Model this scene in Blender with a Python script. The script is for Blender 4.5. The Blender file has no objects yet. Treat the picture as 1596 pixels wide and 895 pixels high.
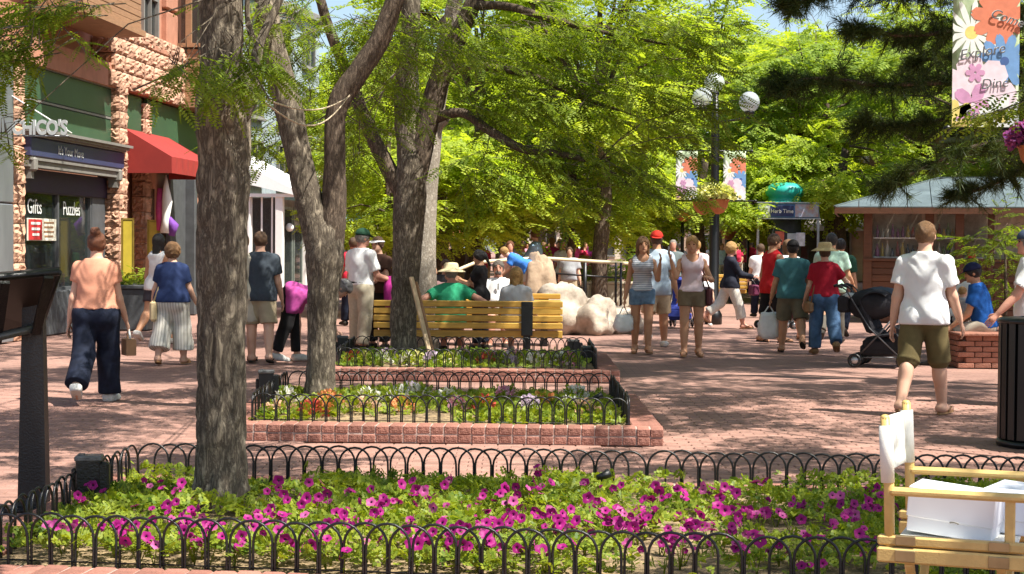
import bpy, math, random
import numpy as np
from mathutils import Vector, Matrix, Euler

SC = bpy.context.scene
COL = SC.collection
rnd = random.Random(7)
R = math.radians

# ------------------------------------------------------------------ camera
cam_d = bpy.data.cameras.new('camera')
cam = bpy.data.objects.new('camera', cam_d)
COL.objects.link(cam)
cam.location = (0, 0, 1.55)
cam.rotation_euler = (R(90 - 1.49), R(-0.42), 0)
cam_d.sensor_width = 36.0
cam_d.lens = 2600 / 1596 * 36.0
cam_d.clip_start = 0.1
cam_d.clip_end = 2000
SC.camera = cam
FPX = 2600.0
CAM_M = cam.rotation_euler.to_matrix()

# ------------------------------------------------------------------ light
SUN_EL, SUN_AZ = 60.0, (0.86, -0.50)          # elevation, horizontal direction towards the sun
world = bpy.data.worlds.new('World')
SC.world = world
world.use_nodes = True
wn = world.node_tree.nodes
sky = wn.new('ShaderNodeTexSky')
sky.sky_type = 'NISHITA'
sky.sun_disc = False
sky.sun_elevation = R(SUN_EL)
sky.sun_rotation = math.atan2(SUN_AZ[0], SUN_AZ[1])
sky.dust_density = 1.5
world.node_tree.links.new(sky.outputs[0], wn['Background'].inputs[0])
wn['Background'].inputs[1].default_value = 0.092
sun_d = bpy.data.lights.new('sun', 'SUN')
sun = bpy.data.objects.new('sun', sun_d)
COL.objects.link(sun)
sun_d.energy = 5.0
sun_d.angle = R(0.53)
sun_d.color = (1.0, 0.95, 0.86)
ce = math.cos(R(SUN_EL))
n_ = math.hypot(*SUN_AZ)
TO_SUN = Vector((SUN_AZ[0] / n_ * ce, SUN_AZ[1] / n_ * ce, math.sin(R(SUN_EL))))
sun.rotation_euler = TO_SUN.to_track_quat('Z', 'Y').to_euler()
SC.view_settings.view_transform = 'Standard'
SC.view_settings.look = 'None'
SC.view_settings.exposure = 1.15
SC.view_settings.gamma = 1.0
SC.cycles.max_bounces = 7
SC.cycles.diffuse_bounces = 4
SC.cycles.glossy_bounces = 3
SC.cycles.transmission_bounces = 5
SC.cycles.transparent_max_bounces = 6
SC.cycles.caustics_reflective = False
SC.cycles.caustics_refractive = False
SC.cycles.sample_clamp_indirect = 6.0


# ------------------------------------------------------------------ helpers: survey of the place
def ray(px, py):
    return CAM_M @ Vector(((px - 798.0) / FPX, (447.5 - py) / FPX, -1.0))


def G(px, py, z=0.0):
    """the point at height z that the survey photo shows at px, py"""
    d = ray(px, py)
    t = (z - 1.55) / d.z
    return Vector((d.x * t, d.y * t, z))


def P(px, py, y):
    d = ray(px, py)
    t = y / d.y
    return Vector((d.x * t, y, 1.55 + d.z * t))


# ------------------------------------------------------------------ helpers: objects
def tag(o, label=None, cat=None, group=None, kind=None):
    if label: o['label'] = label
    if cat: o['category'] = cat
    if group: o['group'] = group
    if kind: o['kind'] = kind
    return o


def thing(name, label, cat, loc=(0, 0, 0), rz=0.0, group=None):
    o = bpy.data.objects.new(name, None)
    COL.objects.link(o)
    o.empty_display_size = 0.1
    o.location = loc
    o.rotation_euler = (0, 0, rz)
    return tag(o, label, cat, group)


def link(name, mesh, parent=None, loc=(0, 0, 0), rot=(0, 0, 0), scale=None):
    o = bpy.data.objects.new(name, mesh)
    COL.objects.link(o)
    o.location = loc
    o.rotation_euler = rot
    if scale is not None:
        o.scale = scale if hasattr(scale, '__len__') else (scale,) * 3
    if parent is not None:
        o.parent = parent
    return o


def children(o):
    return CH.get(o.name, [])


def copy_tree(root, loc=None, rz=None, label=None, group=None, parent=None):
    c = root.copy()
    COL.objects.link(c)
    if parent is not None: c.parent = parent
    if loc is not None: c.location = loc
    if rz is not None: c.rotation_euler = (0, 0, rz)
    if label: c['label'] = label
    if group: c['group'] = group
    for ch in list(root.children):
        copy_tree(ch, parent=c)
    return c


def np_mesh(name, V, F, mats, smooth=False, mi=None):
    """V (n,3), F (m,k) constant-size polygons"""
    V = np.ascontiguousarray(V, dtype=np.float32)
    F = np.ascontiguousarray(F, dtype=np.int32)
    me = bpy.data.meshes.new(name)
    me.vertices.add(len(V))
    me.vertices.foreach_set('co', V.ravel())
    k = F.shape[1]
    me.loops.add(F.size)
    me.loops.foreach_set('vertex_index', F.ravel())
    me.polygons.add(len(F))
    me.polygons.foreach_set('loop_start', np.arange(0, F.size, k, dtype=np.int32))
    try:
        me.polygons.foreach_set('loop_total', np.full(len(F), k, dtype=np.int32))
    except Exception:
        pass
    for m in (mats if isinstance(mats, (list, tuple)) else [mats]):
        me.materials.append(m)
    if mi is not None:
        me.polygons.foreach_set('material_index', np.asarray(mi, dtype=np.int32))
    me.polygons.foreach_set('use_smooth', np.full(len(F), bool(smooth)))
    me.update(calc_edges=True)
    return me


class MB:
    def __init__(self):
        self.v, self.f, self.m, self.s = [], [], [], []

    def add(self, vs, fs, mat=0, smooth=False):
        b = len(self.v)
        self.v.extend([tuple(p) for p in vs])
        for f in fs:
            self.f.append(tuple(b + i for i in f))
            self.m.append(mat)
            self.s.append(smooth)
        return self

    def box(self, c, s, rot=None, mat=0, taper=1.0):
        hx, hy, hz = s[0] / 2, s[1] / 2, s[2] / 2
        vs = []
        for z in (-1, 1):
            k = taper if z > 0 else 1.0
            for x, y in ((-1, -1), (1, -1), (1, 1), (-1, 1)):
                p = Vector((x * hx * k, y * hy * k, z * hz))
                if rot is not None: p = rot @ p
                vs.append(p + Vector(c))
        return self.add(vs, [(3, 2, 1, 0), (4, 5, 6, 7), (0, 1, 5, 4), (1, 2, 6, 5), (2, 3, 7, 6), (3, 0, 4, 7)], mat)

    def bbox(self, c, s, bev=0.01, rot=None, mat=0):
        """box with chamfered edges"""
        hx, hy, hz = s[0] / 2, s[1] / 2, s[2] / 2
        b = min(bev, hx * .9, hy * .9, hz * .9)
        prof = [(-hz, b), (-hz + b, 0), (hz - b, 0), (hz, b)]
        vs = []
        for z, i in prof:
            x, y = hx - i, hy - i
            c4 = b * .8 if i == 0 else b * .5
            ring = [(-x + c4, -y), (x - c4, -y), (x, -y + c4), (x, y - c4), (x - c4, y), (-x + c4, y), (-x, y - c4), (-x, -y + c4)]
            for q in ring:
                p = Vector((q[0], q[1], z))
                if rot is not None: p = rot @ p
                vs.append(p + Vector(c))
        fs = [tuple(range(7, -1, -1)), tuple(range(24, 32))]
        for k in range(3):
            for i in range(8):
                j = (i + 1) % 8
                fs.append((k * 8 + i, k * 8 + j, k * 8 + 8 + j, k * 8 + 8 + i))
        return self.add(vs, fs, mat)

    def beam(self, a, b, w, h, mat=0, up=(0, 0, 1), bev=0.0):
        a, b = Vector(a), Vector(b)
        y = (b - a)
        L = y.length
        y.normalize()
        x = y.cross(Vector(up))
        if x.length < 1e-4: x = y.cross(Vector((1, 0, 0)))
        x.normalize()
        z = x.cross(y)
        rot = Matrix((x, y, z)).transposed()
        if bev: return self.bbox((a + b) / 2, (w, L, h), bev, rot, mat)
        return self.box((a + b) / 2, (w, L, h), rot, mat)

    def tube(self, pts, r, seg=8, mat=0, caps=True, smooth=True):
        pts = [Vector(p) for p in pts]
        n = len(pts)
        rs = r if hasattr(r, '__len__') else [r] * n
        vs, fs = [], []
        prev = None
        for i, p in enumerate(pts):
            t = (pts[min(i + 1, n - 1)] - pts[max(i - 1, 0)])
            if t.length < 1e-9: t = Vector((0, 0, 1))
            t.normalize()
            if prev is None:
                u = t.cross(Vector((0, 0, 1)))
                if u.length < 1e-3: u = t.cross(Vector((1, 0, 0)))
            else:
                u = prev - t * prev.dot(t)
            u.normalize()
            prev = u
            w = t.cross(u)
            for k in range(seg):
                a = 2 * math.pi * k / seg
                vs.append(p + (u * math.cos(a) + w * math.sin(a)) * rs[i])
        for i in range(n - 1):
            for k in range(seg):
                j = (k + 1) % seg
                fs.append((i * seg + k, i * seg + j, (i + 1) * seg + j, (i + 1) * seg + k))
        self.add(vs, fs, mat, smooth)
        if caps:
            b = len(self.v) - n * seg
            self.f += [tuple(b + k for k in range(seg - 1, -1, -1)), tuple(b + (n - 1) * seg + k for k in range(seg))]
            self.m += [mat, mat]
            self.s += [False, False]
        return self

    def lathe(self, prof, seg=16, c=(0, 0, 0), mat=0, smooth=True, rot=None, jit=0.0):
        vs, fs = [], []
        n = len(prof)
        for r, z in prof:
            for k in range(seg):
                a = 2 * math.pi * k / seg
                p = Vector((r * math.cos(a), r * math.sin(a), z + (rnd.uniform(-jit, jit) if jit else 0)))
                if rot is not None: p = rot @ p
                vs.append(p + Vector(c))
        for i in range(n - 1):
            for k in range(seg):
                j = (k + 1) % seg
                fs.append((i * seg + k, i * seg + j, (i + 1) * seg + j, (i + 1) * seg + k))
        fs.append(tuple(range(seg - 1, -1, -1)))
        fs.append(tuple((n - 1) * seg + k for k in range(seg)))
        return self.add(vs, fs, mat, smooth)

    def ellip(self, c, r, seg=12, rings=8, mat=0, rot=None, noise=0.0):
        if not hasattr(r, '__len__'): r = (r, r, r)
        vs, fs = [], []
        for i in range(rings + 1):
            ph = math.pi * i / rings
            for k in range(seg):
                a = 2 * math.pi * k / seg
                q = 1 + (rnd.uniform(-noise, noise) if noise else 0)
                p = Vector((r[0] * math.sin(ph) * math.cos(a) * q, r[1] * math.sin(ph) * math.sin(a) * q, -r[2] * math.cos(ph) * q))
                if rot is not None: p = rot @ p
                vs.append(p + Vector(c))
        for i in range(rings):
            for k in range(seg):
                j = (k + 1) % seg
                fs.append((i * seg + k, i * seg + j, (i + 1) * seg + j, (i + 1) * seg + k))
        return self.add(vs, fs, mat, True)

    def prism(self, poly, a, b, mat=0):
        """poly list of 3-D points, extruded by vector b-a"""
        d = Vector(b) - Vector(a)
        n = len(poly)
        vs = [Vector(p) for p in poly] + [Vector(p) + d for p in poly]
        fs = [tuple(range(n - 1, -1, -1)), tuple(range(n, 2 * n))]
        for i in range(n):
            j = (i + 1) % n
            fs.append((i, j, n + j, n + i))
        return self.add(vs, fs, mat)

    def mesh(self, name, mats):
        me = bpy.data.meshes.new(name)
        me.from_pydata(self.v, [], self.f)
        for m in (mats if isinstance(mats, (list, tuple)) else [mats]):
            me.materials.append(m)
        me.polygons.foreach_set('material_index', self.m)
        me.polygons.foreach_set('use_smooth', self.s)
        me.update()
        return me

    def build(self, name, mats, parent=None, loc=(0, 0, 0), rot=(0, 0, 0), **kw):
        return tag(link(name, self.mesh(name, mats), parent, loc, rot), **kw)


# ------------------------------------------------------------------ helpers: materials
MATS = {}


def mat(name, col, rough=0.7, var=0.25, scale=8.0, bump=0.0, bscale=None, metal=0.0, spec=0.4, rand=0.0, stretch=None, second=None, coord='Object', detail=4):
    """principled with noise-varied colour; second = colour mixed in patches; rand = per-object value variation"""
    m = bpy.data.materials.new(name)
    m.use_nodes = True
    nt = m.node_tree
    N, L = nt.nodes, nt.links
    bs = N['Principled BSDF']
    bs.inputs['Roughness'].default_value = rough
    bs.inputs['Metallic'].default_value = metal
    bs.inputs['Specular IOR Level'].default_value = spec
    tc = N.new('ShaderNodeTexCoord')
    src = tc.outputs[coord]
    if stretch:
        mp = N.new('ShaderNodeMapping')
        mp.inputs['Scale'].default_value = stretch
        L.new(src, mp.inputs[0])
        src = mp.outputs[0]
    nz = N.new('ShaderNodeTexNoise')
    nz.inputs['Scale'].default_value = scale
    nz.inputs['Detail'].default_value = detail
    nz.inputs['Roughness'].default_value = 0.6
    L.new(src, nz.inputs['Vector'])
    rp = N.new('ShaderNodeValToRGB')
    c0 = [max(0, c * (1 - var)) for c in col]
    c1 = [min(1, c * (1 + var)) for c in (second or col)]
    rp.color_ramp.elements[0].position = 0.3
    rp.color_ramp.elements[1].position = 0.7
    rp.color_ramp.elements[0].color = (*c0, 1)
    rp.color_ramp.elements[1].color = (*c1, 1)
    L.new(nz.outputs[0], rp.inputs[0])
    out = rp.outputs[0]
    if rand:
        oi = N.new('ShaderNodeObjectInfo')
        hs = N.new('ShaderNodeHueSaturation')
        mr = N.new('ShaderNodeMapRange')
        mr.inputs[3].default_value = 1 - rand
        mr.inputs[4].default_value = 1 + rand
        L.new(oi.outputs['Random'], mr.inputs[0])
        L.new(mr.outputs[0], hs.inputs['Value'])
        L.new(out, hs.inputs['Color'])
        out = hs.outputs[0]
    L.new(out, bs.inputs['Base Color'])
    if bump:
        bz = N.new('ShaderNodeTexNoise')
        bz.inputs['Scale'].default_value = bscale or scale * 3
        bz.inputs['Detail'].default_value = 5
        L.new(src, bz.inputs['Vector'])
        bp = N.new('ShaderNodeBump')
        bp.inputs['Strength'].default_value = bump
        bp.inputs['Distance'].default_value = 0.02
        L.new(bz.outputs[0], bp.inputs['Height'])
        L.new(bp.outputs[0], bs.inputs['Normal'])
    MATS[name] = m
    return m


def brick_mat(name, c1, c2, mortar, bw, bh, ms=0.006, rough=0.85, rot=0.0, axes='XY', bump=0.5):
    m = bpy.data.materials.new(name)
    m.use_nodes = True
    N, L = m.node_tree.nodes, m.node_tree.links
    bs = N['Principled BSDF']
    bs.inputs['Roughness'].default_value = rough
    bs.inputs['Specular IOR Level'].default_value = 0.3
    tc = N.new('ShaderNodeTexCoord')
    mp = N.new('ShaderNodeMapping')
    if axes == 'XZ': mp.inputs['Rotation'].default_value = (R(-90), 0, 0)
    if axes == 'YZ': mp.inputs['Rotation'].default_value = (R(-90), 0, R(-90))
    if axes == 'XY': mp.inputs['Rotation'].default_value = (0, 0, rot)
    L.new(tc.outputs['Object'], mp.inputs[0])
    bk = N.new('ShaderNodeTexBrick')
    bk.inputs['Scale'].default_value = 1.0
    bk.inputs['Brick Width'].default_value = bw
    bk.inputs['Row Height'].default_value = bh
    bk.inputs['Mortar Size'].default_value = ms
    bk.inputs['Color1'].default_value = (*c1, 1)
    bk.inputs['Color2'].default_value = (*c2, 1)
    bk.inputs['Mortar'].default_value = (*mortar, 1)
    L.new(mp.outputs[0], bk.inputs['Vector'])
    nz = N.new('ShaderNodeTexNoise')
    nz.inputs['Scale'].default_value = 0.6
    nz.inputs['Detail'].default_value = 8
    nz.inputs['Roughness'].default_value = 0.7
    L.new(tc.outputs['Object'], nz.inputs['Vector'])
    mr = N.new('ShaderNodeMapRange')
    mr.inputs[1].default_value = 0.3
    mr.inputs[2].default_value = 0.7
    mr.inputs[3].default_value = 0.72
    mr.inputs[4].default_value = 1.2
    L.new(nz.outputs[0], mr.inputs[0])
    hs = N.new('ShaderNodeHueSaturation')
    L.new(bk.outputs[0], hs.inputs['Color'])
    L.new(mr.outputs[0], hs.inputs['Value'])
    L.new(hs.outputs[0], bs.inputs['Base Color'])
    if bump:
        bp = N.new('ShaderNodeBump')
        bp.inputs['Strength'].default_value = bump
        bp.inputs['Distance'].default_value = 0.01
        bp.invert = True
        L.new(bk.outputs['Fac'], bp.inputs['Height'])
        L.new(bp.outputs[0], bs.inputs['Normal'])
    MATS[name] = m
    return m


def leaf_mat(name, c_a, c_b, c_dry=None, trans=0.45, nscale=1.2, tint=(1.38, 1.3, 0.42)):
    m = bpy.data.materials.new(name)
    m.use_nodes = True
    N, L = m.node_tree.nodes, m.node_tree.links
    bs = N['Principled BSDF']
    out = N['Material Output']
    geo = N.new('ShaderNodeNewGeometry')
    nz = N.new('ShaderNodeTexNoise')
    nz.inputs['Scale'].default_value = nscale
    nz.inputs['Detail'].default_value = 3
    L.new(geo.outputs['Position'], nz.inputs['Vector'])
    ad = N.new('ShaderNodeMath')
    ad.operation = 'MULTIPLY_ADD'
    ad.inputs[1].default_value = 0.55
    L.new(geo.outputs['Random Per Island'], ad.inputs[0])
    L.new(nz.outputs[0], ad.inputs[2])
    rp = N.new('ShaderNodeValToRGB')
    e = rp.color_ramp.elements
    e[0].position, e[1].position = 0.4, 1.0
    e[0].color = (*c_a, 1)
    e[1].color = (*c_b, 1)
    if c_dry:
        x = e.new(0.97)
        x.color = (*c_b, 1)
        e[2].color = (*c_dry, 1)
    L.new(ad.outputs[0], rp.inputs[0])
    L.new(rp.outputs[0], bs.inputs['Base Color'])
    bs.inputs['Roughness'].default_value = 0.5
    bs.inputs['Specular IOR Level'].default_value = 0.25
    tr = N.new('ShaderNodeBsdfTranslucent')
    mx = N.new('ShaderNodeMix')
    mx.data_type = 'RGBA'
    mx.blend_type = 'MULTIPLY'
    mx.inputs[0].default_value = 1.0
    L.new(rp.outputs[0], mx.inputs[6])
    mx.inputs[7].default_value = (*tint, 1)
    L.new(mx.outputs[2], tr.inputs['Color'])
    ms = N.new('ShaderNodeMixShader')
    ms.inputs[0].default_value = trans
    L.new(bs.outputs[0], ms.inputs[1])
    L.new(tr.outputs[0], ms.inputs[2])
    L.new(ms.outputs[0], out.inputs[0])
    MATS[name] = m
    return m


def glass_mat(name, tint=(0.03, 0.04, 0.04), rough=0.03):
    """window glass in front of a dim room: a dark mirror-like pane that lets some light through"""
    m = bpy.data.materials.new(name)
    m.use_nodes = True
    N, L = m.node_tree.nodes, m.node_tree.links
    bs = N['Principled BSDF']
    bs.inputs['Base Color'].default_value = (*tint, 1)
    bs.inputs['Roughness'].default_value = rough
    bs.inputs['Specular IOR Level'].default_value = 0.8
    tr = N.new('ShaderNodeBsdfTransparent')
    ms = N.new('ShaderNodeMixShader')
    ms.inputs[0].default_value = 0.45
    L.new(bs.outputs[0], ms.inputs[1])
    L.new(tr.outputs[0], ms.inputs[2])
    L.new(ms.outputs[0], N['Material Output'].inputs[0])
    MATS[name] = m
    return m


def stripe_mat(name, ca, cb, period, axis='Z', duty=0.5, rough=0.8):
    m = bpy.data.materials.new(name)
    m.use_nodes = True
    N, L = m.node_tree.nodes, m.node_tree.links
    bs = N['Principled BSDF']
    bs.inputs['Roughness'].default_value = rough
    tc = N.new('ShaderNodeTexCoord')
    sp = N.new('ShaderNodeSeparateXYZ')
    L.new(tc.outputs['Object'], sp.inputs[0])
    a = N.new('ShaderNodeMath'); a.operation = 'MULTIPLY'; a.inputs[1].default_value = 1 / period
    L.new(sp.outputs[axis], a.inputs[0])
    b = N.new('ShaderNodeMath'); b.operation = 'FRACT'
    L.new(a.outputs[0], b.inputs[0])
    c = N.new('ShaderNodeMath'); c.operation = 'GREATER_THAN'; c.inputs[1].default_value = duty
    L.new(b.outputs[0], c.inputs[0])
    mx = N.new('ShaderNodeMix'); mx.data_type = 'RGBA'
    L.new(c.outputs[0], mx.inputs[0])
    mx.inputs[6].default_value = (*ca, 1)
    mx.inputs[7].default_value = (*cb, 1)
    L.new(mx.outputs[2], bs.inputs['Base Color'])
    MATS[name] = m
    return m


def text(body, name, parent, loc, rot, size, m, depth=0.004, align='CENTER', shear=0.0, sx=1.0, bold=0.0):
    """built-in font, turned into a mesh"""
    cu = bpy.data.curves.new('lettering_curve', 'FONT')
    cu.body = body
    cu.size = size
    cu.extrude = depth
    cu.align_x = align
    cu.align_y = 'CENTER'
    cu.shear = shear
    cu.offset = bold
    cu.resolution_u = 3
    tmp = bpy.data.objects.new('lettering_tmp', cu)
    COL.objects.link(tmp)
    dg = bpy.context.evaluated_depsgraph_get()
    me = bpy.data.meshes.new_from_object(tmp.evaluated_get(dg))
    bpy.data.objects.remove(tmp)
    me.materials.clear()
    me.materials.append(m)
    return link(name, me, parent, loc, rot, (sx, 1, 1))


def vnoise(Pn, seed=0):
    """vectorised value noise, Pn (n,3) -> 0..1"""
    Pi = np.floor(Pn).astype(np.int64)
    f = Pn - Pi
    f = f * f * (3 - 2 * f)

    def h(ix, iy, iz):
        q = (ix * 374761393 + iy * 668265263 + iz * 2147483647 + seed * 974711) & 0xffffffff
        q = ((q ^ (q >> 13)) * 1274126177) & 0xffffffff
        q = q ^ (q >> 16)
        return (q & 0xffff) / 65535.0
    x, y, z = Pi[:, 0], Pi[:, 1], Pi[:, 2]
    fx, fy, fz = f[:, 0], f[:, 1], f[:, 2]
    c = 0
    for dx in (0, 1):
        for dy in (0, 1):
            for dz in (0, 1):
                w = (fx if dx else 1 - fx) * (fy if dy else 1 - fy) * (fz if dz else 1 - fz)
                c = c + w * h(x + dx, y + dy, z + dz)
    return c
# ------------------------------------------------------------------ people: one smooth skin per body, clothes over it
def surface_nets(D, o, h):
    """iso-surface (0) of the sampled field D, origin o, step h -> verts, quads"""
    S = D < 0
    nx, ny, nz = D.shape
    c = [(i, j, k) for i in (0, 1) for j in (0, 1) for k in (0, 1)]
    sl = lambda t: S[t[0]:nx - 1 + t[0], t[1]:ny - 1 + t[1], t[2]:nz - 1 + t[2]]
    cnt = sum(sl(t).astype(np.int8) for t in c)
    act = (cnt > 0) & (cnt < 8)
    idx = np.argwhere(act)
    if len(idx) == 0:
        return np.zeros((0, 3)), np.zeros((0, 4), int)
    vid = np.full(act.shape, -1, np.int32)
    vid[act] = np.arange(len(idx))
    acc = np.zeros((len(idx), 3))
    num = np.zeros(len(idx))
    for a in c:
        for ax in range(3):
            if a[ax]: continue
            b = list(a); b[ax] = 1
            da = D[idx[:, 0] + a[0], idx[:, 1] + a[1], idx[:, 2] + a[2]]
            db = D[idx[:, 0] + b[0], idx[:, 1] + b[1], idx[:, 2] + b[2]]
            x = (da < 0) != (db < 0)
            t = np.where(x, da / np.where(np.abs(da - db) < 1e-9, 1, da - db), 0)
            for q in range(3):
                acc[:, q] += np.where(x, a[q] + (t if q == ax else 0), 0)
            num += x
    V = (idx + acc / np.maximum(num, 1)[:, None]) * h + np.array(o)
    quads = []
    for ax in range(3):
        u, w = [q for q in range(3) if q != ax]
        sa = [slice(None)] * 3; sb = [slice(None)] * 3
        sa[ax] = slice(0, -1); sb[ax] = slice(1, None)
        e = np.argwhere(S[tuple(sa)] != S[tuple(sb)])
        ok = (e[:, u] > 0) & (e[:, w] > 0) & (e[:, u] < D.shape[u] - 1) & (e[:, w] < D.shape[w] - 1)
        e = e[ok]
        fl = S[e[:, 0], e[:, 1], e[:, 2]]

        def at(du, dw):
            q = e.copy()
            q[:, u] += du; q[:, w] += dw
            return vid[q[:, 0], q[:, 1], q[:, 2]]
        A = np.stack([at(-1, -1), at(0, -1), at(0, 0), at(-1, 0)], 1)
        if ax == 1: fl = ~fl
        A[~fl] = A[~fl][:, ::-1]
        quads.append(A[(A >= 0).all(1)])
    return V, np.concatenate(quads)


def vec(*a): return np.array(a, float)
def unit(v):
    v = np.array(v, float)
    return v / max(1e-9, np.linalg.norm(v))


class Cap:
    """tapered capsule, optionally flattened: k = scale of the distance along axis `flat`; cut0/cut1 = flat ends"""
    def __init__(s, a, b, ra, rb, flat=None, k=1.0, cut0=False, cut1=False, mid=None):
        s.a, s.b, s.ra, s.rb, s.flat, s.k, s.c0, s.c1, s.mid = vec(*a), vec(*b), ra, rb, None if flat is None else unit(flat), k, cut0, cut1, mid

    def box(s):
        r = max(s.ra, s.rb, s.mid or 0) * max(1.0, 1.0 / s.k)
        return np.minimum(s.a, s.b) - r, np.maximum(s.a, s.b) + r

    def d(s, X, e):
        ba = s.b - s.a
        L = np.linalg.norm(ba) + 1e-9
        q = X - s.a
        t = (q @ ba) / (L * L)
        tc = np.clip(t, 0, 1)
        w = q - tc[..., None] * ba
        if s.flat is not None:
            w = w + ((w @ s.flat) * (s.k - 1))[..., None] * s.flat
        r = s.ra + (s.rb - s.ra) * tc
        if s.mid is not None:
            r = r + (s.mid - (s.ra + s.rb) / 2) * 4 * tc * (1 - tc)
        dd = np.linalg.norm(w, axis=-1) - r - e
        if s.c0: dd = np.maximum(dd, -t * L)
        if s.c1: dd = np.maximum(dd, (t - 1) * L)
        return dd


class Ell:
    def __init__(s, c, r, ax=None):
        s.c, s.r = vec(*c), vec(*r)
        s.ax = np.eye(3) if ax is None else np.array(ax)      # rows = local axes

    def box(s):
        m = s.r.max()
        return s.c - m, s.c + m

    def d(s, X, e):
        q = (X - s.c) @ s.ax.T
        r = s.r + e
        k0 = np.linalg.norm(q / r, axis=-1)
        k1 = np.linalg.norm(q / (r * r), axis=-1)
        return np.where(k0 < 1e-6, -r.min(), k0 * (k0 - 1) / np.maximum(k1, 1e-9))


class Field:
    def __init__(s, lo, hi, h):
        s.h = h
        s.o = np.array(lo) - 2 * h
        n = np.ceil((np.array(hi) - s.o + 2 * h) / h).astype(int) + 1
        s.n = n
        g = np.meshgrid(*[np.arange(k) * h for k in n], indexing='ij')
        s.X = np.stack(g, -1) + s.o
        s.D = np.full(n, 1.0)

    def add(s, prims, e=0.0, k=0.03):
        for p in prims:
            lo, hi = p.box()
            m = abs(e) + k + 3 * s.h
            a = np.clip(np.floor((lo - m - s.o) / s.h).astype(int), 0, s.n)
            b = np.clip(np.ceil((hi + m - s.o) / s.h).astype(int) + 1, 0, s.n)
            if (b <= a).any(): continue
            S = tuple(slice(x, y) for x, y in zip(a, b))
            d1, d0 = p.d(s.X[S], e), s.D[S]
            if k > 0:
                hh = np.clip(0.5 + 0.5 * (d0 - d1) / k, 0, 1)
                s.D[S] = d0 + (d1 - d0) * hh - k * hh * (1 - hh)
            else:
                s.D[S] = np.minimum(d0, d1)
        return s

    def sub(s, p, e=0.0):
        s.D = np.maximum(s.D, -p.d(s.X, e))

    def below(s, pt, n):
        """keep the part on the side that n points away from"""
        s.D = np.maximum(s.D, (s.X - np.array(pt)) @ unit(n))

    def wrinkle(s, amp, f=26.0, seed=0.0, bias=0.0, fade=None):
        X = s.X
        w = np.sin(X[..., 2] * f + 3 * np.sin(X[..., 0] * f * .45 + seed) + 2 * np.sin(X[..., 1] * f * .5 + seed * 2))
        w = w * (0.55 + 0.45 * np.sin(X[..., 0] * f * .7 + X[..., 2] * f * .35 + seed * 3))
        w = w - bias
        if fade is not None:
            w = w * np.clip((fade[0] - X[..., 2]) / fade[1], 0, 1)
        s.D = s.D + amp * w

    def mesh(s, name, m):
        V, F = surface_nets(s.D, s.o, s.h)
        if len(F) == 0: return None
        return np_mesh(name, V, F, m, True)


def bounds(prims, pad):
    lo = np.min([p.box()[0] for p in prims], 0) - pad
    hi = np.max([p.box()[1] for p in prims], 0) + pad
    return lo, hi


def cloth(name, col, var=0.12, rough=0.85, scale=30, bump=0.15):
    if name in MATS: return MATS[name]
    return mat(name, col, rough, var, scale, bump, 140, spec=0.2)


SKIN = {}
def skin(tone):
    if tone not in SKIN:
        c = {'fair': (0.62, 0.36, 0.25), 'tan': (0.50, 0.26, 0.15), 'dark': (0.20, 0.10, 0.06), 'red': (0.55, 0.27, 0.19)}[tone]
        SKIN[tone] = mat('skin_' + tone, c, 0.55, 0.08, 6, 0.05, 90, spec=0.35)
    return SKIN[tone]


def rot_about(v, axis, deg):
    return np.array(Matrix.Rotation(R(deg), 3, Vector(axis)) @ Vector(v))


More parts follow.
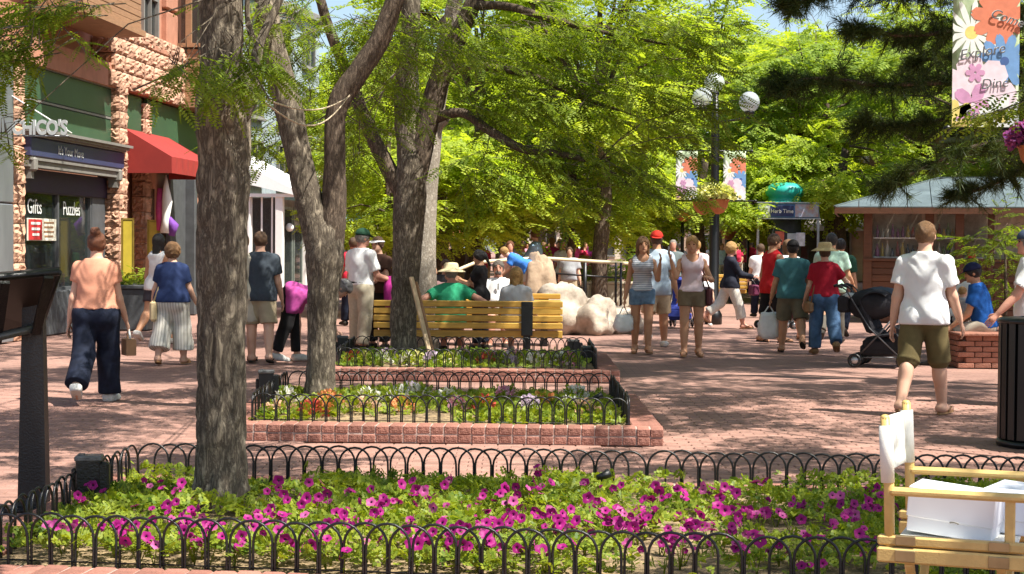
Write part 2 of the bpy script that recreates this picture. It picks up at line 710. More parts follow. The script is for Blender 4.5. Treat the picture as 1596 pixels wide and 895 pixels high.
N_PEOPLE = 0
def person(loc, heading, label, h=1.7, tone='fair', sex='m', bulk=1.0, legs=((12, 5), (-12, 12)), arms=((8, 10, 12), (-8, 10, 12)),
           spread=(3, 3), lean=0.0, head=(0, 0), sit=None, vox=0.014, top=None, bottom=None, hair=None, hat=None, shoes=None, group=None, face=True, bag=None, lean_side=0.0):
    """heading 0 = seen from behind (walks away, +y). legs: per side (thigh forward deg, knee bend deg), first left then right.
    arms: per side (forward deg, outward deg, elbow bend deg[, forearm inward deg])"""
    global N_PEOPLE
    N_PEOPLE += 1
    vox *= 1.2 if vox < .02 else 1.45
    S = h
    root = thing('person', label, 'person', loc, R(heading), group)
    X, Y, Z = vec(1, 0, 0), vec(0, 1, 0), vec(0, 0, 1)
    m = sex == 'm'
    # -- skeleton (hip centre at origin, moved up afterwards)
    hip = vec(0, 0, 0)
    thigh_l, shin_l = 0.238 * S, 0.24 * S
    J = {}
    low = []
    for i, sd in ((0, -1), (1, 1)):
        a, kb = legs[i]
        hj = hip + X * sd * 0.052 * S * (1.0 if m else 1.08) * (0.7 + 0.3 * bulk)
        td = rot_about(rot_about(-Z, X, a), Y, -sd * spread[i])
        sh = rot_about(rot_about(-Z, X, a - kb), Y, -sd * spread[i] * .6)
        kn = hj + td * thigh_l
        an = kn + sh * shin_l
        J[i] = (hj, kn, an, td, sh)
        pitch = (a - kb) * 0.55 if (a - kb) < 0 else (a - kb) * 0.3
        if sit is not None: pitch = 0
        fd = rot_about(Y, X, pitch)
        fd = unit(fd + X * sd * 0.16)
        J['f%d' % i] = fd
        toe = an + fd * 0.105 * S - Z * 0.03 * S
        low.append(min(an[2] - 0.043 * S, (an + fd * 0.1 * S)[2] - 0.043 * S))
    zh = -min(low) if sit is None else sit
    off = vec(0, 0, zh)
    hip = hip + off
    for i in (0, 1):
        J[i] = tuple(q + off for q in J[i][:3]) + J[i][3:]
    u = rot_about(rot_about(Z, X, -lean), Y, lean_side)
    f = rot_about(Y, X, -lean)
    bw = bulk
    waist = hip + u * 0.085 * S
    chest = hip + u * 0.20 * S
    shl = hip + u * 0.282 * S
    nk = hip + u * 0.318 * S
    hu = unit(u + Z * 0.8)
    hf = unit(rot_about(np.cross(X, hu) * -1, hu, head[0]))
    if np.dot(hf, f) < 0 and abs(head[0]) < 90: hf = -hf
    hr = np.cross(hf, hu)
    hf = rot_about(hf, hr, head[1])
    hu2 = np.cross(hr, hf)
    hc = nk + hu * 0.082 * S + hf * 0.012 * S
    # -- torso
    sw = (0.106 if m else 0.093) * S * (0.85 + .15 * bw)
    torso = [
        Cap(hip - X * 0.036 * S * bw, hip + X * 0.036 * S * bw, (0.058 if m else 0.066) * S * bw, (0.058 if m else 0.066) * S * bw, Y, 0.97),
        Cap(hip + u * 0.02 * S, waist + u * .03 * S, (0.085 if m else 0.088) * S * bw, (0.078 if m else 0.066) * S * bw ** 1.3, f, 1.35 / (0.6 + .4 * bw)),
        Cap(waist, chest, (0.078 if m else 0.068) * S * bw ** 1.2, (0.094 if m else 0.083) * S * (0.6 + .4 * bw), f, 1.42 / (0.7 + .3 * bw)),
        Cap(chest, shl - u * .035 * S, (0.092 if m else 0.08) * S * (0.6 + .4 * bw), 0.07 * S, f, 1.5),
        Cap(nk - u * .03 * S, nk + u * .02 * S, 0.043 * S, 0.033 * S),
    ]
    for sd in (-1, 1):
        torso.append(Cap(nk - u * .032 * S + X * sd * .012 * S, shl - u * .028 * S + X * sd * sw * .93, 0.036 * S, 0.034 * S, f, 1.0))
    if not m:
        for sd in (-1, 1):
            torso.append(Ell(chest + u * .018 * S + X * sd * .04 * S + f * .05 * S, (.034 * S, .034 * S, .034 * S)))
    if bulk > 1.12:
        torso.append(Ell(waist + u * .03 * S + f * .03 * S * bw, (.08 * S * bw, .06 * S * bw, .075 * S)))
    bum = [Ell(hip + X * sd * .04 * S * bw - f * .025 * S * bw - u * .01 * S, (.052 * S * bw, .052 * S * bw, .056 * S * bw)) for sd in (-1, 1)]
    # -- arms
    A = {}
    for i, sd in ((0, -1), (1, 1)):
        ar = arms[i] if len(arms[i]) > 3 else tuple(arms[i]) + (0,)
        sj = shl + X * sd * sw - u * 0.030 * S
        ud = rot_about(rot_about(-u, X, ar[0]), f, -sd * ar[1])
        el = sj + ud * 0.165 * S
        fd = rot_about(rot_about(ud, X, ar[2]), u, sd * ar[3])
        wr = el + fd * 0.142 * S
        A[i] = (sj, el, wr, ud, fd)
    ab = (0.75 + .25 * bw) * (1 if m else 0.88)
    armp, handp = [], []
    for i in (0, 1):
        sj, el, wr, ud, fd = A[i]
        armp += [Cap(sj, el, 0.032 * S * ab, 0.0235 * S * ab), Cap(el, wr, 0.0245 * S * ab, 0.0155 * S * ab ** .5, mid=0.0235 * S * ab)]
        pn = unit(np.cross(fd, Y) + 1e-4) if abs(fd[1]) < .95 else X
        handp.append(Cap(wr, wr + fd * 0.05 * S, 0.015 * S, 0.0195 * S, pn, 1.9))
    # -- legs
    legp, footp = [], []
    lb = (0.6 + .4 * bw) * (1 if m else 1.0)
    for i in (0, 1):
        hj, kn, an, td, sh = J[i]
        fd = J['f%d' % i]
        back = unit(-fd)
        legp += [Cap(hj, kn, 0.058 * S * lb, 0.037 * S * lb ** .7), Cap(kn, an, 0.036 * S * lb ** .7, 0.0225 * S, mid=0.034 * S * lb ** .7),
                 Ell(kn + sh * .07 * S + back * .012 * S, (.031 * S * lb, .031 * S * lb, .06 * S), None)]
        footp += [Cap(an + back * .018 * S - Z * .014 * S, an + fd * .1 * S - Z * .028 * S, 0.024 * S, 0.0155 * S, np.cross(fd, Z), 0.8),
                  Cap(an, an + fd * .05 * S - Z * .02 * S, .022 * S, .018 * S)]
    # -- head
    hw = 0.047 * S
    HX = [hr, hf, hu2]
    headp = [Ell(hc + hu2 * .012 * S, (hw, .057 * S, .06 * S), HX), Ell(hc - hu2 * .03 * S + hf * .018 * S, (.036 * S, .04 * S, .04 * S), HX),
             Cap(nk - u * .02 * S, hc - hu2 * .02 * S - hf * .008 * S, .034 * S * (1 if m else .86), .03 * S * (1 if m else .86))]
    detail = []
    if vox < 0.02:
        detail = [Cap(hc + hf * .055 * S + hu2 * .008 * S, hc + hf * .0665 * S - hu2 * .014 * S, .0045 * S, .0075 * S),
                  Ell(hc + hr * .047 * S - hf * .004 * S - hu2 * .004 * S, (.006 * S, .012 * S, .018 * S), HX),
                  Ell(hc - hr * .047 * S - hf * .004 * S - hu2 * .004 * S, (.006 * S, .012 * S, .018 * S), HX),
                  Ell(hc + hf * .052 * S - hu2 * .052 * S, (.014 * S, .012 * S, .011 * S), HX),
                  Cap(hc + hf * .057 * S - hu2 * .03 * S - hr * .012 * S, hc + hf * .057 * S - hu2 * .03 * S + hr * .012 * S, .005 * S, .005 * S)]
    body = torso + armp + handp + legp + bum + headp + footp
    sk = skin(tone)
    F = Field(*bounds(body, .03), vox)
    F.add(torso + bum, -.004, .05).add(legp, 0, .035).add(armp, 0, .03).add(footp, 0, .02).add(handp, 0, .015).add(headp, 0, .02).add(detail, 0, .008)
    V, Q = surface_nets(F.D, F.o, vox)
    # fingers: five short bent chains rooted in each palm, part of the same mesh
    fv, fq = [V], [Q]
    nb = len(V)
    if vox < 0.02:
        for i, sd in ((0, -1), (1, 1)):
            sj, el, wr, ud, fd = A[i]
            pn = unit(np.cross(fd, Y) + 1e-4) if abs(fd[1]) < .95 else X
            if np.dot(pn, X) * sd > 0: pn = -pn                      # palm towards the body
            ac = np.cross(pn, fd)
            base = wr + fd * .058 * S
            for q, (o_, L_) in enumerate(((-.015, .034), (-.005, .042), (.005, .045), (.015, .04), (.02, .036))):
                if q == 4:
                    s_ = 1 if np.dot(ac, Y) > 0 else -1
                    p0 = wr + fd * .02 * S + ac * s_ * .013 * S
                    p1 = p0 + unit(fd * .7 + ac * s_ * .6 + pn * .35) * .024 * S
                    p2 = p1 + unit(fd + pn * .35) * .018 * S
                else:
                    p0 = base - fd * .02 * S + ac * o_ * S
                    p1 = base + ac * o_ * 1.12 * S + unit(fd + pn * .25) * L_ * .5 * S
                    p2 = p1 + unit(fd + pn * .9) * L_ * .5 * S
                t = MB().tube([p0, (p0 + p1) / 2, p1, p2], [.0056 * S, .0056 * S, .0052 * S, .0038 * S], 6)
                qv = np.array(t.v)
                qf = np.array([x for x in t.f if len(x) == 4])
                fv.append(qv); fq.append(qf + nb)
                nb += len(qv)
    link('body', np_mesh('body', np.concatenate(fv), np.concatenate(fq), sk, True), root)
    seed = N_PEOPLE * 1.7
    wr_amp = .0055 if vox < .02 else .0045
    # -- clothes
    if top:
        kind = top.get('kind', 'tee')
        e = top.get('e', .0155) + (.004 if vox > .02 else 0)
        sl = {'tee': .62, 'polo': .72, 'long': 2.0, 'tank': 0, 'cap': .42}[kind]
        pr = torso + ([] if kind == 'tank' else [])
        F = Field(*bounds(torso + armp, .05), vox)
        loose = [Cap(hip + u * (.0) * S, chest, (.088 if m else .083) * S * bw ** 1.1, .09 * S * (.6 + .4 * bw), f, 1.35)] if top.get('loose', m) else []
        tops = [Cap(J[i][0] + u * .03 * S, J[i][0] + J[i][3] * .09 * S, .062 * S * lb, .062 * S * lb) for i in (0, 1)] if (top.get('hem', -.02) < 0 and sit is None) else []
        F.add(torso + loose + tops + (bum if top.get('hem', -.02) < 0 else []), e, .05)
        slv = []
        for i in (0, 1):
            sj, el, wr, ud, fd = A[i]
            if sl > 1:
                slv += [Cap(sj, el, .036 * S * ab, .029 * S * ab), Cap(el, wr, .03 * S * ab, .021 * S * ab, cut1=True)]
            elif sl > 0:
                slv.append(Cap(sj - ud * .01 * S, sj + ud * .165 * S * sl, .037 * S * ab, .037 * S * ab * (1.0 if m else .92), cut1=True))
        F.add(slv, e * .8, .03)
        F.wrinkle(wr_amp * top.get('wr', 1), 24, seed, .45)
        F.wrinkle(wr_amp * .6 * top.get('wr', 1), 53, seed + 1, .3)
        F.below(hip + u * top.get('hem', -.02) * S, -u)
        # neck opening
        nc = nk + u * .004 * S
        if kind == 'tank':
            F.below(shl + u * .05 * S, u)
            F.sub(Ell(nk + f * .025 * S, (.055 * S, .07 * S, .075 * S), [X, f, u]))
            F.sub(Ell(nk - f * .02 * S + u * .01 * S, (.05 * S, .05 * S, .05 * S), [X, f, u]))
            for i in (0, 1):
                sj, el, wr, ud, fd = A[i]
                F.sub(Cap(sj + X * (-.004 if i else .004) * S - u * .05 * S, sj + X * (.05 if i else -.05) * S + u * .06 * S, .05 * S if not m else .046 * S, .05 * S))
        else:
            F.below(nc, u)
            F.sub(Cap(nk - u * .02 * S, nk + u * .1 * S, .036 * S, .05 * S))
        for i in (0, 1):
            if kind != 'tank' and sl < 1:
                sj, el, wr, ud, fd = A[i]
                F.sub(Cap(sj + ud * .165 * S * (sl + .001), wr, .034 * S * ab + .004, .03 * S, cut0=True), .012)
        me = F.mesh(top.get('name', 'shirt'), top['m'])
        if me: link(top.get('name', 'shirt'), me, root)
    if bottom:
        kind = bottom.get('kind', 'trousers')
        e = bottom.get('e', .012) + (.004 if vox > .02 else 0)
        reach = bottom.get('len', 2.0)               # 0..1 along the thigh, 1..2 along the shin
        fl = bottom.get('flare', 1.0)
        pr = []
        for i in (0, 1):
            hj, kn, an, td, sh = J[i]
            if reach <= 1:
                r1 = .058 + (.037 - .058) * reach
                pr.append(Cap(hj, hj + td * thigh_l * reach, .060 * S * lb, (r1 + .006) * S * lb * fl, cut1=True))
            else:
                q = reach - 1
                pr += [Cap(hj, kn, .060 * S * lb, .042 * S * lb * (fl ** .5)),
                       Cap(kn, kn + sh * shin_l * q * .97, .042 * S * lb * (fl ** .5), (.037 if q > .6 else .04) * S * lb * fl, cut1=True)]
        pel = [torso[0], Cap(hip, hip + u * .06 * S, (.085 if m else .086) * S * bw, (.08 if m else .07) * S * bw ** 1.2, f, 1.35)]
        F = Field(*bounds(pr + pel + bum, .05), vox)
        F.add(pel + bum, e, .04).add(pr, e, .03)
        if kind == 'skirt':
            hj = hip
            F.add([Cap(hip - u * .0 * S, (J[0][1] + J[1][1]) / 2, .09 * S * bw, .1 * S * fl, cut1=True)], e, .03)
        F.wrinkle(wr_amp * 1.2, 19, seed + 4, .3, (hip[2] - .03 * S, .10 * S) if sit is None and lean < 40 else None)
        F.below(hip + u * bottom.get('waist', .045) * S, u)
        me = F.mesh(bottom.get('name', kind), bottom['m'])
        if me: link(bottom.get('name', kind), me, root)
        if bottom.get('belt'):
            b = MB()
            bp = hip + u * (bottom.get('waist', .045) - .006) * S
            pts = []
            for q in range(25):
                an_ = 2 * math.pi * q / 24
                pts.append(bp + X * math.cos(an_) * (.088 if m else .08) * S * bw * 1.1 + f * math.sin(an_) * .068 * S * bw * 1.12)
            b.tube(pts, .013, 6)
            b.build('belt', bottom['belt'], root)
    # -- shoes
    if shoes:
        kind, sm = shoes
        for i in (0, 1):
            hj, kn, an, td, sh = J[i]
            fd = J['f%d' % i]
            side = np.cross(fd, Z)
            up2 = np.cross(side, fd)
            if kind == 'shoe':
                F = Field(*bounds([footp[2 * i], footp[2 * i + 1]], .04), min(vox, .016))
                F.add(footp[2 * i:2 * i + 2], .009, .02)
                F.add([Cap(an - fd * .02 * S - up2 * .03 * S, an + fd * .1 * S - up2 * .034 * S, .021 * S, .019 * S, np.cross(fd, Z), .75)], .005, .01)
                F.below(an + up2 * .008 * S, up2)
                F.below(an - up2 * .043 * S, -up2)
                me = F.mesh('shoe', sm)
                if me: link('shoe', me, root)
            else:
                b = MB()
                pts = []
                for q in range(16):
                    an_ = 2 * math.pi * q / 16
                    wv = .026 * S * (1 + .15 * math.sin(an_))
                    pts.append(an + fd * (.036 + .084 * math.sin(an_)) * S + side * wv * math.cos(an_) - up2 * .0335 * S)
                b.prism(pts, (0, 0, 0), -up2 * .010 * S)
                tp = an + fd * .095 * S - up2 * .022 * S
                for sd in (-1, 1):
                    b.tube([tp, an + fd * .06 * S + side * sd * .024 * S - up2 * .012 * S, an + fd * .02 * S + side * sd * .027 * S - up2 * .03 * S], .0045 * S, 5)
                if kind == 'clog':
                    b.ellip(an + fd * .075 * S - up2 * .022 * S, (.034 * S, .05 * S, .021 * S), 10, 6, 0, Matrix((side, fd, up2)).transposed())
                b.build('sandal', sm, root)
    # -- hair
    if hair:
        kind, hm = hair
        hv = max(vox * .8, .010)
        scal = Ell(hc + hu2 * .014 * S - hf * .003 * S, (hw + .002, .057 * S, .06 * S), HX)
        pr = [scal]
        ex = []
        e = {'short': .009, 'buzz': .004, 'bob': .016, 'long': .013, 'bun': .009, 'curly': .026, 'pony': .009}[kind]
        if kind in ('long', 'bob'):
            L_ = .10 if kind == 'bob' else .17
            ex = [Cap(hc - hf * .03 * S + hu2 * .01 * S, hc - hf * .045 * S - hu2 * L_ * S, .042 * S, .032 * S, hf, 1.4)]
            for sd in (-1, 1):
                ex.append(Cap(hc + hr * sd * .042 * S + hu2 * .01 * S, hc + hr * sd * .046 * S - hf * .012 * S - hu2 * (L_ * .8) * S, .018 * S, .015 * S))
        if kind == 'bun': ex = [Ell(hc - hf * .04 * S + hu2 * .075 * S, (.03 * S, .03 * S, .028 * S))]
        if kind == 'pony': ex = [Cap(hc - hf * .06 * S + hu2 * .02 * S, hc - hf * .085 * S - hu2 * .1 * S, .022 * S, .012 * S)]
        F = Field(*bounds(pr + ex, .04), hv)
        F.add(pr, e, 0)
        F.D = np.maximum(F.D, -Ell(hc + hf * .047 * S - hu2 * .034 * S, (.043 * S, .045 * S, .066 * S), HX).d(F.X, 0))
        nape = -.036 if kind in ('short', 'buzz', 'pony', 'bun') else -.05
        F.below(hc + hu2 * nape * S, -hu2 + hf * .25)
        if hat and hat[0] != 'visor': F.below(hc + hu2 * .028 * S, hu2)
        F.add(ex, 0, .02)
        F.wrinkle(.009 if kind == 'curly' else .0045, 95 if kind == 'curly' else 80, seed)
        me = F.mesh('hair', hm)
        if me: link('hair', me, root)
    if face and vox < .0185:
        b = MB()
        for sd in (-1, 1):
            b2 = MB().ellip(hc + hf * .0525 * S + hr * sd * .019 * S + hu2 * .008 * S, (.0085 * S, .0035 * S, .0042 * S), 8, 5, 0, Matrix(HX).transposed())
            b2.build('eye', EYE, root)
            b.tube([hc + hf * .0565 * S + hr * sd * q * S + hu2 * z * S for q, z in ((.009, .0185), (.019, .022), (.029, .017))], .0028 * S, 5)
        b.build('eyebrow', hair[1] if hair else EYE, root)
        MB().ellip(hc + hf * .0575 * S - hu2 * .03 * S, (.0145 * S, .0045 * S, .0042 * S), 8, 5, 0, Matrix(HX).transposed()).build('mouth', LIP, root)
        if hat and hat[0] == 'none': pass
    # -- hats and glasses
    RM = Matrix(HX).transposed()
    if hat:
        kind, hm = hat[0], hat[1]
        b = MB()
        if kind == 'straw':
            c = hc + hu2 * .035 * S
            b.lathe([(.066 * S, -.004), (.075 * S, .0), (.115 * S, -.012 * S), (.125 * S, -.02 * S), (.124 * S, -.016 * S), (.08 * S, .006 * S), (.066 * S, .012 * S), (.063 * S, .045 * S), (.05 * S, .06 * S), (.02 * S, .063 * S), (.001, .063 * S)], 24, c, 0, True, RM)
            b.build('straw_hat', hm, root)
        elif kind in ('cap', 'capback'):
            c = hc + hu2 * .024 * S
            pr_ = [(.0 + .062 * S * math.cos(a), .061 * S * math.sin(a)) for a in [i * math.pi / 14 for i in range(8)]]
            b.lathe(pr_, 18, c, 0, True, RM @ Matrix.Diagonal((.92, 1.12, 1.0)))
            s_ = -1 if kind == 'capback' else 1
            pts = []
            for q in range(9):
                a = math.pi * q / 8
                pts.append(c + hr * .045 * S * math.cos(a) + hf * s_ * (.055 + .045 * math.sin(a)) * S - hu2 * .012 * S * math.sin(a))
            b.prism(pts, (0, 0, 0), hu2 * .004 * S)
            b.build('cap', hm, root)
        elif kind == 'visor':
            c = hc + hu2 * .03 * S
            b.tube([c + hr * .052 * S * math.cos(a) + hf * .062 * S * math.sin(a) for a in [2 * math.pi * q / 20 for q in range(21)]], .008 * S, 6, 0, False)
            pts = [c + hr * .05 * S * math.cos(math.pi * q / 8) + hf * (.05 + .05 * math.sin(math.pi * q / 8)) * S - hu2 * .015 * S * math.sin(math.pi * q / 8) for q in range(9)]
            b.prism(pts, (0, 0, 0), hu2 * .004 * S)
            b.build('visor', hm, root)
        if len(hat) > 2 and hat[2] == 'shades':
            pass
    if top and top.get('shades'):
        b = MB()
        for sd in (-1, 1):
            b.ellip(hc + hf * .059 * S + hr * sd * .02 * S + hu2 * .008 * S, (.016 * S, .006 * S, .011 * S), 8, 5, 0, RM)
            b.tube([hc + hf * .057 * S + hr * sd * .034 * S + hu2 * .01 * S, hc + hr * sd * .052 * S + hu2 * .008 * S], .003 * S, 5)
        b.build('sunglasses', EYE, root)
    W = Matrix.Translation(Vector(loc)) @ Matrix.Rotation(R(heading), 4, 'Z')
    info = dict(root=root, hand=[W @ Vector(A[i][2] + A[i][4] * .075 * S) for i in (0, 1)], shoulder=[W @ Vector(A[i][0]) for i in (0, 1)],
                hip=W @ Vector(hip), head=W @ Vector(hc), elbow=[W @ Vector(A[i][1]) for i in (0, 1)], fwd=W.to_3x3() @ Vector(f), right=W.to_3x3() @ Vector(X))
    return info
# ------------------------------------------------------------------ materials of the place
EYE = mat('dark_eye', (0.02, 0.015, 0.012), 0.25, 0.1)
LIP = mat('lip', (0.42, 0.14, 0.12), 0.5, 0.05)
M_pave = brick_mat('brick_paving', (0.33, 0.192, 0.152), (0.262, 0.146, 0.116), (0.17, 0.11, 0.09), 0.2, 0.1, 0.005)
M_paver = mat('paver_brick', (0.305, 0.172, 0.136), 0.85, 0.16, 9, 0.4, 60, rand=0.16, spec=0.3)
M_kerb = mat('kerb_brick', (0.29, 0.13, 0.097), 0.8, 0.22, 14, 0.6, 70, rand=0.2, spec=0.3)
M_mortar = mat('mortar', (0.40, 0.30, 0.26), 0.95, 0.2, 20, 0.4)
M_soil = mat('garden_soil', (0.10, 0.065, 0.04), 0.95, 0.45, 18, 0.9, 60, second=(0.28, 0.2, 0.11))
M_iron = mat('black_iron', (0.007, 0.0065, 0.0065), 0.38, 0.3, 25, 0.15, 120, spec=0.5)
M_black = mat('black_paint', (0.0045, 0.0045, 0.005), 0.36, 0.3, 14, 0.2, 90, spec=0.5)
M_white = mat('white_paint', (0.78, 0.77, 0.74), 0.6, 0.06, 4, 0.1)
M_bark = None


def bark_mat(name, dark, light, z=2.3):
    m = bpy.data.materials.new(name)
    m.use_nodes = True
    N, L = m.node_tree.nodes, m.node_tree.links
    bs = N['Principled BSDF']
    bs.inputs['Roughness'].default_value = 0.9
    bs.inputs['Specular IOR Level'].default_value = 0.2
    tc = N.new('ShaderNodeTexCoord')
    mp = N.new('ShaderNodeMapping')
    mp.inputs['Scale'].default_value = (9, 9, z)
    L.new(tc.outputs['Object'], mp.inputs[0])
    n1 = N.new('ShaderNodeTexNoise')
    n1.inputs['Scale'].default_value = 2.6
    n1.inputs['Detail'].default_value = 8
    n1.inputs['Roughness'].default_value = 0.72
    n1.inputs['Distortion'].default_value = 0.5
    L.new(mp.outputs[0], n1.inputs['Vector'])
    vo = N.new('ShaderNodeTexVoronoi')
    vo.feature = 'DISTANCE_TO_EDGE'
    vo.inputs['Scale'].default_value = 2.6
    L.new(mp.outputs[0], vo.inputs['Vector'])
    n2 = N.new('ShaderNodeTexNoise')
    n2.inputs['Scale'].default_value = 1.7
    n2.inputs['Detail'].default_value = 4
    L.new(tc.outputs['Object'], n2.inputs['Vector'])
    rd = N.new('ShaderNodeMath'); rd.operation = 'MULTIPLY_ADD'; rd.inputs[1].default_value = 2.0; rd.inputs[2].default_value = -1.0
    L.new(n1.outputs[0], rd.inputs[0])
    ab = N.new('ShaderNodeMath'); ab.operation = 'ABSOLUTE'
    L.new(rd.outputs[0], ab.inputs[0])
    rp = N.new('ShaderNodeValToRGB')
    rp.color_ramp.elements[0].position = 0.0
    rp.color_ramp.elements[1].position = 0.30
    rp.color_ramp.elements[0].color = (*dark, 1)
    rp.color_ramp.elements[1].color = (*light, 1)
    L.new(ab.outputs[0], rp.inputs[0])
    mr = N.new('ShaderNodeMapRange')
    mr.inputs[1].default_value = 0.3
    mr.inputs[2].default_value = 0.7
    mr.inputs[3].default_value = 0.75
    mr.inputs[4].default_value = 1.25
    L.new(n2.outputs[0], mr.inputs[0])
    hs = N.new('ShaderNodeHueSaturation')
    L.new(rp.outputs[0], hs.inputs['Color'])
    L.new(mr.outputs[0], hs.inputs['Value'])
    L.new(hs.outputs[0], bs.inputs['Base Color'])
    ad = N.new('ShaderNodeMath')
    ad.operation = 'MULTIPLY_ADD'
    ad.inputs[1].default_value = 0.35
    L.new(vo.outputs['Distance'], ad.inputs[0])
    L.new(rp.outputs[0], ad.inputs[2])
    bp = N.new('ShaderNodeBump')
    bp.inputs['Strength'].default_value = 0.9
    bp.inputs['Distance'].default_value = 0.025
    L.new(ad.outputs[0], bp.inputs['Height'])
    L.new(bp.outputs[0], bs.inputs['Normal'])
    return m


M_bark = bark_mat('locust_bark', (0.065, 0.05, 0.038), (0.34, 0.285, 0.21))
M_barkd = bark_mat('brown_bark', (0.05, 0.036, 0.027), (0.22, 0.165, 0.12))
M_barkw = bark_mat('pale_bark', (0.24, 0.20, 0.155), (0.58, 0.52, 0.43), 5)
M_leaf = leaf_mat('locust_leaf', (0.08, 0.148, 0.014), (0.235, 0.315, 0.036), trans=0.58, nscale=1.0)
M_leaf_far = leaf_mat('lime_leaf', (0.21, 0.32, 0.033), (0.42, 0.51, 0.075), trans=0.58, nscale=0.35)
M_leaf_deep = leaf_mat('deep_leaf', (0.14, 0.23, 0.03), (0.30, 0.40, 0.065), trans=0.45, nscale=0.4)
M_needle = leaf_mat('pine_needle', (0.022, 0.046, 0.012), (0.08, 0.105, 0.03), trans=0.3, nscale=1.5)
M_bed = leaf_mat('bed_leaf', (0.07, 0.14, 0.012), (0.29, 0.34, 0.035), trans=0.4, nscale=3.0)

# ------------------------------------------------------------------ ground
g = MB()
xs = [-140, -60, -25, -12, -6, 0, 6, 12, 25, 60, 140]
ys = [-40, -10, 0, 5, 10, 16, 30, 60, 120, 300]
for y in ys:
    for x in xs: g.v.append((x, y, -0.010))
for j in range(len(ys) - 1):
    for i in range(len(xs) - 1):
        a = j * len(xs) + i
        g.f.append((a, a + 1, a + len(xs) + 1, a + len(xs))); g.m.append(0); g.s.append(False)
pavement = g.build('brick_pavement', M_pave, kind='structure')

# planter outlines (fence lines), front-left, front-right, back-right, back-left
P1 = [(-2.27, 7.20), (3.30, 6.47), (3.35, 9.36), (-2.18, 9.70)]
P2 = [(-2.06, 13.2), (0.93, 13.05), (0.93, 15.55), (-2.10, 15.65)]
P3 = [(-1.98, 19.0), (0.97, 18.9), (0.99, 21.4), (-2.02, 21.5)]


def grow(poly, d):
    c = Vector((sum(p[0] for p in poly) / 4, sum(p[1] for p in poly) / 4))
    out = []
    for p in poly:
        q = Vector(p) - c
        out.append((p[0] + math.copysign(d, q.x), p[1] + math.copysign(d, q.y)))
    return out


def inside(poly, x, y):
    n = len(poly)
    for i in range(n):
        a, b = poly[i], poly[(i + 1) % n]
        if (b[0] - a[0]) * (y - a[1]) - (b[1] - a[1]) * (x - a[0]) < 0: return False
    return True


# pavers: real bricks as far as they can be told apart
def paver_mesh():
    m = MB()
    hx, hy, b = 0.0975, 0.0475, 0.006
    vs = [(-hx, -hy, -.02), (hx, -hy, -.02), (hx, hy, -.02), (-hx, hy, -.02)]
    vs += [(x, y, -b) for x, y, z in vs[:4]]
    vs += [(x * (1 - b / hx), y * (1 - b / hy), 0) for x, y, z in vs[:4]]
    fs = [(8, 9, 10, 11)]
    for o in (0, 4):
        for i in range(4):
            j = (i + 1) % 4
            fs.append((o + i, o + j, o + 4 + j, o + 4 + i))
    m.add(vs, fs)
    return m


PV = paver_mesh()
pv_me = PV.mesh('paver', M_paver)
pvv, pvf = np.array(PV.v), np.array(PV.f)
spots = []
K1, K2 = grow(P1, .27), grow(P2, .27)
row = 0
y = 7.0
while y < 17.5:
    x = -5.2 + (0.1 if row % 2 else 0)
    while x < 5.2:
        if abs(x) < 0.32 * y + .4 and not inside(K1, x, y) and not inside(K2, x, y):
            spots.append((x, y))
        x += 0.2
    y += 0.1
    row += 1
vis = []
for i, (x, y) in enumerate(spots):
    px = 798 + x / y * FPX
    if -5 < px < 1600 and (y > 10.0 or px < 260) and not (y < 13 and px > 1370 and y < 9.5):
        if 30 < px < 70 and y < 9.8: continue
        vis.append((y - (1.5 if px < 300 else 0), i))
vis.sort()
single = set(i for _, i in vis[:298])
joinV, joinF = [], []
nn = 0
for i, (x, y) in enumerate(spots):
    rx, ry, dz = rnd.gauss(0, .006), rnd.gauss(0, .006), rnd.uniform(-.0022, .0022)
    if i in single:
        link('paver', pv_me, pavement, (x, y, dz), (rx, ry, rnd.gauss(0, .006)))
    else:
        v = pvv.copy()
        v[:, 2] += dz + v[:, 0] * -ry + v[:, 1] * rx
        joinV.append(v + np.array([x, y, 0])); joinF.append(pvf + nn); nn += len(pvv)


def paver_field_mat():
    m = mat('paver_field_brick', (0.305, 0.172, 0.136), 0.85, 0.16, 9, 0.4, 60, spec=0.3)
    N, L = m.node_tree.nodes, m.node_tree.links
    bs = N['Principled BSDF']
    src = bs.inputs['Base Color'].links[0].from_socket
    geo = N.new('ShaderNodeNewGeometry')
    hs = N.new('ShaderNodeHueSaturation')
    mr = N.new('ShaderNodeMapRange')
    mr.inputs[3].default_value, mr.inputs[4].default_value = .84, 1.16
    L.new(geo.outputs['Random Per Island'], mr.inputs[0])
    L.new(mr.outputs[0], hs.inputs['Value'])
    L.new(src, hs.inputs['Color'])
    L.new(hs.outputs[0], bs.inputs['Base Color'])
    return m


tag(link('paving_bricks', np_mesh('paving_bricks', np.concatenate(joinV), np.concatenate(joinF), paver_field_mat()), pavement), kind='stuff')


# ------------------------------------------------------------------ planters with brick kerbs
def brick_mesh(lx, ly, lz, name='brick', m=None):
    return MB().bbox((0, 0, 0), (lx, ly, lz), 0.009).mesh(name, m or M_kerb)


KB = MB().bbox((0, 0, 0), (0.101, 0.235, 0.076), 0.009)
kb_me = KB.mesh('brick', M_kerb)
kbv, kbf = np.array(KB.v), KB.f


